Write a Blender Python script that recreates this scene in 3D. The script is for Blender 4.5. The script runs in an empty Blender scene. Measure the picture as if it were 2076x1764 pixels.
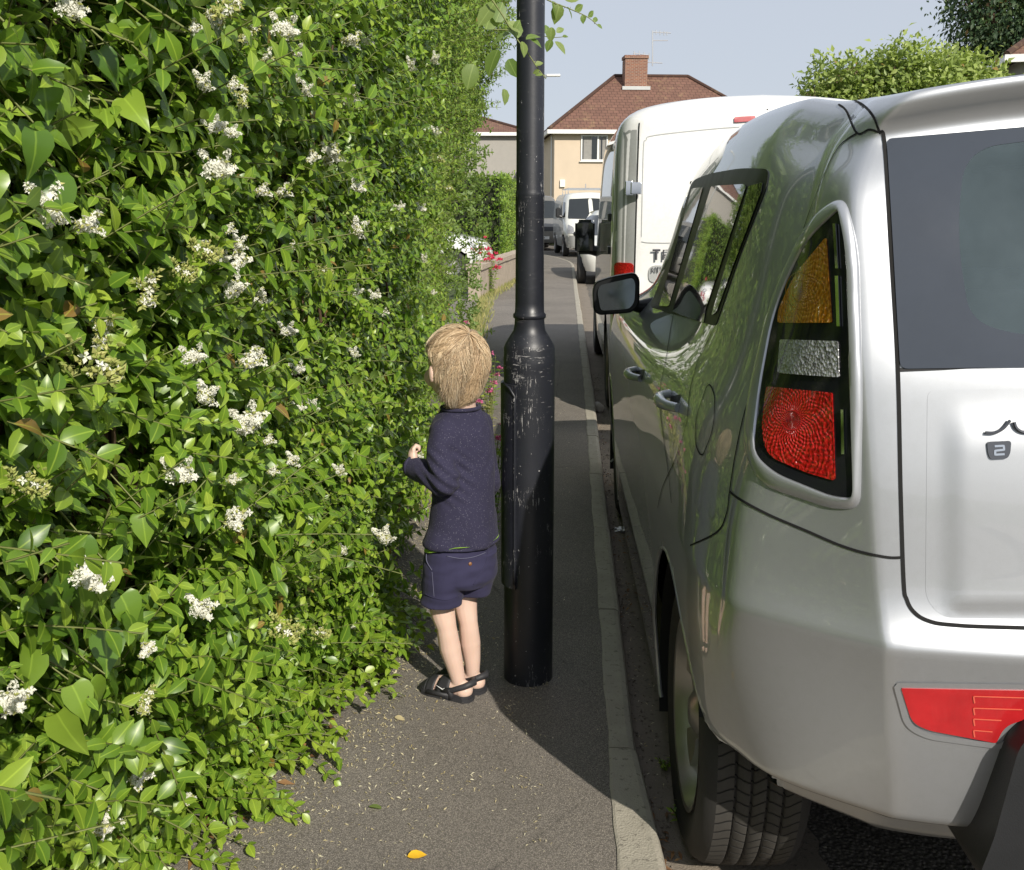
import bpy, bmesh, math, random
import numpy as np
from mathutils import Vector, Matrix, noise
from mathutils.bvhtree import BVHTree
from mathutils.geometry import delaunay_2d_cdt
R_ = math.radians
rng = np.random.default_rng(7); random.seed(7)
scene = bpy.context.scene; col = scene.collection

# ------------------------------------------------------------------ camera, sky, sun, exposure
CAMH = 1.35; PITCH = 12.7; YAW = 3.4
cd = bpy.data.cameras.new("camera"); cam = bpy.data.objects.new("camera", cd); col.objects.link(cam)
cam.location = (0, 0, CAMH); cam.rotation_euler = (R_(90 - PITCH), 0, R_(YAW))
cd.sensor_width = 36; cd.sensor_fit = 'HORIZONTAL'; cd.lens = 36 * 2000 / 2076
cd.clip_start = 0.02; cd.clip_end = 2000
scene.camera = cam
SUN_EL = 35.0; SUN_DIR = Vector((0.465, -0.885, 0)).normalized()      # towards the sun, on the ground
w = bpy.data.worlds.new("World"); scene.world = w; w.use_nodes = True
nt = w.node_tree; bg = nt.nodes['Background']
sky = nt.nodes.new('ShaderNodeTexSky'); sky.sky_type = 'NISHITA'; sky.sun_disc = False
sky.sun_elevation = R_(SUN_EL); sky.sun_rotation = math.atan2(SUN_DIR.x, SUN_DIR.y)
sky.air_density = 1.0; sky.dust_density = 0.6; sky.ozone_density = 1.5; sky.altitude = 0
hz = nt.nodes.new('ShaderNodeMix'); hz.data_type = 'RGBA'; hz.inputs[0].default_value = 0.90      # thin milky haze over the whole sky
nt.links.new(sky.outputs[0], hz.inputs[6]); hz.inputs[7].default_value = (4.0, 4.3, 4.85, 1)
nt.links.new(hz.outputs[2], bg.inputs[0]); bg.inputs[1].default_value = 0.115
sl = bpy.data.lights.new("sun", 'SUN'); sl.energy = 3.9; sl.angle = R_(0.5); sl.color = (1.0, 0.935, 0.825)
so = bpy.data.objects.new("sun", sl); col.objects.link(so)
sd = Vector((SUN_DIR.x * math.cos(R_(SUN_EL)), SUN_DIR.y * math.cos(R_(SUN_EL)), math.sin(R_(SUN_EL))))
so.rotation_euler = (-sd).to_track_quat('-Z', 'Y').to_euler(); so.location = sd * 20
scene.view_settings.view_transform = 'Standard'; scene.view_settings.look = 'None'
scene.view_settings.exposure = 0.35; scene.view_settings.gamma = 1.0
scene.cycles.max_bounces = 8; scene.cycles.transparent_max_bounces = 8

# ------------------------------------------------------------------ survey helpers: photo pixel (2076 x 1764) -> a point at a known distance or height
_th, _ps = R_(PITCH), R_(YAW)
CF = Vector((-math.sin(_ps) * math.cos(_th), math.cos(_ps) * math.cos(_th), -math.sin(_th)))
CR = Vector((math.cos(_ps), math.sin(_ps), 0)); CU = CR.cross(CF); CC = Vector((0, 0, CAMH))
def ray(x, y): return CF + CR * ((x - 1038) / 2000) - CU * ((y - 882) / 2000)
def atz(x, y, z=0.0):
    d = ray(x, y); return CC + d * ((z - CAMH) / d.z)
def aty(x, y, Y):
    d = ray(x, y); return CC + d * (Y / d.y)

# ------------------------------------------------------------------ object helpers
def tag(o, label=None, cat=None, group=None, kind=None):
    if label: o['label'] = label
    if cat: o['category'] = cat
    if group: o['group'] = group
    if kind: o['kind'] = kind
    return o
def empty(name, loc=(0, 0, 0), rz=0.0, label=None, cat=None, group=None):
    o = bpy.data.objects.new(name, None); o.empty_display_size = 0.1
    o.location = loc; o.rotation_euler = (0, 0, rz); col.objects.link(o)
    return tag(o, label, cat, group)
def link(name, me, mats, parent=None, smooth=False):
    o = bpy.data.objects.new(name, me); col.objects.link(o)
    for m in (mats if isinstance(mats, (list, tuple)) else [mats]): me.materials.append(m)
    if parent: o.parent = parent
    if smooth: me.polygons.foreach_set('use_smooth', [True] * len(me.polygons))
    return o
def obj(name, bm, mats, parent=None, smooth=False, bevel=0, seg=2):
    if bevel:
        bmesh.ops.bevel(bm, geom=[e for e in bm.edges if e.is_manifold and e.calc_face_angle(0) > 0.5], offset=bevel, segments=seg, affect='EDGES', profile=0.6)
    bmesh.ops.recalc_face_normals(bm, faces=bm.faces)
    me = bpy.data.meshes.new(name); bm.to_mesh(me); bm.free()
    return link(name, me, mats, parent, smooth)
def auto_smooth(o, ang=35):
    me = o.data; bm = bmesh.new(); bm.from_mesh(me)
    for f in bm.faces: f.smooth = True
    for e in bm.edges: e.smooth = not (len(e.link_faces) == 2 and e.calc_face_angle(0) > R_(ang))
    bm.to_mesh(me); bm.free(); return o
def box(bm, c, s, rz=0.0, mi=0, mat=None):
    M = Matrix.Translation(c) @ Matrix.Rotation(rz, 4, 'Z') @ Matrix.Diagonal((*s, 1))
    if mat: M = mat @ M
    r = bmesh.ops.create_cube(bm, size=1, matrix=M)
    for v in r['verts']:
        for f in v.link_faces: f.material_index = mi
    return r['verts']
def tube(bm, pts, rad, n=8, cap=True, mi=0):
    pts = [Vector(p) for p in pts]; k = len(pts)
    if not hasattr(rad, '__len__'): rad = [rad] * k
    rings = []; ref = None
    for i, p in enumerate(pts):
        t = (pts[min(i + 1, k - 1)] - pts[max(i - 1, 0)]).normalized()
        if ref is None or abs(ref.dot(t)) > 0.95: ref = Vector((0, 0, 1)) if abs(t.z) < 0.9 else Vector((1, 0, 0))
        a = (ref - t * ref.dot(t)).normalized(); b = t.cross(a); ref = a
        rings.append([bm.verts.new(p + (a * math.cos(q) + b * math.sin(q)) * rad[i]) for q in [2 * math.pi * j / n for j in range(n)]])
    for i in range(k - 1):
        for j in range(n):
            f = bm.faces.new((rings[i][j], rings[i][(j + 1) % n], rings[i + 1][(j + 1) % n], rings[i + 1][j])); f.material_index = mi
    if cap:
        bm.faces.new(rings[0][::-1]).material_index = mi; bm.faces.new(rings[-1]).material_index = mi
def lathe(bm, prof, c=(0, 0, 0), n=48, axis='Z', mi=0):
    """prof: list of (radius, height)"""
    rings = []
    for r, hgt in prof:
        ring = []
        for j in range(n):
            q = 2 * math.pi * j / n; a, b = r * math.cos(q), r * math.sin(q)
            p = {'Z': (a, b, hgt), 'X': (hgt, a, b), 'Y': (a, hgt, b)}[axis]
            ring.append(bm.verts.new(Vector(c) + Vector(p)))
        rings.append(ring)
    for i in range(len(rings) - 1):
        for j in range(n):
            f = bm.faces.new((rings[i][j], rings[i][(j + 1) % n], rings[i + 1][(j + 1) % n], rings[i + 1][j])); f.material_index = mi
    return rings
def prism(bm, poly, ext, mi=0):
    """poly: list of Vector; ext: extrusion Vector"""
    a = [bm.verts.new(p) for p in poly]; b = [bm.verts.new(Vector(p) + Vector(ext)) for p in poly]
    n = len(poly)
    bm.faces.new(a[::-1]).material_index = mi; bm.faces.new(b).material_index = mi
    for i in range(n): bm.faces.new((a[i], a[(i + 1) % n], b[(i + 1) % n], b[i])).material_index = mi
def round_poly(pts, r, n=5):
    """2D polygon with rounded corners; pts (x,y) or (x,y,r)"""
    out = []; k = len(pts)
    for i in range(k):
        p = Vector(pts[i][:2]); a = Vector(pts[i - 1][:2]); b = Vector(pts[(i + 1) % k][:2])
        rr = pts[i][2] if len(pts[i]) > 2 else r
        da, db = (a - p), (b - p); la, lb = da.length, db.length
        q = min(rr, la * 0.49, lb * 0.49)
        if q <= 1e-6: out.append(p); continue
        s, e = p + da / la * q, p + db / lb * q
        for j in range(n + 1):
            t = j / n; out.append(s * (1 - t) ** 2 + p * 2 * t * (1 - t) + e * t * t)
    return out
def np_mesh(name, verts, faces, rnd=None, uv=None, smooth=True):
    """faces: list of int arrays (m x k), fast build"""
    me = bpy.data.meshes.new(name)
    loops = np.concatenate([f.reshape(-1) for f in faces]).astype(np.int32)
    tot = np.concatenate([np.full(len(f), f.shape[1], dtype=np.int32) for f in faces])
    start = np.concatenate([[0], np.cumsum(tot)[:-1]]).astype(np.int32)
    me.vertices.add(len(verts)); me.vertices.foreach_set('co', np.ascontiguousarray(verts, dtype=np.float32).reshape(-1))
    me.loops.add(len(loops)); me.loops.foreach_set('vertex_index', loops)
    me.polygons.add(len(tot)); me.polygons.foreach_set('loop_start', start); me.polygons.foreach_set('loop_total', tot)
    if smooth: me.polygons.foreach_set('use_smooth', np.ones(len(tot), dtype=bool))
    if rnd is not None:
        at = me.attributes.new('rnd', 'FLOAT', 'POINT'); at.data.foreach_set('value', np.ascontiguousarray(rnd, dtype=np.float32))
    if uv is not None:
        at = me.attributes.new('lf', 'FLOAT_VECTOR', 'POINT'); at.data.foreach_set('vector', np.ascontiguousarray(uv, dtype=np.float32).reshape(-1))
    me.update(calc_edges=True); me.validate()
    return me
def snoise(P, seed=0, f=1.0):
    """cheap smooth pseudo noise in numpy, about -1..1"""
    r = np.random.default_rng(seed); v = 0
    for i in range(6):
        k = r.normal(size=3) * f * (1 + 0.5 * i); v = v + np.sin(P @ k + r.uniform(0, 6.28)) / (1 + 0.35 * i)
    return v / 2.6

# ------------------------------------------------------------------ materials
class NM:
    def __init__(s, name):
        s.m = bpy.data.materials.new(name); s.m.use_nodes = True; s.t = s.m.node_tree
        s.b = s.t.nodes['Principled BSDF']; s.out = s.t.nodes['Material Output']
    def n(s, typ, **k):
        x = s.t.nodes.new('ShaderNode' + typ)
        for a, v in k.items():
            if a.startswith('i_'):
                x.inputs[a[2:].replace('_', ' ')].default_value = v
            else: setattr(x, a, v)
        return x
    def l(s, a, b): s.t.links.new(a, b)
    def obj(s): return s.n('TexCoord').outputs['Object']
    def noise(s, scale, detail=4, rough=0.55, vec=None, dim='3D'):
        x = s.n('TexNoise'); x.inputs['Scale'].default_value = scale; x.inputs['Detail'].default_value = detail; x.inputs['Roughness'].default_value = rough
        s.l(vec if vec is not None else s.obj(), x.inputs['Vector']); return x.outputs['Fac']
    def vor(s, scale, vec=None, out='Distance', feature='F1'):
        x = s.n('TexVoronoi', feature=feature); x.inputs['Scale'].default_value = scale
        s.l(vec if vec is not None else s.obj(), x.inputs['Vector']); return x.outputs[out]
    def ramp(s, fac, stops, interp='LINEAR'):
        x = s.n('ValToRGB'); x.color_ramp.interpolation = interp; e = x.color_ramp.elements
        while len(e) < len(stops): e.new(0.5)
        for q, (p, c) in zip(e, stops): q.position = p; q.color = (*c, 1) if hasattr(c, '__len__') else (c, c, c, 1)
        s.l(fac, x.inputs[0]); return x.outputs[0]
    def mix(s, fac, a, b, blend='MIX'):
        x = s.n('Mix', data_type='RGBA', blend_type=blend)
        for k, v in ((0, fac), (6, a), (7, b)):
            sock = x.inputs[k]
            if isinstance(v, bpy.types.NodeSocket): s.l(v, sock)
            elif hasattr(v, '__len__'): sock.default_value = (*v, 1)
            else: sock.default_value = v if k == 0 else (v, v, v, 1)
        return x.outputs[2]
    def math(s, op, a, b=0.5):
        x = s.n('Math', operation=op)
        for sock, v in ((x.inputs[0], a), (x.inputs[1], b)):
            if isinstance(v, bpy.types.NodeSocket): s.l(v, sock)
            else: sock.default_value = v
        return x.outputs[0]
    def mapping(s, scale, vec=None):
        x = s.n('Mapping'); x.inputs['Scale'].default_value = scale; s.l(vec if vec is not None else s.obj(), x.inputs[0]); return x.outputs[0]
    def bump(s, height, dist=0.01, strength=1.0):
        x = s.n('Bump'); x.inputs['Distance'].default_value = dist; x.inputs['Strength'].default_value = strength
        s.l(height, x.inputs['Height']); s.l(x.outputs[0], s.b.inputs['Normal']); return x.outputs[0]
    def base(s, v):
        if isinstance(v, bpy.types.NodeSocket): s.l(v, s.b.inputs['Base Color'])
        else: s.b.inputs['Base Color'].default_value = (*v, 1)
    def set(s, **k):
        for a, v in k.items():
            sock = s.b.inputs[a.replace('_', ' ')]
            if isinstance(v, bpy.types.NodeSocket): s.l(v, sock)
            else: sock.default_value = (*v, 1) if hasattr(v, '__len__') and len(v) == 3 and sock.type == 'RGBA' else v
        return s
def simple(name, c, rough=0.5, metal=0.0, coat=0.0, var=0.12, nscale=14, bump=0.0, bs=60, spec=0.5):
    a = NM(name); f = a.noise(nscale, 5)
    a.base(a.mix(f, tuple(x * (1 - var) for x in c), tuple(min(1, x * (1 + var)) for x in c)))
    a.set(Roughness=a.math('MULTIPLY_ADD', f, 0.12), Metallic=metal, Specular_IOR_Level=spec)
    md = a.b.inputs['Roughness'].links[0].from_node; md.inputs[1].default_value = 0.14; md.inputs[2].default_value = max(0.0, rough - 0.07)
    if coat: a.set(Coat_Weight=coat, Coat_Roughness=0.03)
    if bump: a.bump(a.noise(bs, 4), bump)
    return a.m

M = {}
def asphalt(name, lo, hi, scale, chip, bumpd, warm=(1.0, 0.95, 0.88)):
    a = NM(name); v = a.vor(scale); big = a.noise(1.3, 5, 0.6); fine = a.noise(scale * 1.4, 3, 0.7)
    base = a.ramp(big, [(0.3, tuple(lo * x for x in warm)), (0.7, tuple(hi * x for x in warm))])
    st = a.ramp(a.vor(scale, out='Color'), [(0.0, (0.55, 0.53, 0.5)), (0.55, (0.95, 0.93, 0.9)), (0.93, (1.25, 1.2, 1.12)), (1.0, (chip, chip * .96, chip * .88))])
    c = a.mix(1.0, base, st, 'MULTIPLY'); dark = a.ramp(v, [(0.25, 1.0), (0.6, 0.5)])
    c = a.mix(1.0, c, dark, 'MULTIPLY')
    if scale > 200:
        ed = a.vor(0.55, a.mapping((1.0, 0.6, 1.0), a.n('TexCoord').outputs['Object']), feature='DISTANCE_TO_EDGE'); wob = a.noise(14, 4); cr = a.ramp(a.math('ADD', ed, a.math('MULTIPLY', wob, 0.02)), [(0.0092, 0.6), (0.0102, 1.0)]); c = a.mix(1.0, c, cr, 'MULTIPLY')
        c = a.mix(a.ramp(a.noise(4.5, 6, 0.7), [(0.55, 0.0), (0.8, 0.25)]), c, (0.12, 0.105, 0.085))
    a.base(c)
    hh = a.mix(0.5, a.ramp(v, [(0.1, 1.0), (0.62, 0.0)]), fine); a.bump(hh, bumpd, 0.9); a.set(Roughness=0.85, Specular_IOR_Level=0.3)
    return a.m
M['path'] = asphalt('pavement_asphalt', 0.27, 0.36, 360, 1.8, 0.0018, (1.0, 0.925, 0.84))
M['road'] = asphalt('road_asphalt', 0.16, 0.26, 95, 2.6, 0.006, (1.0, 0.92, 0.82))
def mk_concrete(name, c, bumpd=0.0015):
    a = NM(name); f = a.noise(7, 6, 0.65); g = a.noise(60, 4, 0.7); v = a.vor(220)
    cc = a.mix(f, tuple(x * 0.62 for x in c), tuple(x * 1.18 for x in c)); cc = a.mix(a.ramp(g, [(0.58, 0.0), (0.66, 0.8)]), cc, tuple(x * 0.4 for x in c))
    a.base(a.mix(a.ramp(v, [(0.0, 0.5), (0.14, 0.0)]), cc, tuple(x * 0.5 for x in c))); a.bump(a.mix(0.5, g, v), bumpd * 2, 0.8); a.set(Roughness=0.9, Specular_IOR_Level=0.25); return a.m
M['kerb'] = mk_concrete('kerb_concrete', (0.40, 0.37, 0.305))
M['gutter'] = mk_concrete('gutter_concrete', (0.24, 0.205, 0.165))
M['wallstone'] = mk_concrete('garden_wall_concrete', (0.50, 0.42, 0.33), 0.004)
M['soil'] = simple('soil', (0.06, 0.042, 0.028), 0.95, var=0.5, nscale=30, bump=0.02, bs=40)
M['grass'] = simple('verge_grass', (0.07, 0.10, 0.025), 0.9, var=0.4, nscale=20, bump=0.03, bs=90)
def leafmat(name, c0, c1, c2, rough=0.38, trans=0.32, vein=True, tint=None):
    a = NM(name); at = a.n('Attribute', attribute_name='rnd'); r = at.outputs['Fac']
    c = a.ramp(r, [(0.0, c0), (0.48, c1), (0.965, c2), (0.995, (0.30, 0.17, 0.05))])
    nz = a.noise(9, 3); c = a.mix(a.ramp(nz, [(0.3, 0.0), (0.7, 0.35)]), c, tuple(x * 0.75 for x in c1))
    if vein:
        lf = a.n('Attribute', attribute_name='lf'); sp = a.n('SeparateXYZ'); a.l(lf.outputs['Vector'], sp.inputs[0])
        mid = a.ramp(a.math('ABSOLUTE', sp.outputs[1]), [(0.0, 1.0), (0.035, 0.0)]); c = a.mix(a.math('MULTIPLY', mid, 0.28), c, tuple(min(1, x * 2.0) for x in c2))
    geo = a.n('NewGeometry'); c = a.mix(geo.outputs['Backfacing'], c, a.mix(0.55, c, (0.20, 0.27, 0.12)))
    a.base(c); a.set(Roughness=rough, Specular_IOR_Level=0.5)
    tr = a.n('BsdfTranslucent'); a.l(a.mix(1.0, c, (1.7, 1.75, 0.65), 'MULTIPLY'), tr.inputs[0])
    mx = a.n('MixShader'); mx.inputs[0].default_value = trans
    a.l(a.b.outputs[0], mx.inputs[1]); a.l(tr.outputs[0], mx.inputs[2]); a.l(mx.outputs[0], a.out.inputs[0]); return a.m
M['privet'] = leafmat('privet_leaf', (0.045, 0.115, 0.014), (0.155, 0.275, 0.026), (0.38, 0.49, 0.06), 0.35)
M['privet_far'] = leafmat('privet_leaf_small', (0.075, 0.155, 0.02), (0.175, 0.29, 0.032), (0.36, 0.45, 0.065), 0.5, vein=False)
M['ivy'] = leafmat('ivy_leaf', (0.055, 0.125, 0.018), (0.125, 0.235, 0.026), (0.28, 0.40, 0.05), 0.26, 0.25)
M['bramble'] = leafmat('bramble_leaf', (0.11, 0.19, 0.04), (0.18, 0.26, 0.06), (0.28, 0.34, 0.12), 0.5)
M['darkleaf'] = leafmat('dark_conifer_needle', (0.018, 0.045, 0.016), (0.032, 0.07, 0.02), (0.07, 0.12, 0.03), 0.6, 0.15, vein=False)
M['limeleaf'] = leafmat('lime_green_leaf', (0.15, 0.22, 0.04), (0.28, 0.36, 0.08), (0.48, 0.54, 0.20), 0.5, 0.25, vein=False)
M['dryleaf'] = leafmat('dry_weed_leaf', (0.20, 0.20, 0.07), (0.30, 0.30, 0.10), (0.42, 0.36, 0.17), 0.7, 0.25, vein=False)
M['brownleaf'] = leafmat('dead_leaf', (0.10, 0.05, 0.02), (0.20, 0.10, 0.04), (0.34, 0.2, 0.08), 0.7, 0.1, vein=False)
M['stem'] = simple('green_stem', (0.17, 0.19, 0.06), 0.6, var=0.3)
M['bark'] = simple('brown_bark', (0.10, 0.062, 0.035), 0.85, var=0.4, bump=0.003)
M['core'] = simple('hedge_core_shade', (0.016, 0.022, 0.008), 0.95, var=0.5, nscale=30)  # near-black colour stands for the deep shade between the leaves
def petalmat(name, c0, c1):
    a = NM(name); at = a.n('Attribute', attribute_name='rnd'); c = a.ramp(at.outputs['Fac'], [(0.0, c0), (1.0, c1)])
    a.base(c); a.set(Roughness=0.6, Subsurface_Weight=0.0); tr = a.n('BsdfTranslucent'); a.l(c, tr.inputs[0])
    mx = a.n('MixShader'); mx.inputs[0].default_value = 0.3; a.l(a.b.outputs[0], mx.inputs[1]); a.l(tr.outputs[0], mx.inputs[2]); a.l(mx.outputs[0], a.out.inputs[0]); return a.m
M['petal'] = petalmat('white_petal', (0.74, 0.74, 0.55), (0.88, 0.87, 0.80))
M['bud'] = petalmat('flower_bud', (0.30, 0.38, 0.08), (0.62, 0.60, 0.22))
M['litter'] = petalmat('fallen_petal', (0.50, 0.40, 0.18), (0.85, 0.80, 0.60))
M['pink'] = petalmat('pink_petal', (0.55, 0.08, 0.22), (0.75, 0.22, 0.42))
M['redpetal'] = petalmat('red_petal', (0.6, 0.02, 0.06), (0.8, 0.08, 0.2))
def paint(name, c, metal=0.0, rough=0.35, dirt=0.08, flake=True):
    a = NM(name); d = a.noise(3.0, 6, 0.7); g = a.noise(55, 4, 0.7)
    cc = a.mix(a.ramp(a.math('MULTIPLY', d, g), [(0.2, 0.0), (0.55, dirt * 4)]), c, tuple(x * 0.6 for x in (c[0], c[1] * .95, c[2] * .86)))
    if flake: cc = a.mix(a.ramp(a.vor(1600, out='Color'), [(0.2, 0.0), (1.0, 0.16)]), cc, tuple(min(1, x * 1.35) for x in c))
    a.base(cc); a.set(Metallic=metal, Roughness=rough, Coat_Weight=1.0, Coat_Roughness=0.012, Coat_IOR=1.62 if metal > .5 else 1.5); return a.m
M['silver'] = paint('silver_metallic_paint', (0.45, 0.465, 0.49), 0.66, 0.40, 0.05)
M['white'] = paint('white_van_paint', (0.80, 0.80, 0.78), 0.0, 0.4, 0.10, False)
M['offwhite'] = paint('cream_white_paint', (0.74, 0.74, 0.68), 0.0, 0.4, 0.12, False)
M['vansilver'] = paint('pale_grey_paint_and_shade', (0.52, 0.53, 0.52), 0.4, 0.4, 0.12, False)  # grey of bumpers and fittings; also stands for shade on the van corner
M['darkpaint'] = paint('grey_paint', (0.17, 0.165, 0.15), 0.2, 0.4, 0.12, False)
def glassmat(name, c, rough=0.02, noise_amt=0.3):
    a = NM(name); f = a.noise(5, 5, 0.65); a.base(a.mix(f, tuple(x * (1 - noise_amt) for x in c), tuple(x * (1 + noise_amt) for x in c)))
    a.set(Roughness=a.math('MULTIPLY_ADD', a.noise(30, 4), 0.05), Specular_IOR_Level=0.75, IOR=1.52, Coat_Weight=0.6, Coat_Roughness=0.01)
    md = a.b.inputs['Roughness'].links[0].from_node; md.inputs[2].default_value = rough; return a.m
M['glass'] = glassmat('dark_window_glass', (0.012, 0.015, 0.015))
M['rearglass'] = glassmat('rear_window_border_glass', (0.036, 0.043, 0.056), 0.05)
M['rearglass_clear'] = glassmat('rear_window_clear_glass', (0.10, 0.145, 0.165), 0.04, 0.5)
def see_through():
    a = NM('hazy_see_through_glass'); tr = a.n('BsdfTransparent'); tr.inputs[0].default_value = (0.80, 0.86, 0.88, 1)
    a.base(a.mix(a.noise(6, 5, 0.65), (0.13, 0.185, 0.215), (0.20, 0.26, 0.29))); a.set(Roughness=0.03, Coat_Weight=1.0, Coat_Roughness=0.01)
    mx = a.n('MixShader'); a.l(a.ramp(a.noise(2.5, 5, 0.7), [(0.3, 0.26), (0.7, 0.44)]), mx.inputs[0]); a.l(tr.outputs[0], mx.inputs[1]); a.l(a.b.outputs[0], mx.inputs[2]); a.l(mx.outputs[0], a.out.inputs[0]); return a.m
M['see_through'] = see_through()
M['interior'] = simple('charcoal_interior_trim', (0.10, 0.10, 0.11), 0.8, var=0.3)
M['seat'] = simple('charcoal_seat_cloth', (0.22, 0.22, 0.24), 0.9, var=0.3)
M['blackplastic'] = simple('black_plastic', (0.018, 0.019, 0.021), 0.42, var=0.2, bump=0.0004, bs=400)
M['trim'] = simple('black_satin_trim', (0.010, 0.011, 0.012), 0.42, spec=0.3)
M['gap'] = simple('panel_gap_shadow', (0.008, 0.008, 0.008), 0.9)
M['rubber'] = simple('tyre_rubber', (0.028, 0.027, 0.026), 0.75, var=0.25, nscale=25, bump=0.0006, bs=300)
def tread():
    a = NM('tyre_tread_rubber'); vec = a.mapping((1.0, 1.0, 1.0)); tc = a.n('Attribute', attribute_name='lf'); sp = a.n('SeparateXYZ'); a.l(tc.outputs['Vector'], sp.inputs[0])
    ang = sp.outputs[0]; xx = sp.outputs[1]
    wob = a.math('MULTIPLY', a.math('SINE', a.math('MULTIPLY', xx, 90.0), 0), 0.25)
    s = a.math('FRACT', a.math('ADD', ang, wob), 0); line = a.ramp(s, [(0.0, 0.0), (0.07, 0.0), (0.13, 1.0), (0.94, 1.0), (1.0, 0.0)])
    f = a.noise(16, 5, 0.7); a.base(a.mix(line, (0.006, 0.006, 0.006), a.mix(f, (0.025, 0.024, 0.023), (0.07, 0.064, 0.055)))); a.bump(line, 0.004, 1.0); a.set(Roughness=0.8); return a.m
M['tread'] = tread()
M['alloy'] = simple('dull_alloy', (0.42, 0.40, 0.37), 0.35, metal=0.85, var=0.25)
M['chrome'] = simple('chrome', (0.75, 0.76, 0.78), 0.12, metal=1.0, var=0.05)
M['badge'] = simple('badge_grey', (0.06, 0.065, 0.08), 0.3, coat=0.5)
def lens_radial(name, c0, c1, rings, spokes):
    a = NM(name); at = a.n('Attribute', attribute_name='lf'); sp = a.n('SeparateXYZ'); a.l(at.outputs['Vector'], sp.inputs[0])
    th = a.math('ARCTAN2', sp.outputs[1], sp.outputs[0]); rr = a.math('SQRT', a.math('ADD', a.math('POWER', sp.outputs[0], 2.0), a.math('POWER', sp.outputs[1], 2.0)), 0)
    w1 = a.math('SINE', a.math('ADD', a.math('MULTIPLY', th, float(spokes)), a.math('MULTIPLY', a.noise(55, 3), 11.0)), 0); w2 = a.math('SINE', a.math('ADD', a.math('MULTIPLY', rr, float(rings)), a.math('MULTIPLY', a.noise(60, 3), 9.0)), 0)
    w = a.math('MULTIPLY_ADD', a.math('MULTIPLY', w1, w2), 0.5); w.node.inputs[2].default_value = 0.5
    cell = a.math('MULTIPLY', w, a.ramp(a.vor(140, out='Color'), [(0.0, 0.3), (1.0, 1.0)])); bowl = a.ramp(rr, [(0.0, 0.25), (0.012, 0.35), (0.02, 1.0), (0.08, 0.6)])
    a.base(a.mix(a.math('MULTIPLY', cell, bowl), c0, c1)); a.bump(cell, 0.0035, 0.9); a.set(Roughness=0.25, Coat_Weight=1.0, Coat_Roughness=0.015, Metallic=0.0); return a.m
def lens(name, c0, c1, scale, mode):
    a = NM(name); v = a.vor(scale); tc = a.obj()
    col_ = a.vor(scale, out='Color'); r = a.ramp(col_, [(0.0, 0.0), (1.0, 1.0)])
    cc = a.mix(r, c0, c1); cc = a.mix(a.ramp(v, [(0.0, 0.45), (0.35, 0.0)]), cc, tuple(min(1, x * 1.6 + 0.02) for x in c1)); a.base(cc)
    a.bump(v, 0.004, 0.9); a.set(Roughness=0.22, Coat_Weight=1.0, Coat_Roughness=0.03, Metallic=0.25)
    return a.m
M['amber'] = lens('amber_lens', (0.25, 0.07, 0.0), (0.72, 0.27, 0.02), 130, 0)
M['redlens'] = lens('red_lens', (0.28, 0.003, 0.003), (0.72, 0.025, 0.02), 130, 0)
M['clearlens'] = lens('clear_lens', (0.13, 0.13, 0.14), (0.62, 0.63, 0.65), 190, 0)
M['amber'] = lens_radial('amber_lens', (0.30, 0.09, 0.0), (1.0, 0.46, 0.04), 620, 30)
M['redlens_car'] = lens_radial('red_lens_facets', (0.26, 0.002, 0.002), (0.85, 0.03, 0.025), 560, 34)
M['redflat'] = simple('red_reflector', (0.50, 0.018, 0.022), 0.2, coat=1.0, var=0.35, nscale=22)
M['redbright'] = simple('red_reflector_ridge', (0.78, 0.13, 0.08), 0.25, coat=1.0, var=0.2)
M['smoke'] = simple('smoked_lamp_bezel', (0.012, 0.013, 0.016), 0.12, var=0.2, spec=0.4)
def polemat():
    a = NM('scratched_black_paint'); o = a.obj()
    st = a.noise(1.0, 6, 0.75, a.mapping((240, 240, 26))); sp = a.noise(85, 3, 0.6); pat = a.noise(6, 4, 0.6); hz = a.noise(1.0, 5, 0.7, a.mapping((22, 22, 130)))
    zs = a.n('SeparateXYZ'); a.l(o, zs.inputs[0]); band = a.ramp(a.math('MULTIPLY', zs.outputs[2], 1.0), [(0.78, 0.0), (0.9, 1.0), (1.03, 1.0), (1.08, 0.12)])
    chips = a.math('ADD', a.ramp(a.math('MULTIPLY', st, a.ramp(pat, [(0.40, 0.72), (0.62, 1.0)])), [(0.572, 0.0), (0.60, 1.0)]), a.ramp(sp, [(0.70, 0.0), (0.735, 0.9)]))
    chips = a.math('ADD', chips, a.math('MULTIPLY', a.ramp(hz, [(0.60, 0.0), (0.68, 0.8)]), band)); a.t.nodes.active = None
    clean = a.n('Clamp'); a.l(chips, clean.inputs[0])
    base = a.mix(a.noise(5, 5, 0.7), (0.006, 0.007, 0.010), (0.024, 0.026, 0.036))
    a.base(a.mix(clean.outputs[0], base, (0.42, 0.41, 0.41))); a.bump(a.mix(0.6, a.noise(30, 5, 0.6), clean.outputs[0]), 0.0012, 0.7)
    a.set(Roughness=a.math('MULTIPLY_ADD', pat, 0.25), Specular_IOR_Level=0.55); md = a.b.inputs['Roughness'].links[0].from_node; md.inputs[2].default_value = 0.30; return a.m
M['pole'] = polemat()
def skinmat():
    a = NM('skin'); f = a.noise(12, 4); a.base(a.mix(f, (0.64, 0.44, 0.35), (0.76, 0.56, 0.47))); a.set(Roughness=0.5, Subsurface_Weight=0.12, Subsurface_Radius=(0.02, 0.008, 0.004), Subsurface_Scale=0.4); return a.m
M['skin'] = skinmat()
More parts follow.
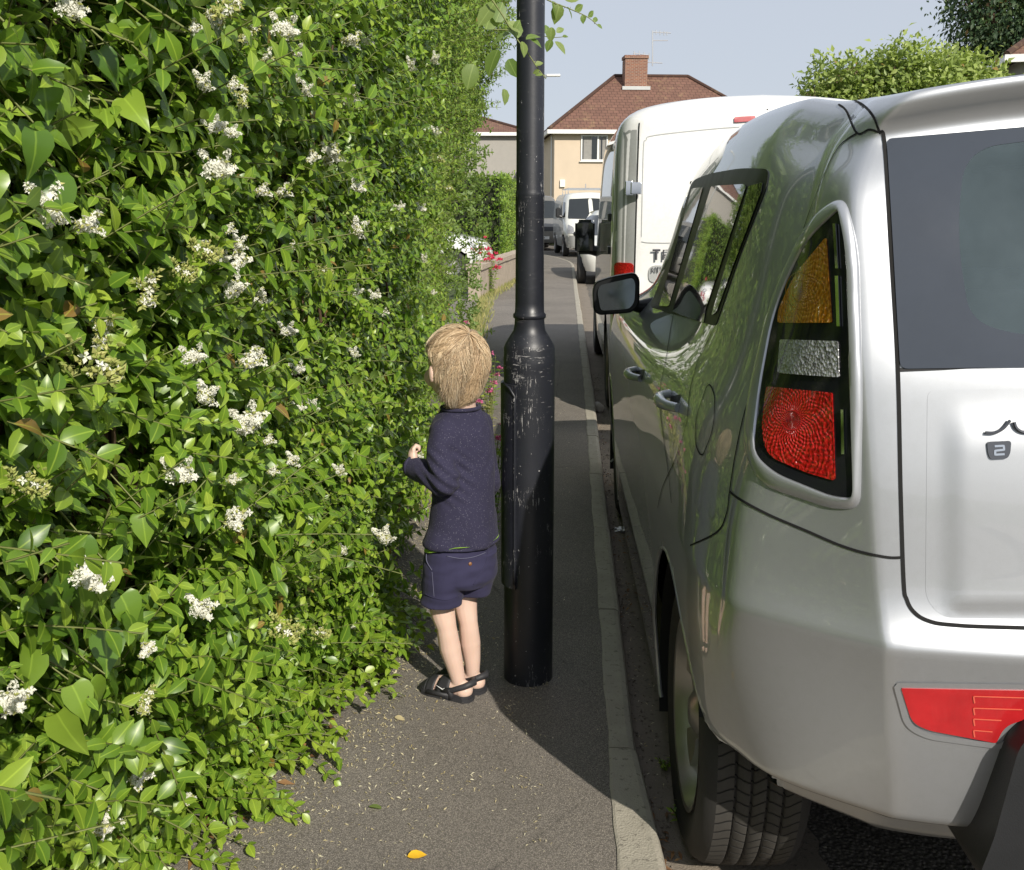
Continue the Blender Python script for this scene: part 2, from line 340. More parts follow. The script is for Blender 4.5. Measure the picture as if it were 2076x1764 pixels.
def cloth(name, c, speck, bumpd=0.0012):
    a = NM(name); f = a.noise(8, 4); cc = a.mix(f, tuple(x * 0.8 for x in c), tuple(x * 1.2 for x in c))
    if speck:
        v = a.vor(330); rn = a.vor(330, out='Color'); msk = a.math('MULTIPLY', a.ramp(v, [(0.22, 1.0), (0.34, 0.0)]), a.ramp(rn, [(0.60, 0.0), (0.75, 1.0)])); cc = a.mix(msk, cc, (0.14, 0.135, 0.18))
    a.base(cc); a.set(Roughness=0.9, Sheen_Weight=0.05, Specular_IOR_Level=0.2); a.bump(a.noise(420, 2), bumpd * 0.5, 0.5); return a.m
M['jumper'] = cloth('speckled_navy_knit', (0.032, 0.030, 0.060), True)
M['shorts'] = cloth('navy_cotton', (0.036, 0.034, 0.075), False)
M['green_tee'] = cloth('lime_cotton', (0.30, 0.50, 0.06), False)
M['stitch'] = simple('pale_stitching', (0.10, 0.10, 0.16), 0.9)
M['button'] = simple('brown_button', (0.22, 0.10, 0.04), 0.4)
M['sandal'] = simple('black_sandal_rubber', (0.028, 0.028, 0.032), 0.6, var=0.2, bump=0.0006, bs=200)
M['markwhite'] = simple('white_mark', (0.7, 0.7, 0.7), 0.5)
def hairmat():
    a = NM('blond_hair'); at = a.n('Attribute', attribute_name='rnd'); c = a.ramp(at.outputs['Fac'], [(0.0, (0.27, 0.17, 0.095)), (0.45, (0.58, 0.42, 0.25)), (1.0, (0.86, 0.71, 0.50))])
    a.base(c); a.set(Roughness=0.45, Specular_IOR_Level=0.4, Sheen_Weight=0.2); return a.m
M['hair'] = hairmat()
M['text'] = simple('grey_lettering', (0.10, 0.10, 0.11), 0.4)
M['render_wall'] = simple('cream_render', (0.62, 0.51, 0.385), 0.9, var=0.12, nscale=1.2, bump=0.004, bs=60)
M['render_grey'] = simple('grey_render', (0.36, 0.34, 0.31), 0.9, var=0.1, nscale=3)
M['upvc'] = simple('white_plastic_frame', (0.80, 0.80, 0.78), 0.4, var=0.03)
M['curtain'] = simple('net_curtain', (0.30, 0.29, 0.27), 0.9, var=0.3, nscale=8)
def tiles(name, c):
    a = NM(name); tc = a.n('TexCoord'); br = a.n('TexBrick'); a.l(tc.outputs['UV'], br.inputs[0])
    br.inputs['Color1'].default_value = (*c, 1); br.inputs['Color2'].default_value = (*(x * 0.78 for x in c), 1); br.inputs['Mortar'].default_value = (*(x * 0.35 for x in c), 1)
    br.inputs['Scale'].default_value = 1.0; br.inputs['Mortar Size'].default_value = 0.012; br.inputs['Brick Width'].default_value = 0.3; br.inputs['Row Height'].default_value = 0.28
    f = a.noise(0.35, 6, 0.7); g = a.noise(2.5, 5, 0.75)
    cc = a.mix(a.ramp(a.math('MULTIPLY', f, g), [(0.27, 0.0), (0.39, 0.5)]), br.outputs[0], (0.36, 0.25, 0.13)); a.base(cc); a.bump(br.outputs[1], -0.03, 0.8); a.set(Roughness=0.9); return a.m
M['tiles'] = tiles('red_brown_roof_tiles', (0.19, 0.098, 0.070))
def brick():
    a = NM('chimney_brick'); br = a.n('TexBrick'); a.l(a.obj(), br.inputs[0]); vec = a.n('TexCoord'); cmb = a.n('CombineXYZ'); sp = a.n('SeparateXYZ'); a.l(vec.outputs['Object'], sp.inputs[0])
    a.l(a.math('ADD', sp.outputs[0], sp.outputs[1]), cmb.inputs[0]); a.l(sp.outputs[2], cmb.inputs[1]); a.l(cmb.outputs[0], br.inputs[0])
    br.inputs['Color1'].default_value = (0.27, 0.115, 0.07, 1); br.inputs['Color2'].default_value = (0.17, 0.075, 0.055, 1); br.inputs['Mortar'].default_value = (0.34, 0.28, 0.22, 1); br.inputs['Scale'].default_value = 1.0
    br.inputs['Brick Width'].default_value = 0.225; br.inputs['Row Height'].default_value = 0.075; br.inputs['Mortar Size'].default_value = 0.008; a.base(br.outputs[0]); a.set(Roughness=0.9); return a.m
M['brick'] = brick()
M['aerial'] = simple('aerial_metal', (0.55, 0.56, 0.58), 0.4, metal=0.6)
M['yellowleaf'] = simple('yellow_leaf', (0.72, 0.42, 0.02), 0.5, var=0.25, nscale=60)
M['foil'] = simple('crumpled_foil', (0.5, 0.5, 0.48), 0.3, metal=0.8)
M['can'] = simple('weathered_cup', (0.42, 0.38, 0.34), 0.7, var=0.3, nscale=40)
M['mirror'] = simple('mirror_glass', (0.16, 0.19, 0.21), 0.04, metal=1.0, var=0.03)
M['rust'] = simple('flaking_edge', (0.10, 0.055, 0.03), 0.9, var=0.5, nscale=60)

# ------------------------------------------------------------------ ground, road, pavement, kerb
def drift(Y):
    if Y < 8: return 0.0
    if Y < 26: return -0.006 * (Y - 8)
    return -0.108 - 0.02 * (Y - 26) ** 2 if Y < 60 else -0.108 - 0.02 * 34 ** 2 - 1.36 * (Y - 60)
def strip(name, ys, xl, xr, z, m, nx=1, kind='structure', smooth=False):
    bm = bmesh.new(); rows = []
    for Y in ys:
        a, b = xl(Y), xr(Y); rows.append([bm.verts.new((a + (b - a) * i / nx, Y, z)) for i in range(nx + 1)])
    for r0, r1 in zip(rows, rows[1:]):
        for i in range(nx): bm.faces.new((r0[i], r0[i + 1], r1[i + 1], r1[i]))
    o = obj(name, bm, m); tag(o, kind=kind); return o
ys_long = [-25, -10] + [i * 0.5 for i in range(-10, 60)] + list(range(30, 62, 2)) + [70]
bm = bmesh.new()
pr = [bm.verts.new((x, -400, z)) for x, z in ((-600, -.006), (0.155, -.006), (0.156, -.108), (700, -.108))]
pe = [bm.verts.new((x, 900, z)) for x, z in ((-600, -.006), (0.155, -.006), (0.156, -.108), (700, -.108))]
# the step of the ground follows the kerb
rows = []
for Y in [-400] + ys_long + [900]:
    d = drift(min(Y, 60)); rows.append([bm.verts.new((x + (d if abs(x) < 5 else 0), Y, z)) for x, z in ((-600, -.006), (0.155, -.006), (0.156, -.108), (700, -.108))])
for v in pr + pe: bm.verts.remove(v)
for r0, r1 in zip(rows, rows[1:]):
    for i in range(3): bm.faces.new((r0[i], r0[i + 1], r1[i + 1], r1[i]))
g = obj('ground', bm, M['grass']); tag(g, kind='structure')
strip('road', ys_long, lambda Y: 0.157 + drift(Y), lambda Y: 6.6 + drift(Y), -0.100, M['road'], 2)
fy = [-5 + i * 0.05 for i in range(0, 700)]
strip('gutter', fy, lambda Y: 0.160 + drift(Y), lambda Y: 0.60 + drift(Y) + 0.014 * noise.noise((Y * 9, 0, 0)) * 2 + 0.03 * noise.noise((Y * 2, 3, 0)) - 0.22 * min(1, max(0, (Y - 2.1) / .5)), -0.096, M['gutter'])
strip('pavement', ys_long, lambda Y: -1.75 + drift(Y), lambda Y: 0.150 + drift(Y), 0.0, M['path'], 2)
strip('opposite_pavement', ys_long, lambda Y: 6.75 + drift(Y), lambda Y: 8.6 + drift(Y), 0.006, M['path'], 1)
bm = bmesh.new()
def kerb_run(bm, x0, x1, y0, y1, step, flip=False):
    Y = y0
    while Y < y1:
        L = min(step, y1 - Y) - 0.007; secs = []
        n = max(2, int(L / 0.08)); tw = random.uniform(-.003, .003)
        for i in range(n + 1):
            yy = Y + L * i / n; d = drift(yy)
            wob = 0.0025 * math.sin(yy * 11) + 0.0015 * math.sin(yy * 37)
            rr = (0.035 * max(0.0, min(1, (2.35 - yy) / 0.5))) if not flip else 0
            a, b = x0 + d + (wob if not flip else 0), x1 + d + rr + tw
            zt = 0.005 + tw * 0.5
            prof = [(a, -.14), (a, zt - .002), (a + .006, zt), (b - .022, zt), (b - .008, zt - .006), (b - .001, zt - .022), (b, -.14)] if not flip else [(a, -.14), (a, zt - .02), (a + .015, zt), (b, zt), (b, -.14)]
            secs.append([bm.verts.new((x, yy, z)) for x, z in prof])
        for s0, s1 in zip(secs, secs[1:]):
            for k in range(len(s0) - 1): bm.faces.new((s0[k], s0[k + 1], s1[k + 1], s1[k]))
        bm.faces.new(secs[0][::-1]); bm.faces.new(secs[-1]); Y += step
kerb_run(bm, 0.112, 0.187, -5.0, 40, 0.915)
kerb_run(bm, 6.6, 6.75, -5.0, 40, 0.915, True)
o = obj('kerb', bm, M['kerb'], smooth=False); tag(o, kind='structure')

# ------------------------------------------------------------------ leaves
T_PRIVET = dict(u=[0, .14, .38, .70, 1.0], w=[0, .15, .23, .17, 0], fold=.42, curl=.22)
def leaf_arrays(P, D, N, S, shape='fine', width=1.0, rnd=None):
    """numpy leaves -> verts, face lists, rnd, uv"""
    n = len(P); D = D / np.linalg.norm(D, axis=1, keepdims=True); B = np.cross(D, N); B /= (np.linalg.norm(B, axis=1, keepdims=True) + 1e-9); N = np.cross(B, D)
    if shape == 'fine':
        cu = np.array([0, .09, .28, .52, .77, 1.0]); cw = np.array([.135, .262, .285, .18])
        uv = [(u, 0) for u in cu] + [(u, s) for u, s in zip(cu[1:5], cw)] + [(u, -s) for u, s in zip(cu[1:5], cw)]
        quads = [(1, 6, 7, 2), (2, 7, 8, 3), (3, 8, 9, 4), (1, 2, 11, 10), (2, 3, 12, 11), (3, 4, 13, 12)]; tris = [(0, 6, 1), (4, 9, 5), (0, 1, 10), (4, 5, 13)]
        fold, curl = .24, .26
    elif shape == 'low':
        uv = [(0, 0), (.5, 0), (1, 0), (.42, .22), (.42, -.22)]; quads = []; tris = [(0, 3, 1), (1, 3, 2), (0, 1, 4), (1, 2, 4)]; fold, curl = .35, .2
    elif shape == 'round':
        cu = np.array([0, .1, .4, .75, 1.0]); cw = np.array([.26, .40, .27])
        uv = [(u, 0) for u in cu] + [(u, s) for u, s in zip(cu[1:4], cw)] + [(u, -s) for u, s in zip(cu[1:4], cw)]
        quads = [(1, 5, 6, 2), (2, 6, 7, 3), (1, 2, 9, 8), (2, 3, 10, 9)]; tris = [(0, 5, 1), (3, 7, 4), (0, 1, 8), (3, 4, 10)]; fold, curl = .2, .15
    elif shape == 'ivy':
        out = [(-.03, .13), (-.05, .27), (.10, .37), (.30, .40), (.52, .31), (.80, .15)]
        uv = [(0, 0), (.22, 0), (.5, 0), (.75, 0), (1.05, 0)] + out + [(a, -b) for a, b in out]
        tris = [(0, 5, 6), (0, 6, 7), (0, 7, 1), (1, 7, 8), (1, 8, 9), (1, 9, 2), (2, 9, 10), (2, 10, 3), (3, 10, 4)]
        tris += [(a, c if False else b, c) for a, b, c in [(0, 12, 11), (0, 13, 12), (0, 1, 13), (1, 14, 13), (1, 15, 14), (1, 2, 15), (2, 16, 15), (2, 3, 16), (3, 4, 16)]]
        quads = []; fold, curl = .22, .35
    uv = np.array(uv, dtype=float); k = len(uv)
    u = uv[:, 0][None, :, None]; v = (uv[:, 1] * width)[None, :, None]
    cr = curl * (0.4 + rng.random((n, 1, 1)) * 1.4); h = np.abs(v) * fold - cr * u * u + rng.normal(0, .03, (n, 1, 1)) * v * 6
    if shape == 'ivy': h = h + 0.05 * np.sin(uv[:, 1] * 14)[None, :, None]
    V = P[:, None, :] + S[:, None, None] * (u * D[:, None, :] + v * B[:, None, :] + h * N[:, None, :])
    base = (np.arange(n) * k)[:, None]
    F = []
    if quads: F.append(((base[:, None, :] + np.array(quads)[None]).reshape(-1, 4)))
    if tris: F.append(((base[:, None, :] + np.array(tris)[None]).reshape(-1, 3)))
    r = rng.random(n) if rnd is None else rnd
    r = np.where(rng.random(n) < .007, 1.0, np.asarray(r) * .95)
    return V.reshape(-1, 3), F, np.repeat(r, k), np.tile(np.c_[uv[:, 0], uv[:, 1], np.zeros(k)], (n, 1))
def merge_arrays(parts):
    V, FQ, FT, Rn, UV = [], [], [], [], []; off = 0
    for v, F, r, uv in parts:
        for f in F: (FQ if f.shape[1] == 4 else FT).append(f + off)
        V.append(v); Rn.append(r); UV.append(uv); off += len(v)
    faces = ([np.concatenate(FQ)] if FQ else []) + ([np.concatenate(FT)] if FT else [])
    return np.concatenate(V), faces, np.concatenate(Rn), np.concatenate(UV)
def stick_arrays(A, B, r0, r1, n=3):
    """many thin prisms from A to B"""
    k = len(A); D = B - A; D = D / (np.linalg.norm(D, axis=1, keepdims=True) + 1e-9); ref = np.where(np.abs(D[:, 2:3]) < .9, np.array([[0, 0, 1.]]), np.array([[1., 0, 0]]))
    X = np.cross(D, ref); X /= np.linalg.norm(X, axis=1, keepdims=True); Yv = np.cross(D, X)
    V = []
    for P, r in ((A, r0), (B, r1)):
        for j in range(n):
            q = 2 * math.pi * j / n; V.append(P + (X * math.cos(q) + Yv * math.sin(q)) * np.broadcast_to(np.asarray(r, float).reshape(-1, 1), (k, 1)))
    V = np.stack(V, 1); base = (np.arange(k) * 2 * n)[:, None, None]
    q = np.array([[j, (j + 1) % n, n + (j + 1) % n, n + j] for j in range(n)])[None]
    return V.reshape(-1, 3), [(base + q).reshape(-1, 4)], np.repeat(rng.random(k), 2 * n), np.zeros((k * 2 * n, 3))
def unit(a): return a / (np.linalg.norm(a, axis=-1, keepdims=True) + 1e-9)

def hedge_x(Y, z):
    Y = np.asarray(Y, float); z = np.asarray(z, float)
    b = np.interp(Y, [-4, .5, 1.2, 2.4, 3.6, 4.6, 6, 8, 10.5], [-.88, -.76, -.70, -.66, -.67, -.73, -.86, -1.18, -1.40])
    rec = np.interp(Y, [0, 1.4, 1.75, 2.1, 2.5, 4, 6, 10], [.5, .42, .22, .03, -.07, -.04, .06, .12]) * np.clip(1 - z / .55, 0, 1) ** 1.4
    over = np.clip(z - 1.2, 0, 1.8) * np.interp(Y, [3, 6, 10.5], [0.02, .18, .41])
    P = np.stack([np.zeros_like(Y + z), Y + 0 * z, z + 0 * Y], -1)
    return b - rec + over + .055 * snoise(P, 3, 2.0) + .03 * snoise(P, 5, 5.0)
def twig_set(Yr, zr, dens, tl, ls, gap, shape, depth=.26, out=1.0, seed=1, longp=.12, stems=True, sfun=None, face=1.0):
    r = np.random.default_rng(seed); area = (Yr[1] - Yr[0]) * (zr[1] - zr[0]); n = int(area * dens)
    Y = r.uniform(*Yr, n); z = r.uniform(*zr, n); xs = (sfun or hedge_x)(Y, z)
    dep = r.random(n) ** 1.3 * depth
    A = np.stack([xs - face * (dep + .05), Y, z], -1)
    D = np.stack([face * (.55 + .35 * r.random(n)) * out, r.normal(-.10, .5, n), r.normal(.38, .42, n)], -1); D = unit(D)
    islong = r.random(n) < longp; L = tl * r.uniform(.6, 1.3, n) * np.where(islong, 2.0, 1.0)
    D[:, 2] += islong * .25; D = unit(D)
    parts = []; m = int(round(tl * 2.6 / gap)); stA, stB = [], []
    side0 = unit(np.cross(D, r.normal(size=(n, 3)))); side1 = np.cross(D, side0)
    sag = r.uniform(-.1, .35, n)
    for i in range(m):
        t = (i + .7) * gap * np.where(islong, 1.3, 1.0); ok = t < L; tt = (t / L)[:, None]
        if not ok.any(): break
        C = A + D * t[:, None] - np.array([[0, 0, 1.]]) * (sag * t * t * 1.2)[:, None]
        sd = side0 if i % 2 == 0 else side1
        size = ls * np.interp(t / L, [0, .25, .7, 1.0], [.8, 1.1, .95, .5]) * r.uniform(.75, 1.25, n) * np.where(islong, 1.1, 1)
        for sg in (1, -1):
            d = unit(D * r.uniform(.35, .8, (n, 1)) + sd * sg + r.normal(0, .22, (n, 3)) - np.array([[0, 0, .12]]))
            N = unit(D * .8 + np.array([[.35 * face, -.25, .75]]) + r.normal(0, .28, (n, 3)))
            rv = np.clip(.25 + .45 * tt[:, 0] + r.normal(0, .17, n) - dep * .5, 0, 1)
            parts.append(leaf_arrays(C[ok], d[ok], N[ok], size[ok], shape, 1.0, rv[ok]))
    if stems:
        k = 4
        for i in range(k):
            t0, t1 = L * i / k, L * (i + 1) / k
            p0 = A + D * t0[:, None] - np.array([[0, 0, 1.]]) * (sag * t0 * t0 * 1.2)[:, None]; p1 = A + D * t1[:, None] - np.array([[0, 0, 1.]]) * (sag * t1 * t1 * 1.2)[:, None]
            stA.append(p0); stB.append(p1)
    return parts, (np.concatenate(stA), np.concatenate(stB)) if stems else None
def leaf_object(name, parts, mats, parent, cull=None):
    V, F, r, uv = merge_arrays(parts); return link(name, np_mesh(name, V, F, r, uv), mats, parent)

hedge = empty('privet_hedge', (-1.1, 3.0, 0), label='tall overgrown privet hedge with glossy green leaves and white flower clusters spilling over the pavement', cat='hedge')
def local(parts, c): return [(v - np.array(c), F, r, uv) for v, F, r, uv in parts]
HC = (-1.1, 3.0, 0)
p1, s1 = twig_set((.55, 2.6), (.04, 2.15), 960, .15, .0385, .022, 'fine', seed=11)
p2, s2 = twig_set((2.6, 4.8), (.05, 2.5), 640, .14, .036, .021, 'fine', seed=12)
p3, s3 = twig_set((4.8, 7.4), (.05, 3.1), 420, .15, .040, .025, 'low', seed=13)
p4, s4 = twig_set((7.4, 10.6), (.05, 3.7), 250, .17, .046, .028, 'low', seed=14)
p5, s5 = twig_set((-3.6, .55), (.05, 2.4), 150, .2, .062, .035, 'low', seed=15)
# low shoots creeping out over the tarmac
def creep(n, seed):
    r = np.random.default_rng(seed); Y = r.uniform(1.75, 3.3, n); xs = hedge_x(Y, .05); return r, Y, xs
r, Yc, xc = creep(95, 21); parts = []; SA, SB = [], []
for i in range(len(Yc)):
    L = r.uniform(.14, .30); a = np.array([xc[i] - .10, Yc[i], r.uniform(.03, .13)]); d = unit(np.array([1.0, r.normal(-.35, .35), r.uniform(-.05, .35)]))
    k = int(L / .028)
    for j in range(k):
        t = (j + 1) * .028; c = a + d * t - np.array([0, 0, 1]) * max(0, t * t * 1.0); c[2] = max(c[2], .012)
        sd = unit(np.cross(d, [0, 0, 1.])) if j % 2 == 0 else np.array([0, 0, 1.])
        for sg in (1, -1):
            dd = unit(d * .6 + sd * sg * (1 if j % 2 == 0 else .5) + r.normal(0, .2, 3)); parts.append(leaf_arrays(c[None], dd[None], unit(np.array([[.1, -.2, 1.]]) + r.normal(0, .25, (1, 3))), np.array([.046 * r.uniform(.7, 1.2) * (1 - .4 * j / k)]), 'fine', 1.0, np.array([np.clip(.45 + .3 * t / L + r.normal(0, .15), 0, 1)])))
        if j: SA.append(pc); SB.append(c)
        pc = c
p6 = parts; s6 = (np.array(SA), np.array(SB))
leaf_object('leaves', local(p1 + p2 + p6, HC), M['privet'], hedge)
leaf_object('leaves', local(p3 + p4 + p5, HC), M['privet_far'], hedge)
st = [stick_arrays(a - np.array(HC), b - np.array(HC), .0017, .0014) for a, b in (s1, s2, s6)] + [stick_arrays(a - np.array(HC), b - np.array(HC), .0018, .0015) for a, b in (s3, s4)]
leaf_object('stems', st, M['stem'], hedge)
# woody stems inside
r = np.random.default_rng(5); A, B = [], []; Rr = []
for i in range(150):
    Y = r.uniform(.9, 5.5); x0 = -.98 + r.uniform(-.1, .14); p = np.array([x0, Y, 0.0])
    for k in range(9):
        z = p[2] + .26; q = np.array([min(hedge_x(Y, min(z, 2.0)) - .05 - r.random() * .13, p[0] + .09), p[1] + r.normal(0, .07), z]); A.append(p); B.append(q); Rr.append(.007 * (1 - k / 12)); p = q
leaf_object('branches', [stick_arrays(np.array(A) - HC, np.array(B) - HC, np.array(Rr), np.array(Rr) * .9, 6)], M['bark'], hedge)
# dark core added to stop light and keep the leaf gaps in deep shade
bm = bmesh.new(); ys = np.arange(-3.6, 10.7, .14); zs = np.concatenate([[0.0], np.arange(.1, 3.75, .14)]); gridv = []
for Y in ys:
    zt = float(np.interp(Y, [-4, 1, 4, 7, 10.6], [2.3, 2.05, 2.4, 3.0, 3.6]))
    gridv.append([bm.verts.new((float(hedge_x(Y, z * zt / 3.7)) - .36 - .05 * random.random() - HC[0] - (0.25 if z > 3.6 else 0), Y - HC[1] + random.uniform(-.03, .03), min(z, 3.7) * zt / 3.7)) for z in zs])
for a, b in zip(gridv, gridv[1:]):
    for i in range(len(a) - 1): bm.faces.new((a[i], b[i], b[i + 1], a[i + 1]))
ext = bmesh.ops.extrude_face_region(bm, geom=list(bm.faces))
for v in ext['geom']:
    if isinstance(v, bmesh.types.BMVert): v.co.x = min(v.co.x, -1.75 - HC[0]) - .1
obj('shade_core', bm, M['core'], hedge)
# top and far-end leaves so the hedge closes from other sides
def end_cap(seed):
    r = np.random.default_rng(seed); n = 900; x = r.uniform(-1.9, -.95, n); z = r.uniform(.05, 3.5, n); A = np.stack([x, 10.6 + r.uniform(-.2, .1, n), z], -1); D = unit(np.stack([r.normal(0, .5, n), .5 + r.random(n), r.normal(.4, .4, n)], -1)); ps = []
    n2 = 2600; Y = r.uniform(-3.5, 10.6, n2); zt = np.interp(Y, [-4, 1, 4, 7, 10.6], [2.35, 2.1, 2.45, 3.05, 3.65]); A2 = np.stack([r.uniform(-1.95, -.75, n2), Y, zt - .12 + .1 * r.random(n2)], -1); D2 = unit(np.stack([r.normal(0, .5, n2), r.normal(0, .5, n2), np.ones(n2)], -1))
    A = np.concatenate([A, A2]); D = np.concatenate([D, D2]); n = len(A); s0 = unit(np.cross(D, r.normal(size=(n, 3)))); s1_ = np.cross(D, s0)
    for i in range(6):
        for sg in (1, -1):
            ps.append(leaf_arrays(A + D * (.03 * i + .02), unit(D * .6 + (s0 if i % 2 else s1_) * sg), unit(D + r.normal(0, .3, (n, 3))), .05 * r.uniform(.7, 1.2, n), 'low', 1, np.clip(r.normal(.45, .2, n), 0, 1)))
    return ps
leaf_object('leaves', local(end_cap(31), HC), M['privet_far'], hedge)

def hit_hedge(px, py, off=0.0):
    d = ray(px, py); lo = None
    for i in range(1400):
        t = .5 + i * .01; p = CC + d * t
        if p.x < float(hedge_x(p.y, max(p.z, .02))) + off: return p
        if p.z < 0.01: return p
    return CC + d * 8
# flower clusters: a cone of four-petalled florets and buds
def flower_mesh(seed, size, nf, nb):
    r = np.random.default_rng(seed); V, Q, T, rn = [], [], [], []
    mats = []; off = 0; polys = []
    def add(vs, fs, mi, rv):
        nonlocal off
        V.extend(vs); polys.extend([([off + i for i in f], mi) for f in fs]); rn.extend([rv] * len(vs)); off += len(vs)
    lobes = [(np.zeros(3), np.array([0, 0, 1.0]), size)] + [(np.array([0, 0, size * r.uniform(.05, .5)]), unit(np.array([math.cos(q), math.sin(q), r.uniform(.2, .7)])), size * r.uniform(.45, .7)) for q in r.uniform(0, 6.28, 4)]
    for i in range(nf + nb):
        o, ax, L = lobes[r.integers(len(lobes))]; t = r.random(); rad = size * .26 * (1 - t * .75)
        s = unit(np.cross(ax, r.normal(size=3))); c = o + ax * L * t + s * rad * r.uniform(.6, 1); n = unit(s + ax * .6 + r.normal(0, .3, 3)); u = unit(np.cross(n, r.normal(size=3))); v = np.cross(n, u)
        if i < nf:
            ps = .0048 * r.uniform(.8, 1.25); rv = r.random() * .5 + .5
            for k in range(4):
                q = k * math.pi / 2; a = u * math.cos(q) + v * math.sin(q); b = -u * math.sin(q) + v * math.cos(q)
                add([c, c + a * ps * .7 + b * ps * .42 + n * ps * .15, c + a * ps * 1.35 - n * ps * .2, c + a * ps * .7 - b * ps * .42 + n * ps * .15], [(0, 1, 2, 3)], 0, rv)
        else:
            ps = .0022 * r.uniform(.8, 1.3); add([c + n * ps * 2.4, c + u * ps, c + v * ps, c - u * ps, c - v * ps, c - n * ps * 1.6], [(0, 1, 2), (0, 2, 3), (0, 3, 4), (0, 4, 1), (5, 2, 1), (5, 3, 2), (5, 4, 3), (5, 1, 4)], 1, r.random())
        if i % 3 == 0:
            w = unit(np.cross(n, [0, 0, 1.01])) * .0007; b0 = o + ax * L * t * .8; add([b0 - w, b0 + w, c], [(0, 1, 2)], 2, .5)
    me = bpy.data.meshes.new('flower_cluster'); me.from_pydata([tuple(map(float, v)) for v in V], [], [p[0] for p in polys]); me.polygons.foreach_set('material_index', [p[1] for p in polys])
    at = me.attributes.new('rnd', 'FLOAT', 'POINT'); at.data.foreach_set('value', np.array(rn, dtype=np.float32))
    for m in (M['petal'], M['bud'], M['stem']): me.materials.append(m)
    return me
FM = [flower_mesh(1, .055, 120, 20), flower_mesh(2, .045, 85, 40), flower_mesh(3, .06, 110, 60)]; FB = [flower_mesh(4, .06, 8, 150), flower_mesh(5, .05, 30, 110)]
fl = [(560, 75, 1.1, 0), (585, 110, .6, 0), (535, 130, .7, 1), (700, 88, 1.0, 0), (830, 140, .6, 1), (878, 125, .6, 1), (705, 210, 1.0, 1), (665, 330, 1.25, 0), (425, 362, 1.1, 0), (520, 395, .8, 0), (562, 400, .9, 0), (715, 385, .7, 0), (848, 428, .6, 0), (85, 450, .9, 1), (155, 465, 1.0, 1),
      (712, 475, .9, 1), (590, 508, .7, 0), (455, 470, .6, 0), (480, 545, .9, 1), (470, 605, .9, 0), (520, 612, .8, 1), (720, 600, .6, 0), (755, 605, .6, 0), (575, 680, .7, 0), (450, 535, .5, 0), (490, 745, 1.2, 0), (380, 740, .8, 0), (600, 760, .6, 0), (405, 810, .7, 1), (500, 880, 1.1, 0), (345, 978, .9, 0), (480, 875, .7, 1),
      (470, 1070, 1.0, 0), (157, 1185, .95, 0), (400, 1243, .9, 0), (300, 1325, .6, 0), (15, 1445, 1.0, 0), (270, 1588, .9, 0), (375, 1625, .5, 0), (200, 1700, 1.1, 0), (775, 1100, .9, 1), (710, 1275, .5, 0), (615, 190, .5, 1), (630, 330, .7, 0), (520, 1030, .4, 0), (125, 30, .7, 0), (690, 1120, .5, 1), (775, 640, .5, 0)]
fl += [(random.Random(i).uniform(330, 900), random.Random(i + 99).uniform(40, 1000), .55, i % 2) for i in range(26)]
bd = [(430, 40, 1.4), (140, 765, 1.5), (300, 610, 1.1), (390, 530, 1.0), (20, 1005, 1.1), (560, 1290, 1.2), (290, 1440, .9), (495, 80, .8), (490, 215, .8), (200, 690, .8), (350, 560, .8), (650, 560, .7), (835, 800, .6), (880, 330, .8), (905, 390, .6), (640, 1300, .8)]
r = random.Random(4)
for i, (px, py, s, k) in enumerate(fl + [(a, b, c, -1) for a, b, c in bd]):
    me = r.choice(FB) if k < 0 else (FM[1 + r.randrange(2)] if k == 1 else FM[r.randrange(2)])
    p = hit_hedge(px, py, .065); o = bpy.data.objects.new('flower_cluster', me); col.objects.link(o); o.parent = hedge
    o.location = p - Vector(HC); o.rotation_euler = (r.uniform(-.5, .5), r.uniform(.2, 1.0), r.uniform(-.6, .4)); q = s * r.uniform(.9, 1.1) * (1.02 if k >= 0 else .95) * (1 + 0.12 * max(0, p.y - 2)) * min(1, .45 + .4 * p.y); o.scale = (q, q, q)

# ivy growing through the near end of the hedge
ivy = empty('ivy', (-1.0, 1.3, 0), label='large-leaved glossy ivy climbing through the near end of the privet hedge', cat='ivy')
r = np.random.default_rng(8); P_, D_, N_, S_ = [], [], [], []
zones = [(90, 90, 90, 9, .052), (180, 250, 110, 9, .05), (260, 130, 70, 6, .055), (60, 330, 60, 5, .05), (230, 1160, 75, 11, .062), (150, 1330, 60, 5, .066), (60, 1450, 60, 3, .06), (330, 60, 60, 4, .05)]
for zx, zy, sp, n, sz in zones:
    for i in range(n):
        p = hit_hedge(zx + r.normal(0, sp), zy + r.normal(0, sp), .02 + .05 * r.random()); P_.append(p)
        D_.append(unit(np.array([.35, r.normal(-.05, .55), -.75 + r.normal(0, .5)]))); N_.append(unit(np.array([.75, -.45, .55]) + r.normal(0, .4, 3))); S_.append(sz * min(1, .45 + .45 * p.y) * r.uniform(.65, 1.2))
P_ = np.array(P_); D_ = np.array(D_); N_ = np.array(N_); S_ = np.array(S_)
leaf_object('leaves', local([leaf_arrays(P_, D_, N_, S_, 'ivy')], (-1.0, 1.3, 0)), M['ivy'], ivy)
leaf_object('stems', [stick_arrays(P_ - np.array((-1.0, 1.3, 0)) - D_ * .01, P_ - np.array((-1.0, 1.3, 0)) - D_ * .08 - np.array([.06, 0, -.01]), .0018, .002)], M['stem'], ivy)
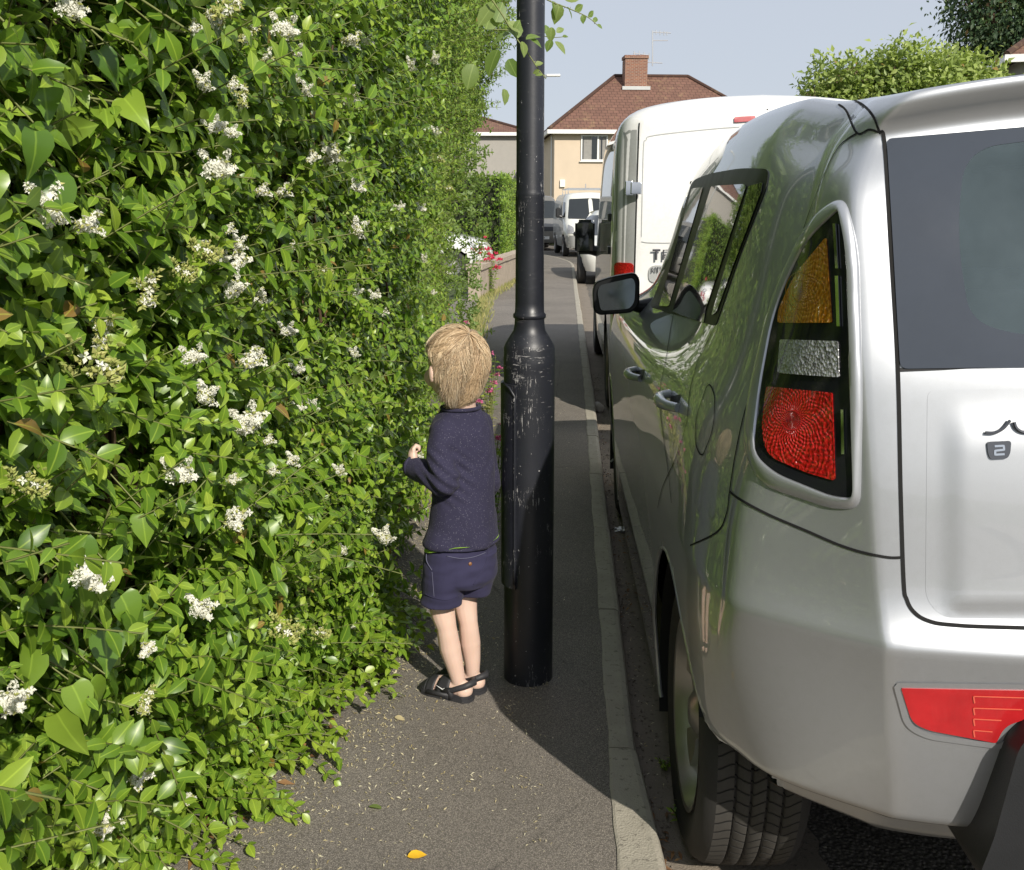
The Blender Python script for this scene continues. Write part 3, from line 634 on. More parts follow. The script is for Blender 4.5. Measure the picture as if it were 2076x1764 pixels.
# rounder leaves of a wild shoot at the left
P_, D_, N_, S_ = [], [], [], []
for zx, zy, sp, n in ((100, 560, 60, 22), (140, 640, 50, 14), (60, 700, 50, 12), (200, 590, 50, 8), (610, 1010, 60, 6), (330, 940, 60, 8)):
    for i in range(n):
        p = hit_hedge(zx + r.normal(0, sp), zy + r.normal(0, sp), .015 + .04 * r.random()); P_.append(p); D_.append(unit(r.normal(size=3) + np.array([.4, 0, .1]))); N_.append(unit(np.array([.7, -.5, .6]) + r.normal(0, .3, 3))); S_.append(.034 * r.uniform(.6, 1.2))
P_ = np.array(P_); leaf_object('round_leaves', local([leaf_arrays(P_, np.array(D_), np.array(N_), np.array(S_), 'round')], HC), M['privet'], hedge)

# ------------------------------------------------------------------ generic small plants
def bush(name, c, rad, n, size, mats, label, cat, seed, shape='low', group=None, trunk=.1, clumps=14, rndbias=0.0, flat=1.0, trunkmat=None, base=0.25):
    """tree or shrub: trunk, limbs and a crown of leaf clumps around c (centre of crown), rad=(rx,ry,rz)"""
    r = np.random.default_rng(seed); root = empty(name, (c[0], c[1], 0), label=label, cat=cat, group=group); o0 = np.array([c[0], c[1], 0])
    cl = []
    for i in range(clumps):
        d = unit(r.normal(size=3)); q = r.random() ** .45; cl.append((np.array(c) + d * np.array(rad) * q * .78, np.array(rad) * r.uniform(.26, .45)))
    k = n // clumps; P, D, N, S, rv = [], [], [], [], []
    for cc, cr in cl:
        d = unit(r.normal(size=(k, 3))); q = r.random((k, 1)) ** .35; p = cc + d * cr * q; P.append(p); D.append(unit(d + r.normal(0, .6, (k, 3)) + np.array([[0, 0, -.1]]))); N.append(unit(d * .6 + r.normal(0, .5, (k, 3)) + np.array([[0, 0, .6]]))); S.append(size * r.uniform(.6, 1.3, k)); rv.append(np.clip(r.normal(.42 + rndbias + .12 * r.normal(), .2, k), 0, 1))
    P = np.concatenate(P) - o0
    leaf_object('crown', [leaf_arrays(P, np.concatenate(D), np.concatenate(N), np.concatenate(S), shape, 1.2, np.concatenate(rv))], mats, root)
    bm = bmesh.new(); top = Vector((0, 0, c[2])); tube(bm, [(0, 0, -.05), (trunk * .3, 0, c[2] * .5), top], [trunk, trunk * .8, trunk * .5], 10)
    for cc, cr in cl: v = Vector(cc - o0); tube(bm, [Vector((0, 0, c[2] * random.uniform(.45, .8))), v * .55 + Vector((0, 0, c[2] * .3)), v], [trunk * .45, trunk * .3, trunk * .12], 6)
    obj('trunk', bm, trunkmat or M['bark'], root, smooth=True); return root

# ------------------------------------------------------------------ the silver car in front
def bs_eval(net, tu, tv):
    """net (n,m,3) uniform cubic B-spline; tu,tv arrays of params in [0,n-3],[0,m-3] after padding"""
    def basis(t, n):
        i = np.clip(np.floor(t).astype(int), 0, n - 4); f = t - i
        return i, np.stack([(1 - f) ** 3, 3 * f ** 3 - 6 * f ** 2 + 4, -3 * f ** 3 + 3 * f ** 2 + 3 * f + 1, f ** 3], -1) / 6
    iu, bu = basis(tu, net.shape[0]); iv, bv = basis(tv, net.shape[1])
    A = sum(bu[:, k, None, None] * net[iu + k] for k in range(4))
    return sum(bv[None, :, k, None] * A[:, iv + k] for k in range(4))
CAR = empty('parked_hatchback', (1.125, 1.42, -0.1), R_(0.8), 'silver boxy hatchback parked at the kerb with its tall tail lamp nearest the viewer', 'car')
# local frame: x right, y forward, z up from the road; the rear face is at y = 0
def roofz(y): return float(np.interp(y, [-.2, .1, .5, 1.0, 1.5, 2.0, 2.4, 2.8], [1.635, 1.655, 1.68, 1.70, 1.705, 1.685, 1.64, 1.58]))
def column_set(z):
    """left half of the plan outline at height z (local, z above road), from rear centre to front centre"""
    yr = float(np.interp(z, [.40, .46, .52, .62, .70, .76, .795, .83, .90, 1.05, 1.22, 1.30, 1.38, 1.50, 1.575, 1.60, 1.64], [.205, .046, .034, .022, .015, .006, .0, .028, .04, .06, .09, .115, .14, .19, .235, .18, .19]))
    w = float(np.interp(z, [.15, .25, .40, .50, .65, .80, .92, 1.02, 1.10, 1.14, 1.25, 1.40, 1.50, 1.58, 1.64], [.80, .845, .865, .882, .892, .893, .885, .865, .835, .815, .79, .76, .735, .70, .635]))
    xc = float(np.interp(z, [.4, .6, .8, 1.0, 1.2, 1.45, 1.6, 1.64], [.57, .605, .635, .655, .675, .69, .63, .55]))      # crease beside the tailgate
    yf = float(np.interp(z, [.3, .8, 1.0, 1.06, 1.12, 1.30, 1.5, 1.64], [4.12, 4.10, 3.95, 3.55, 3.25, 2.92, 2.62, 2.42]))
    lowr = float(np.interp(z, [.55, .85], [1, 0]))
    k = w - xc
    wr = w - .004
    c5y = yr + .255 - .015 * (1 - lowr); c5x = w - .030 - .017 * (1 - lowr) - float(np.interp(z, [.40, .52, .7], [.05, .02, 0]))
    pts = [(0, yr), (-.25, yr + .002), (-.46, yr + .012), (-(xc - .012), yr + .032), (-xc, yr + .036), (-(xc + .010), yr + .045),
           (-(xc + k * (.55 + .05 * lowr)), yr + .12 + .02), (-c5x + .018 * lowr, c5y - .05 + .02 * lowr), (-c5x + .002 * lowr, c5y - .004 * lowr), (-c5x, c5y), (-(c5x + (w - c5x) * .5), c5y + .06 + .02 * (1 - lowr)), (-(w - .004), yr + .46),
           (-w, .70), (-w, 1.05), (-(w), 1.6), (-(w), 2.2)]
    fr = np.array([[w, 2.9], [w - .002, 3.3], [w - .015, 3.7], [w * .93, 3.98], [w * .62, 4.09], [w * .3, 4.12], [0, 4.12]]); ysc = (yf - 2.2) / (4.12 - 2.2)
    for x, y in fr: pts.append((-x, 2.2 + (y - 2.2) * ysc))
    return pts
zs = [.355, .36, .41, .46, .482, .49, .498, .54, .62, .70, .755, .78, .795, .81, .85, .92, .99, 1.03, 1.07, 1.12, 1.16, 1.22, 1.30, 1.38, 1.46, 1.53, 1.57, 1.60, 1.625]
net = []
for z in zs:
    row = []
    for j, (x, y) in enumerate(column_set(z)):
        zz = z
        # rocker between and ahead of the wheels hangs lower, roof follows its arc, bonnet slopes
        if z < .62 and y > .62: zz = .17 + (z - .355) * (.62 - .17) / (.62 - .355)
        if z < .62 and y > 3.6: zz = .22 + (z - .355) * (.62 - .22) / (.62 - .355)
        if z > 1.30: zz = z + (roofz(y) - 1.60) * ((z - 1.30) / .32) ** 1.0
        if z < .46 and y <= .45: zz = z + .03 * max(0, (-x - .5)) / .4 - 0.005
        if z > 1.0 and y > 1.0: x *= 1 - .094 * min(1, (y - 1.0) / 1.6) * min(1, (z - 1.0) / .14)
        if z > 1.45: zz -= (.062 if y < .6 else .030) * min(1, (z - 1.45) / .12) * min(1, abs(x) / .68) ** 3
        row.append((x, y, zz))
    net.append(row)
def inset(row, sx, iy, dz):
    out = []
    for x, y, z in row:
        yy = y + (iy if y < 1 else (-iy if y > 2 else 0)); out.append((x * sx, yy, roofz(min(yy, 2.6)) + dz - .034 * min(1, abs(x * sx) / .66) ** 3))
    return out
top = net[-1]
net.append(inset(top, .93, .03, -.035)); net.append(inset(top, .82, .06, -.012)); net.append(inset(top, .5, .10, .008)); net.append(inset(top, .2, .12, .016)); net.append(inset(top, 0.0, .13, .018))
net = [[(x * .95, y + .03, z - .03) if y < .8 else (x * .97, y, z - .03) for x, y, z in net[0]]] + net
net = np.array(net, float)
pad = lambda a: np.concatenate([a[:, 1:2] * np.array([-1, 1, 1]), a, a[:, -2:-1] * np.array([-1, 1, 1])], 1)
netp = pad(net); netp = np.concatenate([2 * netp[:1] - netp[1:2], netp, 2 * netp[-1:] - netp[-2:-1]], 0)
def dense(n_in, per): return np.concatenate([np.linspace(i, i + 1, per[i], endpoint=False) for i in range(n_in)] + [[n_in - 1e-6]])
nu = net.shape[0] - 1; nv = net.shape[1] - 1
du = [max(2, int(abs(net[i + 1, 12, 2] - net[i, 12, 2]) / .013) + (0 if abs(net[i + 1, 12, 0] - net[i, 12, 0]) < .05 else int(abs(net[i + 1, 12, 0] - net[i, 12, 0]) / .03))) for i in range(nu)]
dv = [max(3, int(np.linalg.norm(net[12, i + 1] - net[12, i]) / (.014 if i < 14 or 16 < i < 20 else .03))) for i in range(nv)]
tu = dense(nu, du); tv = dense(nv, dv)
S = bs_eval(netp, tu, tv)
WH = [(0.70, .325), (3.27, .325)]; RA = .375
# left half of the shell with wheel openings and the see-through part of the rear window
def in_poly(P, x, y):
    c = False
    for i in range(len(P)):
        ax_, ay_ = P[i][0], P[i][1]; bx_, by_ = P[i - 1][0], P[i - 1][1]
        if (ay_ > y) != (by_ > y) and x < (bx_ - ax_) * (y - ay_) / (by_ - ay_) + ax_: c = not c
    return c
clear = round_poly([(1955, 305, 75), (2100, 285, 60), (2700, 256, 3), (2700, 686, 3), (2060, 680, 60), (1965, 650, 110), (1938, 480, 90)], 60, 9)
lc0 = Vector((2400, 480))
MW = Matrix.Translation(CAR.location) @ Matrix.Rotation(R_(0.8), 4, 'Z'); MI = MW.inverted()
def to_px(p):
    v = MW @ Vector(p) - CC; z = v.dot(CF); return 1038 + 2000 * v.dot(CR) / z, 882 - 2000 * v.dot(CU) / z
nU, nV = S.shape[:2]; V = S.reshape(-1, 3).copy(); idx = np.arange(nU * nV).reshape(nU, nV)
for wy, wz in WH:
    d = np.hypot(V[:, 1] - wy, V[:, 2] - wz); near = (np.abs(d - RA) < .0085) & (V[:, 0] < -.7)
    sc = RA / d[near]; V[near, 1] = wy + (V[near, 1] - wy) * sc; V[near, 2] = wz + (V[near, 2] - wz) * sc
Fq = np.stack([idx[:-1, :-1], idx[:-1, 1:], idx[1:, 1:], idx[1:, :-1]], -1).reshape(-1, 4)
cen = V[Fq].mean(1); keep = np.ones(len(Fq), bool)
for wy, wz in WH: keep &= ~((np.hypot(cen[:, 1] - wy, cen[:, 2] - wz) < RA - .001) & (cen[:, 0] < -.7))
hole_big = [((p.x - lc0.x) * 1.03 + lc0.x, (p.y - lc0.y) * 1.07 + lc0.y) for p in clear]
for k_ in np.nonzero((cen[:, 1] < .42) & (cen[:, 2] > 1.1) & (cen[:, 2] < 1.62) & (cen[:, 0] < 0.001))[0]:
    q_ = to_px(cen[k_])
    if in_poly(hole_big, *q_) or (cen[k_][0] > -.03 and in_poly(hole_big, 2500, q_[1])): keep[k_] = False
Fall = Fq.copy(); Fq = Fq[keep]
body_bvh = BVHTree.FromPolygons([tuple(v) for v in V] + [(-v[0], v[1], v[2]) for v in V], [tuple(f) for f in Fall] + [tuple(int(i) + len(V) for i in f) for f in Fall])
Vm = V * np.array([-1, 1, 1]); n0 = len(V)
me = np_mesh('body', np.concatenate([V, Vm]), [np.concatenate([Fq, Fq[:, ::-1] + n0])])
bm = bmesh.new(); bm.from_mesh(me); bmesh.ops.remove_doubles(bm, verts=bm.verts, dist=1e-5)
bmesh.ops.dissolve_degenerate(bm, edges=bm.edges, dist=1e-6); bmesh.ops.recalc_face_normals(bm, faces=bm.faces)
for f in bm.faces: f.smooth = True
bm.to_mesh(me); bm.free(); link('body', me, M['silver'], CAR)
def car_hit(px, py):
    d = (MI.to_3x3() @ ray(px, py)).normalized(); o = MI @ CC
    h, n, i, t = body_bvh.ray_cast(o, d)
    if h is None: return None, None
    return h, (n if n.dot(d) < 0 else -n)
def near_hit(px, py):
    """like car_hit, but slides towards the body where the ray just misses it"""
    h, n = car_hit(px, py)
    if h is not None: return h, n
    for s in range(1, 60):
        for q in ((s * 2, 0), (s * 2, s), (0, s * 2)):
            h, n = car_hit(px + q[0], py + q[1])
            if h is not None: return h, n
    return None, None
def px_patch(poly, off, step=14, hit=None, skirt=.004, mirror=True, hole=None):
    """closed outline in photo pixels laid on the body -> bmesh of a thin panel with depth"""
    hit = hit or near_hit; P = [Vector(p) for p in poly]; pts = []
    k = len(P)
    for i in range(k):
        a, b = P[i], P[(i + 1) % k]; m = max(1, int((b - a).length / step))
        for j in range(m): pts.append(a.lerp(b, j / m))
    nb = len(pts); xs = [p.x for p in pts]; ys = [p.y for p in pts]
    def inside(x, y):
        c = False
        for i in range(nb):
            a, b = pts[i], pts[i - 1]
            if (a.y > y) != (b.y > y) and x < (b.x - a.x) * (y - a.y) / (b.y - a.y) + a.x: c = not c
        return c
    y = min(ys) + step / 2; extra = []
    while y < max(ys):
        x = min(xs) + step / 2
        while x < max(xs):
            if inside(x, y) and min((q - Vector((x, y))).length for q in pts) > step * .5: extra.append(Vector((x, y)))
            x += step
        y += step
    ed = [(i, (i + 1) % nb) for i in range(nb)]
    if hole:
        k0 = nb; ed += [(k0 + i, k0 + (i + 1) % len(hole)) for i in range(len(hole))]; extra = [Vector(h) for h in hole] + [e for e in extra if min((e - Vector(h)).length for h in hole) > step * .5]
    r = delaunay_2d_cdt(pts + extra, ed, [], 1, 1e-4)
    bm = bmesh.new(); vs = []; nsum = Vector((0, 0, 0))
    for p in r[0]:
        h, n = hit(p.x, p.y); o_ = off(p.x, p.y) if callable(off) else off
        vs.append(bm.verts.new((h + n * o_) if h is not None else Vector((0, 0, 0))))
        if n is not None: nsum += n
    for f in r[2]:
        if hole:
            cx_ = sum(r[0][i].x for i in f) / len(f); cy_ = sum(r[0][i].y for i in f) / len(f)
            if not inside(cx_, cy_) or in_poly(hole, cx_, cy_): continue
        try: bm.faces.new([vs[i] for i in f])
        except ValueError: pass
    bad = [v for v in bm.verts if v.co.length < 1e-6]
    if bad: bmesh.ops.delete(bm, geom=bad, context='VERTS')
    bmesh.ops.recalc_face_normals(bm, faces=bm.faces)
    if sum((f.normal * f.calc_area() for f in bm.faces), Vector()).dot(nsum) < 0: bmesh.ops.reverse_faces(bm, faces=bm.faces)
    if skirt:
        nrm = {v: v.normal.copy() for v in bm.verts}; be = [e for e in bm.edges if e.is_boundary]
        r2 = bmesh.ops.extrude_edge_only(bm, edges=be); 
        for v in [g_ for g_ in r2['geom'] if isinstance(g_, bmesh.types.BMVert)]:
            s = min(nrm, key=lambda q: (q.co - v.co).length_squared); v.co = v.co - nrm[s] * skirt
    return bm
def add_mirror(bm):
    for v in bm.verts: v.co.x = min(0.0, v.co.x)
    bmesh.ops.dissolve_degenerate(bm, edges=bm.edges, dist=1e-5)
    cf = [f for f in bm.faces if all(v.co.x > -2e-3 for v in f.verts)]
    if cf: bmesh.ops.delete(bm, geom=cf, context='FACES')
    for v in bm.verts:
        if v.co.x > -2e-3: v.co.x = 0.0
    g_ = bmesh.ops.duplicate(bm, geom=bm.verts[:] + bm.edges[:] + bm.faces[:])['geom']
    for v in g_:
        if isinstance(v, bmesh.types.BMVert): v.co.x *= -1
    bmesh.ops.reverse_faces(bm, faces=[f for f in g_ if isinstance(f, bmesh.types.BMFace)])
    bmesh.ops.remove_doubles(bm, verts=bm.verts, dist=2e-4); return bm
def finish(name, bm, mat, parent, smooth=True, recalc=False):
    if recalc: bmesh.ops.recalc_face_normals(bm, faces=bm.faces)
    me = bpy.data.meshes.new(name); bm.to_mesh(me); bm.free(); o = link(name, me, mat, parent, False)
    return auto_smooth(o, 40) if smooth else o
def panel(name, poly, off, mat, parent, step=14, mirror='copy', skirt=.004, hit=None):
    """left part, and a copy on the far side of the car; mirror='join' makes one part across the middle"""
    bm = px_patch(poly, off, step, hit, skirt)
    if mirror == 'join': return finish(name, add_mirror(bm), mat, parent)
    if mirror == 'copy':
        b2 = bm.copy()
        for v in b2.verts: v.co.x *= -1
        bmesh.ops.reverse_faces(b2, faces=b2.faces); o = finish(name, bm, mat, parent); finish(name, b2, mat, o.parent); return o
    return finish(name, bm, mat, parent)
def polyline_hits(pts, step=9):
    out = []; P = [Vector(p) for p in pts]
    for a, b in zip(P, P[1:]):
        m = max(1, int((b - a).length / step))
        for j in range(m): out.append(a.lerp(b, j / m))
    out.append(P[-1]); res = [near_hit(p.x, p.y) for p in out]
    return [(h, n) for h, n in res if h is not None]
def smooth_line(pts, n=8):
    P = [Vector(pts[0])] + [Vector(p) for p in pts] + [Vector(pts[-1])]; out = []
    for i in range(1, len(P) - 2):
        p0, p1, p2, p3 = P[i - 1:i + 3]
        for j in range(n):
            t = j / n; out.append(.5 * ((2 * p1) + (p2 - p0) * t + (2 * p0 - 5 * p1 + 4 * p2 - p3) * t * t + (3 * p1 - 3 * p2 + p3 - p0) * t ** 3))
    out.append(P[-2]); return out
def ribbon(bm, hn, width, off, closed=False):
    k = len(hn); rows = []
    for i in range(k):
        h, n = hn[i]; a = hn[(i - 1) % k if closed else max(i - 1, 0)][0]; b = hn[(i + 1) % k if closed else min(i + 1, k - 1)][0]
        t = (b - a).normalized(); s = t.cross(n).normalized() * width / 2; rows.append((bm.verts.new(h + n * off + s), bm.verts.new(h + n * off - s)))
    for i in range(k if closed else k - 1):
        r0, r1 = rows[i], rows[(i + 1) % k]; bm.faces.new((r0[0], r0[1], r1[1], r1[0]))
def gapline(pts, wd=.0045, mirror=True, mat=None, off=.0012, name='panel_gap'):
    bm = bmesh.new(); ribbon(bm, polyline_hits(smooth_line(pts)), wd, off)
    if pts[-1][0] > 2500:
        for v in bm.verts: v.co.x = min(0.0, v.co.x)
    if mirror: b2 = bm.copy(); [setattr(v.co, 'x', -v.co.x) for v in b2.verts]; finish(name, b2, mat or M['gap'], CAR, False)
    finish(name, bm, mat or M['gap'], CAR, False)
# --- tailgate
cpx = lambda x, z, y: None
gapline([(1730, 203), (1752, 215), (1772, 238), (1783, 268)], .004)
gapline([(1783, 268), (1793, 290), (1806, 500), (1820, 745), (1826, 1000), (1832, 1180), (1838, 1215), (1852, 1240), (1880, 1258), (1930, 1267), (2076, 1273), (2700, 1288)], .006)
gapline([(1640, 1078), (1700, 1104), (1750, 1120), (1800, 1130), (1828, 1130)], .0045)
gapline([(1480, 996), (1500, 1012), (1560, 1044), (1640, 1078)], .0045)
gapline([(1738, 270), (1700, 300), (1664, 372), (1628, 470), (1590, 590), (1548, 720), (1512, 830), (1492, 920), (1480, 996), (1474, 1040), (1455, 1078), (1400, 1106)], .0035)
gapline([(1783, 268), (1763, 263), (1738, 270), (1716, 225), (1700, 212)], .0035)
# glass
glass_out = round_poly([(1797, 283, 12), (2700, 203, 3), (2700, 736, 3), (1824, 748, 16)], 12)
tgb = px_patch(glass_out, .003, 22, None, .004, hole=[(min(p.x, 2697), p.y) for p in clear]); finish('rear_window', add_mirror(tgb), M['rearglass'], CAR)
tg = bpy.data.objects['rear_window']
panel('clear_glass', [Vector((640 * 0 + lc0.x + (p.x - lc0.x) * 1.02, lc0.y + (p.y - lc0.y) * 1.04)) for p in clear], .0022, M['see_through'], tg, 22, 'join', 0)
0 and panel('warning_sticker', round_poly([(2036, 648), (2056, 612), (2150, 590), (2150, 668), (2040, 668)], 6), .0056, simple('faded_orange_sticker', (0.30, 0.20, 0.18), 0.4, var=.35, nscale=90), tg, 16, None, .0003)
# raised lower tailgate pressing
bmx = bmesh.new(); ribbon(bmx, polyline_hits(smooth_line([(1824, 750), (1900, 747), (2076, 740), (2700, 733)])), .006, .001); add_mirror(bmx); finish('window_seal', bmx, M['trim'], CAR, False)
def sstep(t): t = max(0.0, min(1.0, t)); return t * t * (3 - 2 * t)
bm = px_patch(round_poly([(1880, 790, 20), (2700, 779, 3), (2700, 1262, 3), (1910, 1252, 40), (1876, 1215, 30)], 20, 5), lambda x, y: .0004 + .0052 * sstep((x - 1900) / 60) * sstep((1252 - y) / 40) * sstep((y - 800) / 120), 11, None, .0008); add_mirror(bm); finish('tailgate_pressing', bm, M['silver'], CAR)

# --- tail lamp with its raised surround
outer = round_poly([(1712, 392, 36), (1742, 500, 120), (1750, 800, 60), (1745, 1032, 30), (1690, 1034, 40), (1540, 985, 60), (1503, 905, 60), (1515, 800, 80), (1562, 600, 120), (1640, 440, 110)], 30, 8)
inner = round_poly([(1708, 426, 10), (1721, 520, 60), (1733, 1008, 14), (1690, 1004, 30), (1575, 958, 60), (1534, 920, 24), (1545, 800, 60), (1578, 620, 120), (1640, 490, 100)], 14, 8)
def resample(poly, n):
    L = [0]; k = len(poly)
    for i in range(k): L.append(L[-1] + (poly[(i + 1) % k] - poly[i]).length)
    out = []; j = 0
    for q in range(n):
        s = L[-1] * q / n
        while L[j + 1] < s: j += 1
        out.append(poly[j].lerp(poly[(j + 1) % k], (s - L[j]) / max(1e-9, L[j + 1] - L[j])))
    return out
def align(poly):
    i = min(range(len(poly)), key=lambda q: poly[q].y); return poly[i:] + poly[:i]
# the same angle round the lamp centre pairs the two outlines
def radial(poly, c, n):
    out = []
    for q in range(n):
        a = 2 * math.pi * q / n; d = Vector((math.cos(a) * .28, math.sin(a))); best = None
        for i in range(len(poly)):
            p, e = poly[i] - c, poly[(i + 1) % len(poly)] - poly[i]; den = d.x * e.y - d.y * e.x
            if abs(den) < 1e-9: continue
            t = (p.x * e.y - p.y * e.x) / den; s = (p.x * d.y - p.y * d.x) / den
            if t > 0 and -1e-6 <= s <= 1 + 1e-6 and (best is None or t > best): best = t
        out.append(c + d * best)
    return out
lc = Vector((1655, 790)); NR = 180; ro, ri = radial(outer, lc, NR), radial(inner, lc, NR)
bm = bmesh.new(); rings = []
for t, of in ((0, -.004), (0.0, .001), (.10, .0035), (.25, .0065), (.45, .009), (.65, .0105), (.82, .0108), (.93, .0095), (1.0, .003), (1.0, -.004)):
    ring = []
    for a, b in zip(ro, ri):
        p = a.lerp(b, t); h, n = near_hit(p.x, p.y); ring.append(bm.verts.new(h + n * of))
    rings.append(ring)
for r0, r1 in zip(rings, rings[1:]):
    for i in range(NR): bm.faces.new((r0[i], r0[(i + 1) % NR], r1[(i + 1) % NR], r1[i]))
bmesh.ops.smooth_vert(bm, verts=[v for r_ in rings[1:-1] for v in r_], factor=.5, use_axis_x=True, use_axis_y=True, use_axis_z=True)
b2 = bm.copy(); [setattr(v.co, 'x', -v.co.x) for v in b2.verts]
finish('lamp_surround', bm, M['silver'], CAR, True, True); finish('lamp_surround', b2, M['silver'], CAR, True, True)
def lens_off(base, bulge): return lambda x, y: base + bulge * max(0.0, 1 - ((x - 1640) / 110) ** 2)
lamps = {}; UPV = Vector((0, 0, 1))
bm = px_patch(inner, .006, 12, None, .008); b2 = bm.copy(); [setattr(v.co, 'x', -v.co.x) for v in b2.verts]; bmesh.ops.reverse_faces(b2, faces=b2.faces)
LT = finish('tail_lamp', bm, M['smoke'], CAR); RT = finish('tail_lamp', b2, M['smoke'], CAR)
def lampart(name, poly, off, mat, ctr=None):
    bm = px_patch(poly, off, 5 if ctr else 8, None, .002)
    if ctr:
        c_, n_ = near_hit(*ctr); t2 = (UPV - n_ * UPV.dot(n_)).normalized(); t1 = t2.cross(n_); ly = bm.verts.layers.float_vector.new('lf')
        for v in bm.verts: q = v.co - c_; v[ly] = (q.dot(t1), q.dot(t2), 0)
    b2 = bm.copy(); [setattr(v.co, 'x', -v.co.x) for v in b2.verts]; bmesh.ops.reverse_faces(b2, faces=b2.faces)
    finish(name, bm, mat, LT); finish(name, b2, mat, RT)
lampart('amber_lens', round_poly([(1683, 482, 6), (1694, 655, 5), (1583, 657, 8), (1586, 630, 10), (1615, 565, 60)], 5, 5), .0085, M['amber'], (1632, 592))
lampart('clear_lens', round_poly([(1590, 690, 5), (1706, 692, 5), (1708, 765, 5), (1585, 758, 5)], 5, 4), .0085, M['clearlens'])
lampart('red_lens', round_poly([(1562, 786, 6), (1694, 796, 5), (1698, 974, 8), (1640, 958, 20), (1560, 925, 26), (1552, 870, 20)], 6, 5), .0085, M['redlens_car'], (1612, 853))
def ringpart(cx, cy, rx, ry, mat, name):
    bm = bmesh.new(); hn = [near_hit(cx + rx * math.cos(q), cy + ry * math.sin(q)) for q in np.linspace(0, 6.283, 28, endpoint=False)]
    ribbon(bm, hn, .0016, .0095, True); finish(name, bm, mat, LT, False)
ringpart(1632, 592, 17, 22, M['amber'], 'bulb_ring'); ringpart(1632, 592, 30, 38, M['amber'], 'bulb_ring'); ringpart(1612, 853, 20, 20, M['redflat'], 'bulb_ring')
for poly in ([(1702, 560), (1708, 560), (1711, 662), (1705, 662)], [(1712, 830), (1717, 830), (1718, 920), (1712, 920)], [(1698, 455), (1703, 455), (1708, 545), (1703, 545)]):
    lampart('lens_glint', [Vector(p) for p in poly], .0095, M['chrome'])  # bright strips put in as sun glints along the lens edge
# --- rear fog lamp in the bumper, black valance
fog = round_poly([(1826, 1393, 4), (2110, 1398, 8), (2120, 1440, 30), (2035, 1470, 30), (2018, 1504, 5), (1880, 1478, 26), (1848, 1462, 18)], 6, 6)
bm = bmesh.new(); hn = [near_hit(p.x, p.y) for p in resample(round_poly([(1818, 1388, 4), (2116, 1392, 8), (2130, 1450, 30), (2026, 1512, 5), (1880, 1492, 30), (1840, 1470, 20)], 6, 6), 120)]
ribbon(bm, hn, .010, .0025, True); b2 = bm.copy(); [setattr(v.co, 'x', -v.co.x) for v in b2.verts]; finish('fog_lamp_rim', bm, M['silver'], CAR, True, True); finish('fog_lamp_rim', b2, M['silver'], CAR, True, True)
FL = panel('fog_lamp', fog, .004, M['redflat'], CAR, 12)
bm = bmesh.new()
for y0, x1 in ((1408, 2075), (1432, 2070), (1454, 2028), (1477, 2010)):
    ribbon(bm, polyline_hits([(1972, y0), (x1, y0 + 3)], 6), .0022, .0052)
    ribbon(bm, polyline_hits([(1972, y0), (1974, y0 + 14)], 6), .0022, .0052)
finish('reflector_ridges', bm, M['redbright'], FL, False)
vp_ = round_poly([(-.405, .70, .02), (-.437, .66, .02), (-.458, .50, .02), (-.475, .43, .02), (-.40, .365, .03), (.40, .365, .03), (.475, .43, .02), (.458, .50, .02), (.437, .66, .02), (.405, .70, .02), (.35, .73, .04), (.22, .66, .05), (-.22, .66, .05), (-.35, .73, .04)], .02, 4)
bm = bmesh.new(); prism(bm, [Vector((p.x, -.014, p.y)) for p in vp_], (0, .20, 0)); o = obj('rear_valance', bm, M['blackplastic'], CAR, bevel=.014, seg=4); auto_smooth(o, 40)
# bumper edge scrapes
bm = bmesh.new(); rr = random.Random(3)
for (x0, y0, x1, y1) in ((1478, 1562, 1530, 1585), (1530, 1585, 1562, 1592), (1575, 1600, 1600, 1612), (1590, 1610, 1625, 1622)):
    k = 9; pts = [(x0 + (x1 - x0) * i / k + rr.uniform(-1, 1), y0 + (y1 - y0) * i / k + rr.uniform(-4, 4)) for i in range(k + 1)]
    ribbon(bm, polyline_hits(pts, 3), .0014, .0012)
finish('scuff_marks', bm, M['rust'], CAR, False)
# --- side windows
win = round_poly([(1560, 343, 12), (1556, 380, 30), (1500, 520, 40), (1452, 662, 10), (1375, 640, 5), (1318, 622, 4), (1352, 540, 20), (1404, 366, 14), (1440, 352, 20), (1505, 341, 20)], 8, 5)
SW = panel('side_windows', win, .002, M['trim'], CAR, 10)
def spane(poly, name='pane'):
    bm = px_patch(round_poly(poly, 3, 3), .0045, 8, None, .001); b2 = bm.copy(); [setattr(v.co, 'x', -v.co.x) for v in b2.verts]; bmesh.ops.reverse_faces(b2, faces=b2.faces)
    finish(name, bm, M['glass'], SW); finish(name, b2, M['glass'], SW)
spane([(1445, 378), (1513, 374), (1516, 380), (1434, 628), (1430, 655), (1384, 640), (1366, 632)]); spane([(1405, 383), (1428, 380), (1358, 622), (1338, 622)]); spane([(1522, 378), (1550, 371), (1547, 390), (1490, 540), (1456, 634), (1446, 640)])
gapline([(1443, 350), (1438, 380), (1400, 500), (1366, 636), (1352, 720), (1338, 800), (1345, 880), (1356, 960), (1362, 1020)], .0035)
gapline([(1536, 345), (1530, 380), (1480, 520), (1446, 665), (1420, 720), (1400, 790), (1392, 860), (1370, 930), (1345, 985), (1334, 1030)], .0035)
# belt line and fuel flap
gapline(list(round_poly([(1438, 774, 20), (1450, 800, 30), (1448, 870, 30), (1424, 928, 16), (1411, 905, 20), (1410, 850, 30)], 20, 4)) + [Vector((1436, 776))], .003, False)
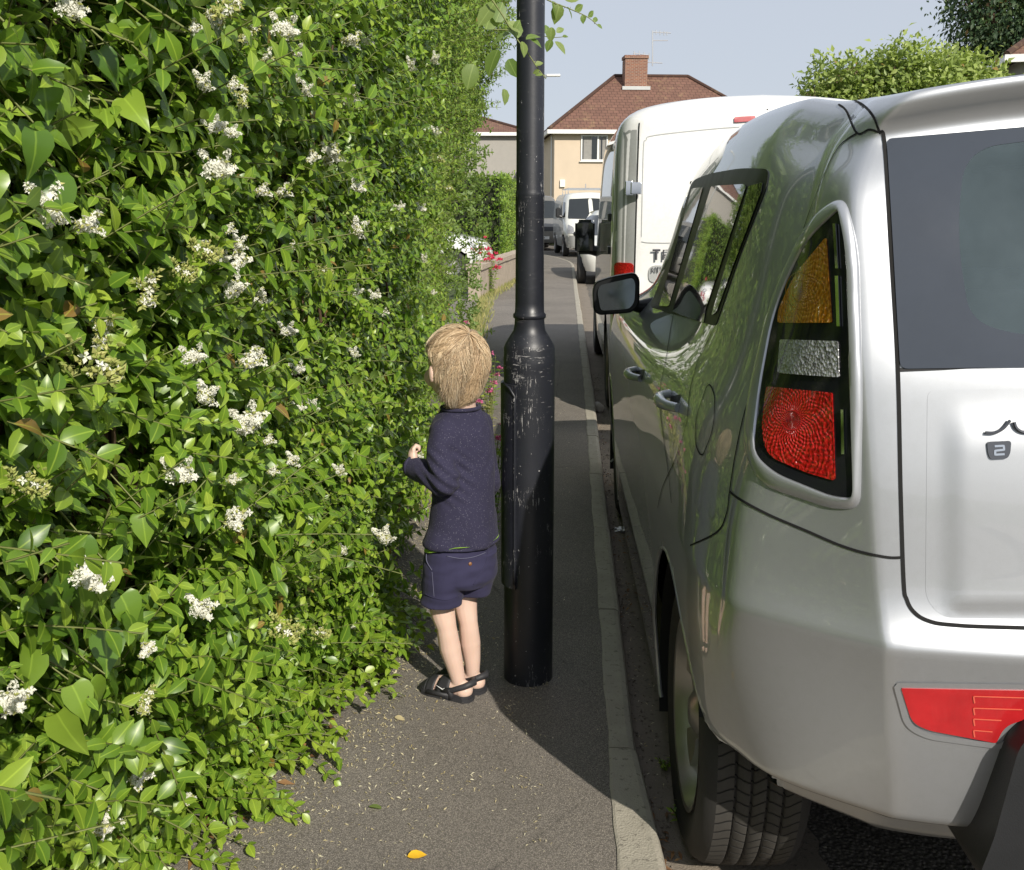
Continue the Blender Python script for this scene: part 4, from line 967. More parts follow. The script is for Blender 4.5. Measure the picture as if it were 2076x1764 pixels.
# door handles
def handle(px, py, s, name='door_handle'):
    h, n = near_hit(px, py); bm = bmesh.new(); t = Vector((0, 1, 0)); L = .09 * s; pts = []
    for q in np.linspace(-1, 1, 11): pts.append(h + t * L * q + Vector((-.004 - .032 * (1 - abs(q) ** 3), 0, 0)))
    tube(bm, pts, [.011 + .004 * (1 - abs(q)) for q in np.linspace(-1, 1, 11)], 10)
    b2 = bm.copy(); [setattr(v.co, 'x', -v.co.x) for v in b2.verts]; finish(name, bm, M['silver'], CAR, True, True); finish(name, b2, M['silver'], CAR, True, True)
    bm = bmesh.new(); ribbon(bm, [near_hit(px + dx, py - dx * .2 + 2) for dx in (-10, -5, 0, 5, 9)], .03, .0012); finish('handle_recess', bm, M['trim'], CAR, False)
handle(1368, 812, 1.0); handle(1296, 758, 1.0)
# wheel arch lips, liner, underbody
def side_x(y, z):
    h = body_bvh.ray_cast(Vector((-2, y, z)), Vector((1, 0, 0)))[0]; return h.x if h else -.86
for wy, wz in WH:
    for sg in (1, -1):
        bm = bmesh.new(); pts = []
        for q in np.linspace(-.40, math.pi - .13 if wy < 1 else math.pi + .4, 60):
            y, z = wy + RA * math.cos(q), wz + RA * math.sin(q)
            xx = side_x(wy + (RA + .012) * math.cos(q), wz + (RA + .012) * math.sin(q)); pts.append(Vector((sg * -1 * (-xx) if sg > 0 else -xx, y, z)) if False else Vector(((xx + .004) * sg, y, z)))
        tube(bm, pts, .006, 8); finish('arch_lip', bm, M['silver'], CAR, True, True)
        bm = bmesh.new(); n = 40; r0, r1 = [], []
        for q in np.linspace(-.5, math.pi - .46 if wy < 1 else math.pi + .45, n): 
            y, z = wy + (RA - .002) * math.cos(q), wz + (RA - .002) * math.sin(q); r0.append(bm.verts.new((-.86 * sg, y, z))); r1.append(bm.verts.new((-.5 * sg, y, z)))
        for i in range(n - 1): bm.faces.new((r0[i], r0[i + 1], r1[i + 1], r1[i]))
        c = bm.verts.new((-.5 * sg, wy, wz))
        for i in range(n - 1): bm.faces.new((c, r1[i], r1[i + 1]))
        obj('arch_liner', bm, M['gap'], CAR)
bm = bmesh.new(); box(bm, (0, 2.1, .37), (1.2, 3.1, .12)); box(bm, (0, .42, .47), (.9, .5, .1)); box(bm, (0, 1.95, .27), (1.60, 1.6, .08)); obj('underbody', bm, M['gap'], CAR)
# wheels
def wheel(parent, c, sg, rt=.325, wd=.225, spokes=5, rimr=.215, name='wheel', hub='alloy'):
    e = empty(name, (0, 0, 0)); e.parent = parent; e.location = c
    hw = wd / 2; g = .007
    prof = [(rimr, -hw + .012), (rimr + .03, -hw + .002), (rt - .045, -hw - .004), (rt - .015, -hw + .010), (rt - .004, -hw + .028)]
    tp = [(rt - .004, -hw + .028)]
    for gx in (-.048, -.016, .016, .048):
        tp += [(rt, gx - g / 2 - .002), (rt, gx - g / 2), (rt - .011, gx - g / 2 + .001), (rt - .011, gx + g / 2 - .001), (rt, gx + g / 2)]
    tp += [(rt - .004, hw - .028)]
    bm = bmesh.new(); lathe(bm, prof, n=72, axis='X'); lathe(bm, [(r_, -x) for r_, x in prof][::-1], n=72, axis='X'); t_ = obj('tyre', bm, M['rubber'], e); auto_smooth(t_, 50)
    # tread with its own angle attribute
    V, F, UV = [], [], []; n = 144
    for i, (r_, x) in enumerate(tp):
        for j in range(n + 1):
            q = 2 * math.pi * j / n; V.append((x, r_ * math.cos(q), r_ * math.sin(q))); UV.append((j / n * 78, x, 0))
    m = n + 1; F = np.array([[i * m + j, i * m + j + 1, (i + 1) * m + j + 1, (i + 1) * m + j] for i in range(len(tp) - 1) for j in range(n)])
    me = np_mesh('tread', np.array(V), [F], None, np.array(UV), False); link('tread', me, M['tread'], e)
    bm = bmesh.new(); lathe(bm, [(rimr, -hw + .012), (rimr + .006, -hw + .004), (rimr - .004, -hw + .006), (rimr - .02, -hw + .03), (rimr - .03, -hw + .09), (rimr - .03, hw - .02), (rimr, hw - .012)], n=64, axis='X')
    for k in range(spokes):
        a = 2 * math.pi * k / spokes + .3
        prof2 = []
        for (rr_, wdt, dx) in ((.03, .040, 0.022), (.09, .030, .016), (.15, .034, .018), (rimr - .015, .052, .010)):
            for s in (-1, 1): prof2.append((Vector((-hw + .02 + dx, rr_ * math.cos(a) - s * wdt * math.sin(a), rr_ * math.sin(a) + s * wdt * math.cos(a)))))
        vs = [bm.verts.new(p) for p in prof2]; vb = [bm.verts.new(p + Vector((.035, 0, 0))) for p in prof2]
        for i in (0, 2, 4):
            bm.faces.new((vs[i], vs[i + 1], vs[i + 3], vs[i + 2])); bm.faces.new((vb[i], vb[i + 2], vb[i + 3], vb[i + 1])); bm.faces.new((vs[i], vs[i + 2], vb[i + 2], vb[i])); bm.faces.new((vs[i + 1], vb[i + 1], vb[i + 3], vs[i + 3]))
    r_ = lathe(bm, [(.001, -hw + .012), (.03, -hw + .014), (.055, -hw + .03), (.055, -hw + .08)], n=24, axis='X'); o = obj('rim', bm, M[hub], e); auto_smooth(o, 40)
    bm = bmesh.new(); lathe(bm, [(.001, 0), (.15, 0), (.15, .03), (.001, .03)], n=32, axis='X'); obj('brake_disc', bm, M['darkpaint'], e)
    if sg < 0: e.rotation_euler = (0, 0, math.pi)
    return e
for wy, wz in WH:
    wheel(CAR, (-.731, wy, wz), 1); wheel(CAR, (.731, wy, wz), -1)
# wing mirror
def car_pt(px, py, Y): return MI @ aty(px, py, Y)
bm = bmesh.new(); mo = round_poly([(1201, 590, 10), (1206, 572, 14), (1240, 560, 20), (1288, 552, 10), (1297, 566, 10), (1296, 620, 14), (1280, 634, 12), (1214, 639, 12), (1203, 630, 8)], 8, 4)
f0 = [car_pt(p.x, p.y, 3.90) for p in mo]; cm = sum(f0, Vector()) / len(f0); loops = []
for dy, sc in ((-.004, .93), (-.012, .99), (0.0, 1.0), (.03, 1.0), (.075, .9), (.11, .7), (.13, .4)): loops.append([bm.verts.new(cm + (p - cm) * sc + Vector((0, dy, -.012 * (dy > .05)))) for p in f0])
for a, b in zip(loops, loops[1:]):
    for i in range(len(a)): bm.faces.new((a[i], a[(i + 1) % len(a)], b[(i + 1) % len(a)], b[i]))
bm.faces.new(loops[0]); bm.faces.new(loops[-1]); hx = near_hit(1322, 628)[0]
tube(bm, [cm + Vector((.07, .06, -.04)), Vector(((cm.x + hx.x) / 2 + .03, cm.y + .07, cm.z - .055)), Vector((hx.x + .03, cm.y + .08, hx.z - .01))], [.028, .024, .035], 10)
b2 = bm.copy(); [setattr(v.co, 'x', -v.co.x) for v in b2.verts]
WM = finish('wing_mirror', bm, M['trim'], CAR, True, True); finish('wing_mirror', b2, M['trim'], CAR, True, True)
bm = bmesh.new(); gl = round_poly([(1211, 592, 8), (1216, 578, 10), (1283, 563, 8), (1288, 575, 8), (1286, 612, 10), (1276, 626, 8), (1218, 630, 8)], 8, 4)
vs = [car_pt(p.x, p.y, 3.889) for p in gl]; prism(bm, [v + Vector((0, -.004, 0)) for v in vs], (0, .006, 0)); obj('mirror_glass', bm, M['mirror'], WM)
# bonnet-side and front parts, found by rays from the front
def front_hit(x, z):
    h, n, i, t = body_bvh.ray_cast(Vector((x / 1000, 6, z / 1000)), Vector((0, -1, 0)))
    if h is None: return None, None
    return h, (n if n.y > 0 else -n)
def fpanel(name, poly, off, mat, join=True):
    bm = px_patch(poly, off, 40, front_hit, .003)
    if join: add_mirror(bm); return finish(name, bm, mat, CAR)
    b2 = bm.copy(); [setattr(v.co, 'x', -v.co.x) for v in b2.verts]; finish(name, bm, mat, CAR); finish(name, b2, mat, CAR)
fpanel('windscreen', round_poly([(-660, 1190), (-610, 1560), (0, 1600), (0, 1180)], 20), .004, M['glass'])
fpanel('headlamp', round_poly([(-780, 900), (-560, 880), (-560, 740), (-760, 740)], 30), .004, M['clearlens'], False)
fpanel('grille', round_poly([(-450, 560), (0, 560), (0, 360), (-400, 360)], 20), .004, M['blackplastic'])
# lettering at the end of the model name and the small number badge
def stroke(pts, wd, nm='badge_lettering'):
    hn = polyline_hits(smooth_line(pts), 3); bm = bmesh.new(); tube(bm, [h + n * .0078 for h, n in hn], wd, 6); finish(nm, bm, M['badge'], CAR, True, True)
stroke([(1994, 877), (2012, 877), (2030, 868), (2044, 852)], .0026); stroke([(2052, 855), (2056, 866), (2066, 874), (2080, 876), (2096, 868), (2100, 852)], .0026)
stroke([(2108, 876), (2114, 860), (2126, 856), (2134, 866), (2124, 877), (2110, 876)], .0026); stroke([(2146, 850), (2150, 868), (2160, 877), (2174, 870), (2178, 852)], .0026); stroke([(2190, 830), (2192, 860), (2200, 876)], .0026)
BG = panel('number_badge', round_poly([(1997, 895, 7), (2046, 893, 7), (2044, 918, 10), (2038, 929, 7), (2004, 931, 7), (1999, 918, 10)], 6, 4), .0088, M['badge'], CAR, 8, None)
bm = bmesh.new(); ribbon(bm, polyline_hits([(2012, 904), (2030, 903), (2031, 911), (2013, 913), (2013, 921), (2032, 920)], 2), .0032, .0096); finish('number_two', bm, M['chrome'], BG, False)

# cabin seen through the rear window
cab = bmesh.new()
for c, sz in (((0, 1.75, 1.575), (1.15, 2.6, .02)), ((0, 1.6, .80), (1.5, 2.9, .04)), ((-.70, 1.6, .98), (.03, 2.7, .34)), ((.70, 1.6, .98), (.03, 2.7, .34)), ((0, .33, .95), (1.3, .05, .30)), ((0, 2.95, .98), (1.4, .35, .36))): box(cab, c, sz)
obj('cabin_trim', cab, M['interior'], CAR, bevel=.01)
def seat_at(x, y, w_, heads, h=.62):
    b = bmesh.new(); box(b, (x, y, .82 + h / 2 - .12), (w_, .13, h)); bmesh.ops.bevel(b, geom=b.edges[:], offset=.045, segments=3, affect='EDGES'); box(b, (x, y + .28, .86), (w_, .5, .16))
    s_ = obj('car_seat', b, M['seat'], CAR); auto_smooth(s_, 50)
    for hx_ in heads:
        b = bmesh.new(); box(b, (hx_, y, .82 + h + .02), (.26, .09, .17)); bmesh.ops.bevel(b, geom=b.edges[:], offset=.04, segments=3, affect='EDGES'); auto_smooth(obj('headrest', b, M['seat'], s_), 50)
seat_at(0, 1.05, 1.25, (-.42, .42)); seat_at(-.38, 2.0, .50, (-.38,), .66); seat_at(.38, 2.0, .50, (.38,), .66)
b = bmesh.new(); tube(b, [Vector((.38 + .19 * math.cos(q), 2.62 + .06 * math.sin(q), 1.12 + .17 * math.sin(q))) for q in np.linspace(0, 6.283, 40)], .014, 8, False); tube(b, [(.20, 2.62, 1.12), (.56, 2.62, 1.12)], .02, 6); obj('steering_wheel', b, M['chrome'], CAR, smooth=True)

# ------------------------------------------------------------------ lamp column
POLE = (-0.113, 2.716)
lp = empty('lamp_column', (*POLE, 0), 0, 'black painted steel lamp column with scratched wide base, standing on the pavement beside the child', 'lamp post')
bm = bmesh.new()
prof = [(.071, -.02), (.0722, .0), (.0722, .01), (.0718, .30), (.0712, .90), (.0712, .925), (.0720, .932), (.0720, .957), (.0708, .964), (.0706, .984), (.0682, .994), (.0615, 1.006), (.0520, 1.022), (.0440, 1.034), (.0415, 1.050), (.0408, 1.066), (.0448, 1.069), (.0454, 1.074), (.0448, 1.079), (.0404, 1.083), (.0394, 1.11), (.0380, 1.30), (.0386, 1.392), (.0390, 1.396), (.0382, 1.402), (.0368, 1.41), (.0362, 2.0), (.034, 5.2)]
lathe(bm, prof, n=64); obj('shaft', bm, M['pole'], lp, smooth=True); auto_smooth(bpy.data.objects['shaft'], 50)
def arc_slab(bm, r0, r1, a0, a1, z0, z1, n=14, nz=10):
    g_ = []
    for k in range(nz + 1):
        z = z0 + (z1 - z0) * k / nz; ew = max(0, 1 - (nz - k) / 1.0) if False else 0
        g_.append([(bm.verts.new((r1 * math.cos(a0 + (a1 - a0) * i / n), r1 * math.sin(a0 + (a1 - a0) * i / n), z)), bm.verts.new((r0 * math.cos(a0 + (a1 - a0) * i / n), r0 * math.sin(a0 + (a1 - a0) * i / n), z))) for i in range(n + 1)])
    for a, b in zip(g_, g_[1:]):
        for i in range(n): bm.faces.new((a[i][0], a[i + 1][0], b[i + 1][0], b[i][0]))
        bm.faces.new((a[0][1], a[0][0], b[0][0], b[0][1])); bm.faces.new((a[n][0], a[n][1], b[n][1], b[n][0]))
    for gg, fl_ in ((g_[0], False), (g_[-1], True)):
        for i in range(n): bm.faces.new((gg[i][0], gg[i + 1][0], gg[i + 1][1], gg[i][1]))
bm = bmesh.new(); arc_slab(bm, .066, .0800, R_(140), R_(244), .300, .890); o = obj('access_door', bm, M['pole'], lp, bevel=.003); auto_smooth(o, 40)
bm = bmesh.new(); pts = [(.0788 * math.cos(R_(242)), .0788 * math.sin(R_(242)), z) for z in np.linspace(.315, .86, 12)] + [(.081 * math.cos(R_(230)), .081 * math.sin(R_(230)), .882), (.080 * math.cos(R_(208)), .080 * math.sin(R_(208)), .892)]
tube(bm, pts, .0042, 8); obj('door_seam', bm, M['pole'], lp, smooth=True)
bm = bmesh.new(); lathe(bm, [(.001, 5.55), (.10, 5.50), (.16, 5.38), (.12, 5.22), (.05, 5.18), (.001, 5.18)], n=24); obj('lantern', bm, M['clearlens'], lp, smooth=True)
bm = bmesh.new(); lathe(bm, [(.001, 5.60), (.18, 5.56), (.17, 5.5), (.05, 5.52)], n=24); obj('lantern_cap', bm, M['pole'], lp, smooth=True)

# bramble arching in front of the column top
def bramble(name, pts, leaves, label, cat, seed, parent=None, rad=.0022):
    r = np.random.default_rng(seed); P = smooth_line([Vector((p[0], p[1])) for p in pts], 8); Ys = np.interp(np.linspace(0, 1, len(P)), np.linspace(0, 1, len(pts)), [p[2] for p in pts])
    W = [aty(p.x, p.y, Y) for p, Y in zip(P, Ys)]; c = W[0]; root = empty(name, c, 0, label, cat)
    bm = bmesh.new(); tube(bm, [q - c for q in W], [rad * (1 - .6 * i / len(W)) for i in range(len(W))], 7)
    for i in range(3, len(W) - 1, 2):
        a = W[i] - c; t = (W[i + 1] - W[i - 1]).normalized(); s = t.orthogonal(); s.rotate(Matrix.Rotation(r.uniform(0, 6), 3, t)); vs = [bm.verts.new(a + t * .0014), bm.verts.new(a - t * .0014), bm.verts.new(a + s * .005)]; bm.faces.new(vs)
    obj('stem', bm, M['stem'], root, smooth=True); A = []
    for (px, py, Y, dx, dy, sz, kind) in leaves:
        p = aty(px, py, Y); u = CR * dx - CU * dy; u = u.normalized(); n = (-CF * .8 + CU * .5 + CR * .4 + Vector(r.normal(0, .35, 3))).normalized()
        A.append(leaf_arrays(np.array([p - c]), np.array([u]), np.array([n]), np.array([sz]), 'fine' if kind else 'round', 1.25 if kind else .9, np.array([r.random()])))
    leaf_object('leaves', A, M['bramble'], root); return root
bramble('bramble', [(975, -30, 2.45), (1015, 25, 2.42), (1045, 75, 2.42), (1068, 105, 2.42), (1090, 138, 2.42), (1107, 160, 2.42)],
        [(1035, 68, 2.42, -1, .3, .05, 1), (1050, 78, 2.42, -.3, -1, .055, 1), (1066, 80, 2.40, 1, -.5, .035, 1), (1075, 80, 2.4, 1, .35, .03, 1), (1058, 84, 2.4, .3, 1, .035, 1), (1000, 10, 2.45, -.6, .8, .06, 0), (1030, 45, 2.4, 1, .6, .035, 1), (1042, 62, 2.4, .7, -1, .03, 1), (1085, 132, 2.4, 1, -.5, .02, 1), (1100, 152, 2.4, -1, -.1, .018, 1), (1093, 142, 2.4, -.8, .5, .016, 1)],
        'thorny bramble stem arching across the top of the black lamp column', 'bramble', 3)
bramble('bramble', [(1060, -30, 2.9), (1110, 0, 2.9), (1150, 16, 2.9), (1190, 34, 2.9), (1212, 52, 2.9)],
        [(1120, 2, 2.9, .5, 1, .045, 1), (1135, 8, 2.9, -.3, 1, .05, 1), (1150, 14, 2.9, .6, 1, .035, 1), (1165, 22, 2.9, .9, -.6, .03, 1), (1180, 30, 2.9, .4, 1, .022, 1), (1192, 34, 2.9, .9, -.8, .024, 1), (1205, 46, 2.9, .3, -1, .02, 1), (1145, 0, 2.9, 1, -.3, .05, 1), (1128, -5, 2.9, 1, -.6, .05, 1), (1210, 50, 2.9, 1, .4, .018, 1)],
        'green bramble sprig reaching over the sky just right of the lamp column', 'bramble', 4)
bramble('shrub_shoot', [(1000, 60, 3.3), (1040, 62, 3.3), (1085, 70, 3.3), (1120, 76, 3.3), (1148, 74, 3.3)],
        [(1118, 55, 3.3, -.1, 1, .045, 1), (1125, 84, 3.3, .8, .7, .05, 1), (1118, 80, 3.3, -.4, .9, .04, 1), (1128, 66, 3.3, .8, -.6, .03, 1), (1140, 75, 3.3, 1, -.3, .02, 1), (1108, 70, 3.3, 0, -1, .035, 1), (1010, 100, 3.3, -.5, 1, .09, 0), (985, 60, 3.3, .3, -1, .1, 0), (1030, 120, 3.3, .5, 1, .06, 0), (960, 130, 3.3, -.3, 1, .08, 0), (1022, 180, 3.3, .2, 1, .05, 0), (1005, 45, 3.3, .4, -1, .07, 0)],
        'leafy shoot poking out behind the lamp column at mid-height of the sky gap', 'shrub shoot', 5)

# ------------------------------------------------------------------ other vehicles
class Veh:
    """body shell from half-widths and rear / front positions at each height; y forward, rear at y = 0"""
    def __init__(s, name, loc, rz, label, cat, group, zs, w, yr, yf, L, mat, res=.05, corner=.12, roof=1.0, frontr=.35, arch=None):
        s.root = empty(name, loc, rz, label, cat, group); net = []
        for z in zs:
            W = float(np.interp(z, *w)); a = float(np.interp(z, *yr)); b = float(np.interp(z, *yf)); c = corner
            pts = [(0, a), (-.5 * W, a + .004), (-(W - c - .02), a + .012), (-(W - c), a + .02), (-(W - c + .02), a + .03), (-(W - c * .3), a + c * .5), (-W, a + c * 1.4), (-W, a + c * 2.6), (-W, a + .25 * (b - a)), (-W, a + .5 * (b - a)), (-W, a + .72 * (b - a)), (-(W - .02), b - frontr * 1.6), (-(W - .10), b - frontr * .6), (-(W * .72), b - frontr * .16), (-(W * .35), b - .01), (0, b)]
            net.append([(x, y, z) for x, y in pts])
        top = net[-1]
        for sx, iy, dz in ((.93, .05, .022), (.75, .12, .04), (.4, .2, .055), (0, .25, .06)):
            net.append([(x * sx, y + (iy if y < L / 2 else -iy), z + dz * roof) for x, y, z in top])
        net = np.array(net, float); p = pad(net); p = np.concatenate([2 * p[:1] - p[1:2], p, 2 * p[-1:] - p[-2:-1]], 0)
        du = [max(2, int(np.linalg.norm(net[i + 1, 8] - net[i, 8]) / res)) for i in range(len(net) - 1)]; dv = [max(2, int(np.linalg.norm(net[2, i + 1] - net[2, i]) / res)) for i in range(net.shape[1] - 1)]
        S = bs_eval(p, dense(len(net) - 1, du), dense(net.shape[1] - 1, dv)); a, b = S.shape[:2]; V = S.reshape(-1, 3).copy(); idx = np.arange(a * b).reshape(a, b)
        F = np.stack([idx[:-1, :-1], idx[:-1, 1:], idx[1:, 1:], idx[1:, :-1]], -1).reshape(-1, 4); s.bvh = BVHTree.FromPolygons([tuple(v) for v in V], [tuple(f) for f in F])
        if arch:
            for wy, wz, ra in arch:
                d = np.hypot(V[:, 1] - wy, V[:, 2] - wz); nr = (np.abs(d - ra) < res * .62) & (V[:, 0] < -.5 * W); sc = ra / d[nr]; V[nr, 1] = wy + (V[nr, 1] - wy) * sc; V[nr, 2] = wz + (V[nr, 2] - wz) * sc
            cen = V[F].mean(1); k = np.ones(len(F), bool)
            for wy, wz, ra in arch: k &= ~((np.hypot(cen[:, 1] - wy, cen[:, 2] - wz) < ra) & (cen[:, 0] < -.5 * W))
            F = F[k]
        me = np_mesh('body', np.concatenate([V, V * np.array([-1, 1, 1])]), [np.concatenate([F, F[:, ::-1] + len(V)])]); bm = bmesh.new(); bm.from_mesh(me); bmesh.ops.remove_doubles(bm, verts=bm.verts, dist=1e-4); bmesh.ops.recalc_face_normals(bm, faces=bm.faces); bm.to_mesh(me); bm.free()
        s.body = link('body', me, mat, s.root, True)
        if arch:
            bm = bmesh.new(); box(bm, (0, L / 2, .45), (W * 1.5, L - .5, .4)); obj('underbody', bm, M['gap'], s.root)
    def hit(s, side):
        def f(u, v):
            u /= 1000; v /= 1000
            o, d = {'front': (Vector((u, 20, v)), Vector((0, -1, 0))), 'rear': (Vector((u, -20, v)), Vector((0, 1, 0))), 'left': (Vector((-20, u, v)), Vector((1, 0, 0)))}[side]
            h, n, i, t = s.bvh.ray_cast(o, d)
            if h is None and side != 'left': h, n, i, t = s.bvh.ray_cast(Vector((-abs(u), o.y, v)), d); 
            if h is None: return None, None
            if side == 'left' or u <= 0: pass
            return h, (n if n.dot(d) < 0 else -n)
        return f
    def part(s, name, side, poly, mat, off=.004, r=20, mirror='join', step=60, parent=None, skirt=.006):
        bm = px_patch(round_poly(poly, r, 4), off, step, s.hit(side), skirt); par = parent or s.root
        if mirror == 'join': return finish(name, add_mirror(bm), mat, par)
        if mirror == 'copy':
            b2 = bm.copy(); [setattr(v.co, 'x', -v.co.x) for v in b2.verts]; bmesh.ops.reverse_faces(b2, faces=b2.faces); o = finish(name, bm, mat, par); finish(name, b2, mat, par); return o
        return finish(name, bm, mat, par)
    def wheels(s, ys, xo, rt=.33, wd=.2):
        for y in ys:
            for sg in (1, -1):
                e = empty('wheel', (0, 0, 0)); e.parent = s.root; e.location = (-xo * sg, y, rt); bm = bmesh.new()
                lathe(bm, [(rt * .62, -wd / 2 + .01), (rt * .8, -wd / 2), (rt * .95, -wd / 2 + .01), (rt, -wd / 2 + .04), (rt, wd / 2 - .04), (rt * .9, wd / 2), (rt * .62, wd / 2)], n=32, axis='X'); obj('tyre', bm, M['rubber'], e, smooth=True)
                bm = bmesh.new(); lathe(bm, [(.001, -wd / 2 + .02), (rt * .2, -wd / 2 + .02), (rt * .35, -wd / 2 + .045), (rt * .58, -wd / 2 + .035), (rt * .62, -wd / 2 + .01), (rt * .62, wd / 2)], n=24, axis='X'); obj('wheel_trim', bm, M['alloy'], e, smooth=True)
                if sg < 0: e.rotation_euler = (0, 0, math.pi)
    def mirrors(s, p, sz=(.19, .1, .30), arm=.2):
        for sg in (1, -1):
            bm = bmesh.new(); box(bm, (-(p[0] + arm) * sg, p[1], p[2]), sz); bmesh.ops.bevel(bm, geom=bm.edges[:], offset=.035, segments=3, affect='EDGES')
            tube(bm, [(-(p[0] + arm) * sg, p[1], p[2] - sz[2] * .3), (-(p[0] - .02) * sg, p[1], p[2] - sz[2] * .42)], [.045, .05], 8); m = finish('wing_mirror', bm, M['blackplastic'], s.root)
            bm = bmesh.new(); box(bm, (-(p[0] + arm) * sg, p[1] - sz[1] / 2 - .002, p[2]), (sz[0] * .8, .004, sz[2] * .8)); obj('mirror_glass', bm, M['glass'], m)
VZ = [.30, .32, .45, .60, .66, .9, 1.1, 1.4, 1.7, 1.92, 2.0, 2.04]
van = Veh('panel_van', (1.215, 6.45, -.1), R_(.5), 'tall white panel van with blank rear doors parked directly in front of the silver hatchback', 'van', None, VZ,
          ([.3, .6, .9, 1.4, 1.75, 1.92, 2.0, 2.04], [.93, .945, .95, .95, .945, .935, .915, .885]), ([.3, .6, .66, 1.0, 1.5, 1.96], [-.06, -.07, 0, .0, .015, .05]),
          ([.3, .9, 1.05, 1.2, 1.5, 1.96], [4.78, 4.75, 4.55, 4.2, 3.85, 3.35]), 4.78, M['white'], .035, .13, 2.5, .3, [(.98, .33, .40), (3.95, .33, .40)])
van.wheels((.98, 3.95), .83, .33, .21)
van.mirrors((.955, 3.35, 1.22), (.19, .12, .33), .105)
def vline(poly, wd=8, side='rear', name='door_gap', mat=None, mirror=True, v=van):
    bm = bmesh.new(); hn = []
    P = smooth_line([Vector(p) for p in poly], 6)
    for p in P:
        h, n = v.hit(side)(p.x, p.y)
        if h is not None: hn.append((h, n))
    ribbon(bm, hn, wd / 1000, .004)
    if mirror: b2 = bm.copy(); [setattr(q.co, 'x', -q.co.x) for q in b2.verts]; finish(name, b2, mat or M['gap'], v.root, False)
    finish(name, bm, mat or M['gap'], v.root, False)
vline([(-808, 400), (-808, 900), (-806, 1500), (-802, 1900), (-798, 2000)], 9); vline([(-6, 640), (-6, 1300), (-6, 2080)], 8, mirror=False)
vline([(-770, 1300), (-770, 1830), (-755, 1895), (-700, 1925), (-300, 1965), (-60, 1975)], 5, mat=M['vansilver'])
vline([(-770, 1270), (-700, 1262), (-400, 1262), (-60, 1262)], 5, mat=M['vansilver'])
van.part('corner_shade', 'rear', [(-812, 640), (-945, 640), (-945, 1960), (-812, 1960)], M['vansilver'], .002, 5, 'copy', 40)  # grey sheet puts the shade on the white corner pillar into its colour
van.part('tail_lamp', 'rear', [(-815, 740), (-925, 740), (-925, 1135), (-815, 1135)], M['redlens'], .012, 25, 'copy', 30, None, .012)
van.part('high_brake_lamp', 'rear', [(-215, 1998), (-85, 2006), (-85, 2034), (-215, 2028)], simple('faded_red_lens', (0.42, 0.07, 0.08), 0.4, var=0.2), .012, 8, None, 30)
van.part('rear_bumper', 'rear', [(-930, 330), (0, 330), (0, 630), (-930, 630)], M['vansilver'], .02, 20, 'join', 60, None, .02)
van.part('number_plate', 'rear', [(-60, 760), (-560, 760), (-560, 860), (-60, 860)], M['yellowleaf'], .006, 5, None, 40)
van.part('windscreen', 'front', [(-760, 1150), (-640, 1850), (0, 1880), (0, 1130)], M['glass'], .004, 20)
van.part('door_handle', 'rear', [(-720, 1010), (-560, 1010), (-560, 1120), (-720, 1120)], M['vansilver'], .008, 45, None, 30)
for z in (1.60, .90, 1.02):
    for sg in (1, -1):
        bm = bmesh.new(); box(bm, (-.815 * sg, -.006, z), (.07, .03, .075)); box(bm, (-.86 * sg, .012, z), (.05, .05, .09)); obj('hinge', bm, M['chrome'] if z > 1.5 else M['vansilver'], van.root, bevel=.006)
for z in (1.2, 1.42):
    bm = bmesh.new(); box(bm, (-.958, .45, z), (.02, .10, .05)); obj('side_hinge', bm, M['blackplastic'], van.root, bevel=.004)
def stroke3(bm, pts, r): tube(bm, [Vector(p) for p in pts], r, 4)
bm = bmesh.new(); x0, z0, hh = -.70, 1.155, .062
stroke3(bm, [(x0, -.005, z0 + hh), (x0 + .05, -.005, z0 + hh)], .007); stroke3(bm, [(x0 + .025, -.005, z0), (x0 + .025, -.005, z0 + hh)], .007)
stroke3(bm, [(x0 + .07, -.005, z0), (x0 + .07, -.005, z0 + hh), (x0 + .105, -.005, z0 + hh), (x0 + .115, -.005, z0 + hh * .75), (x0 + .105, -.005, z0 + hh * .5), (x0 + .07, -.005, z0 + hh * .5)], .006); stroke3(bm, [(x0 + .09, -.005, z0 + hh * .5), (x0 + .118, -.005, z0)], .006)
obj('badge_lettering', bm, M['text'], van.root)
bm = bmesh.new(); x0, z0, hh = -.70, 1.075, .034
for k in range(3): stroke3(bm, [(x0 + k * .036, -.005, z0), (x0 + k * .036, -.005, z0 + hh), (x0 + k * .036 + .022, -.005, z0 + (0 if k == 0 else hh)), (x0 + k * .036 + .022, -.005, z0 + (hh if k == 0 else 0))], .0035)
obj('small_lettering', bm, M['text'], van.root)

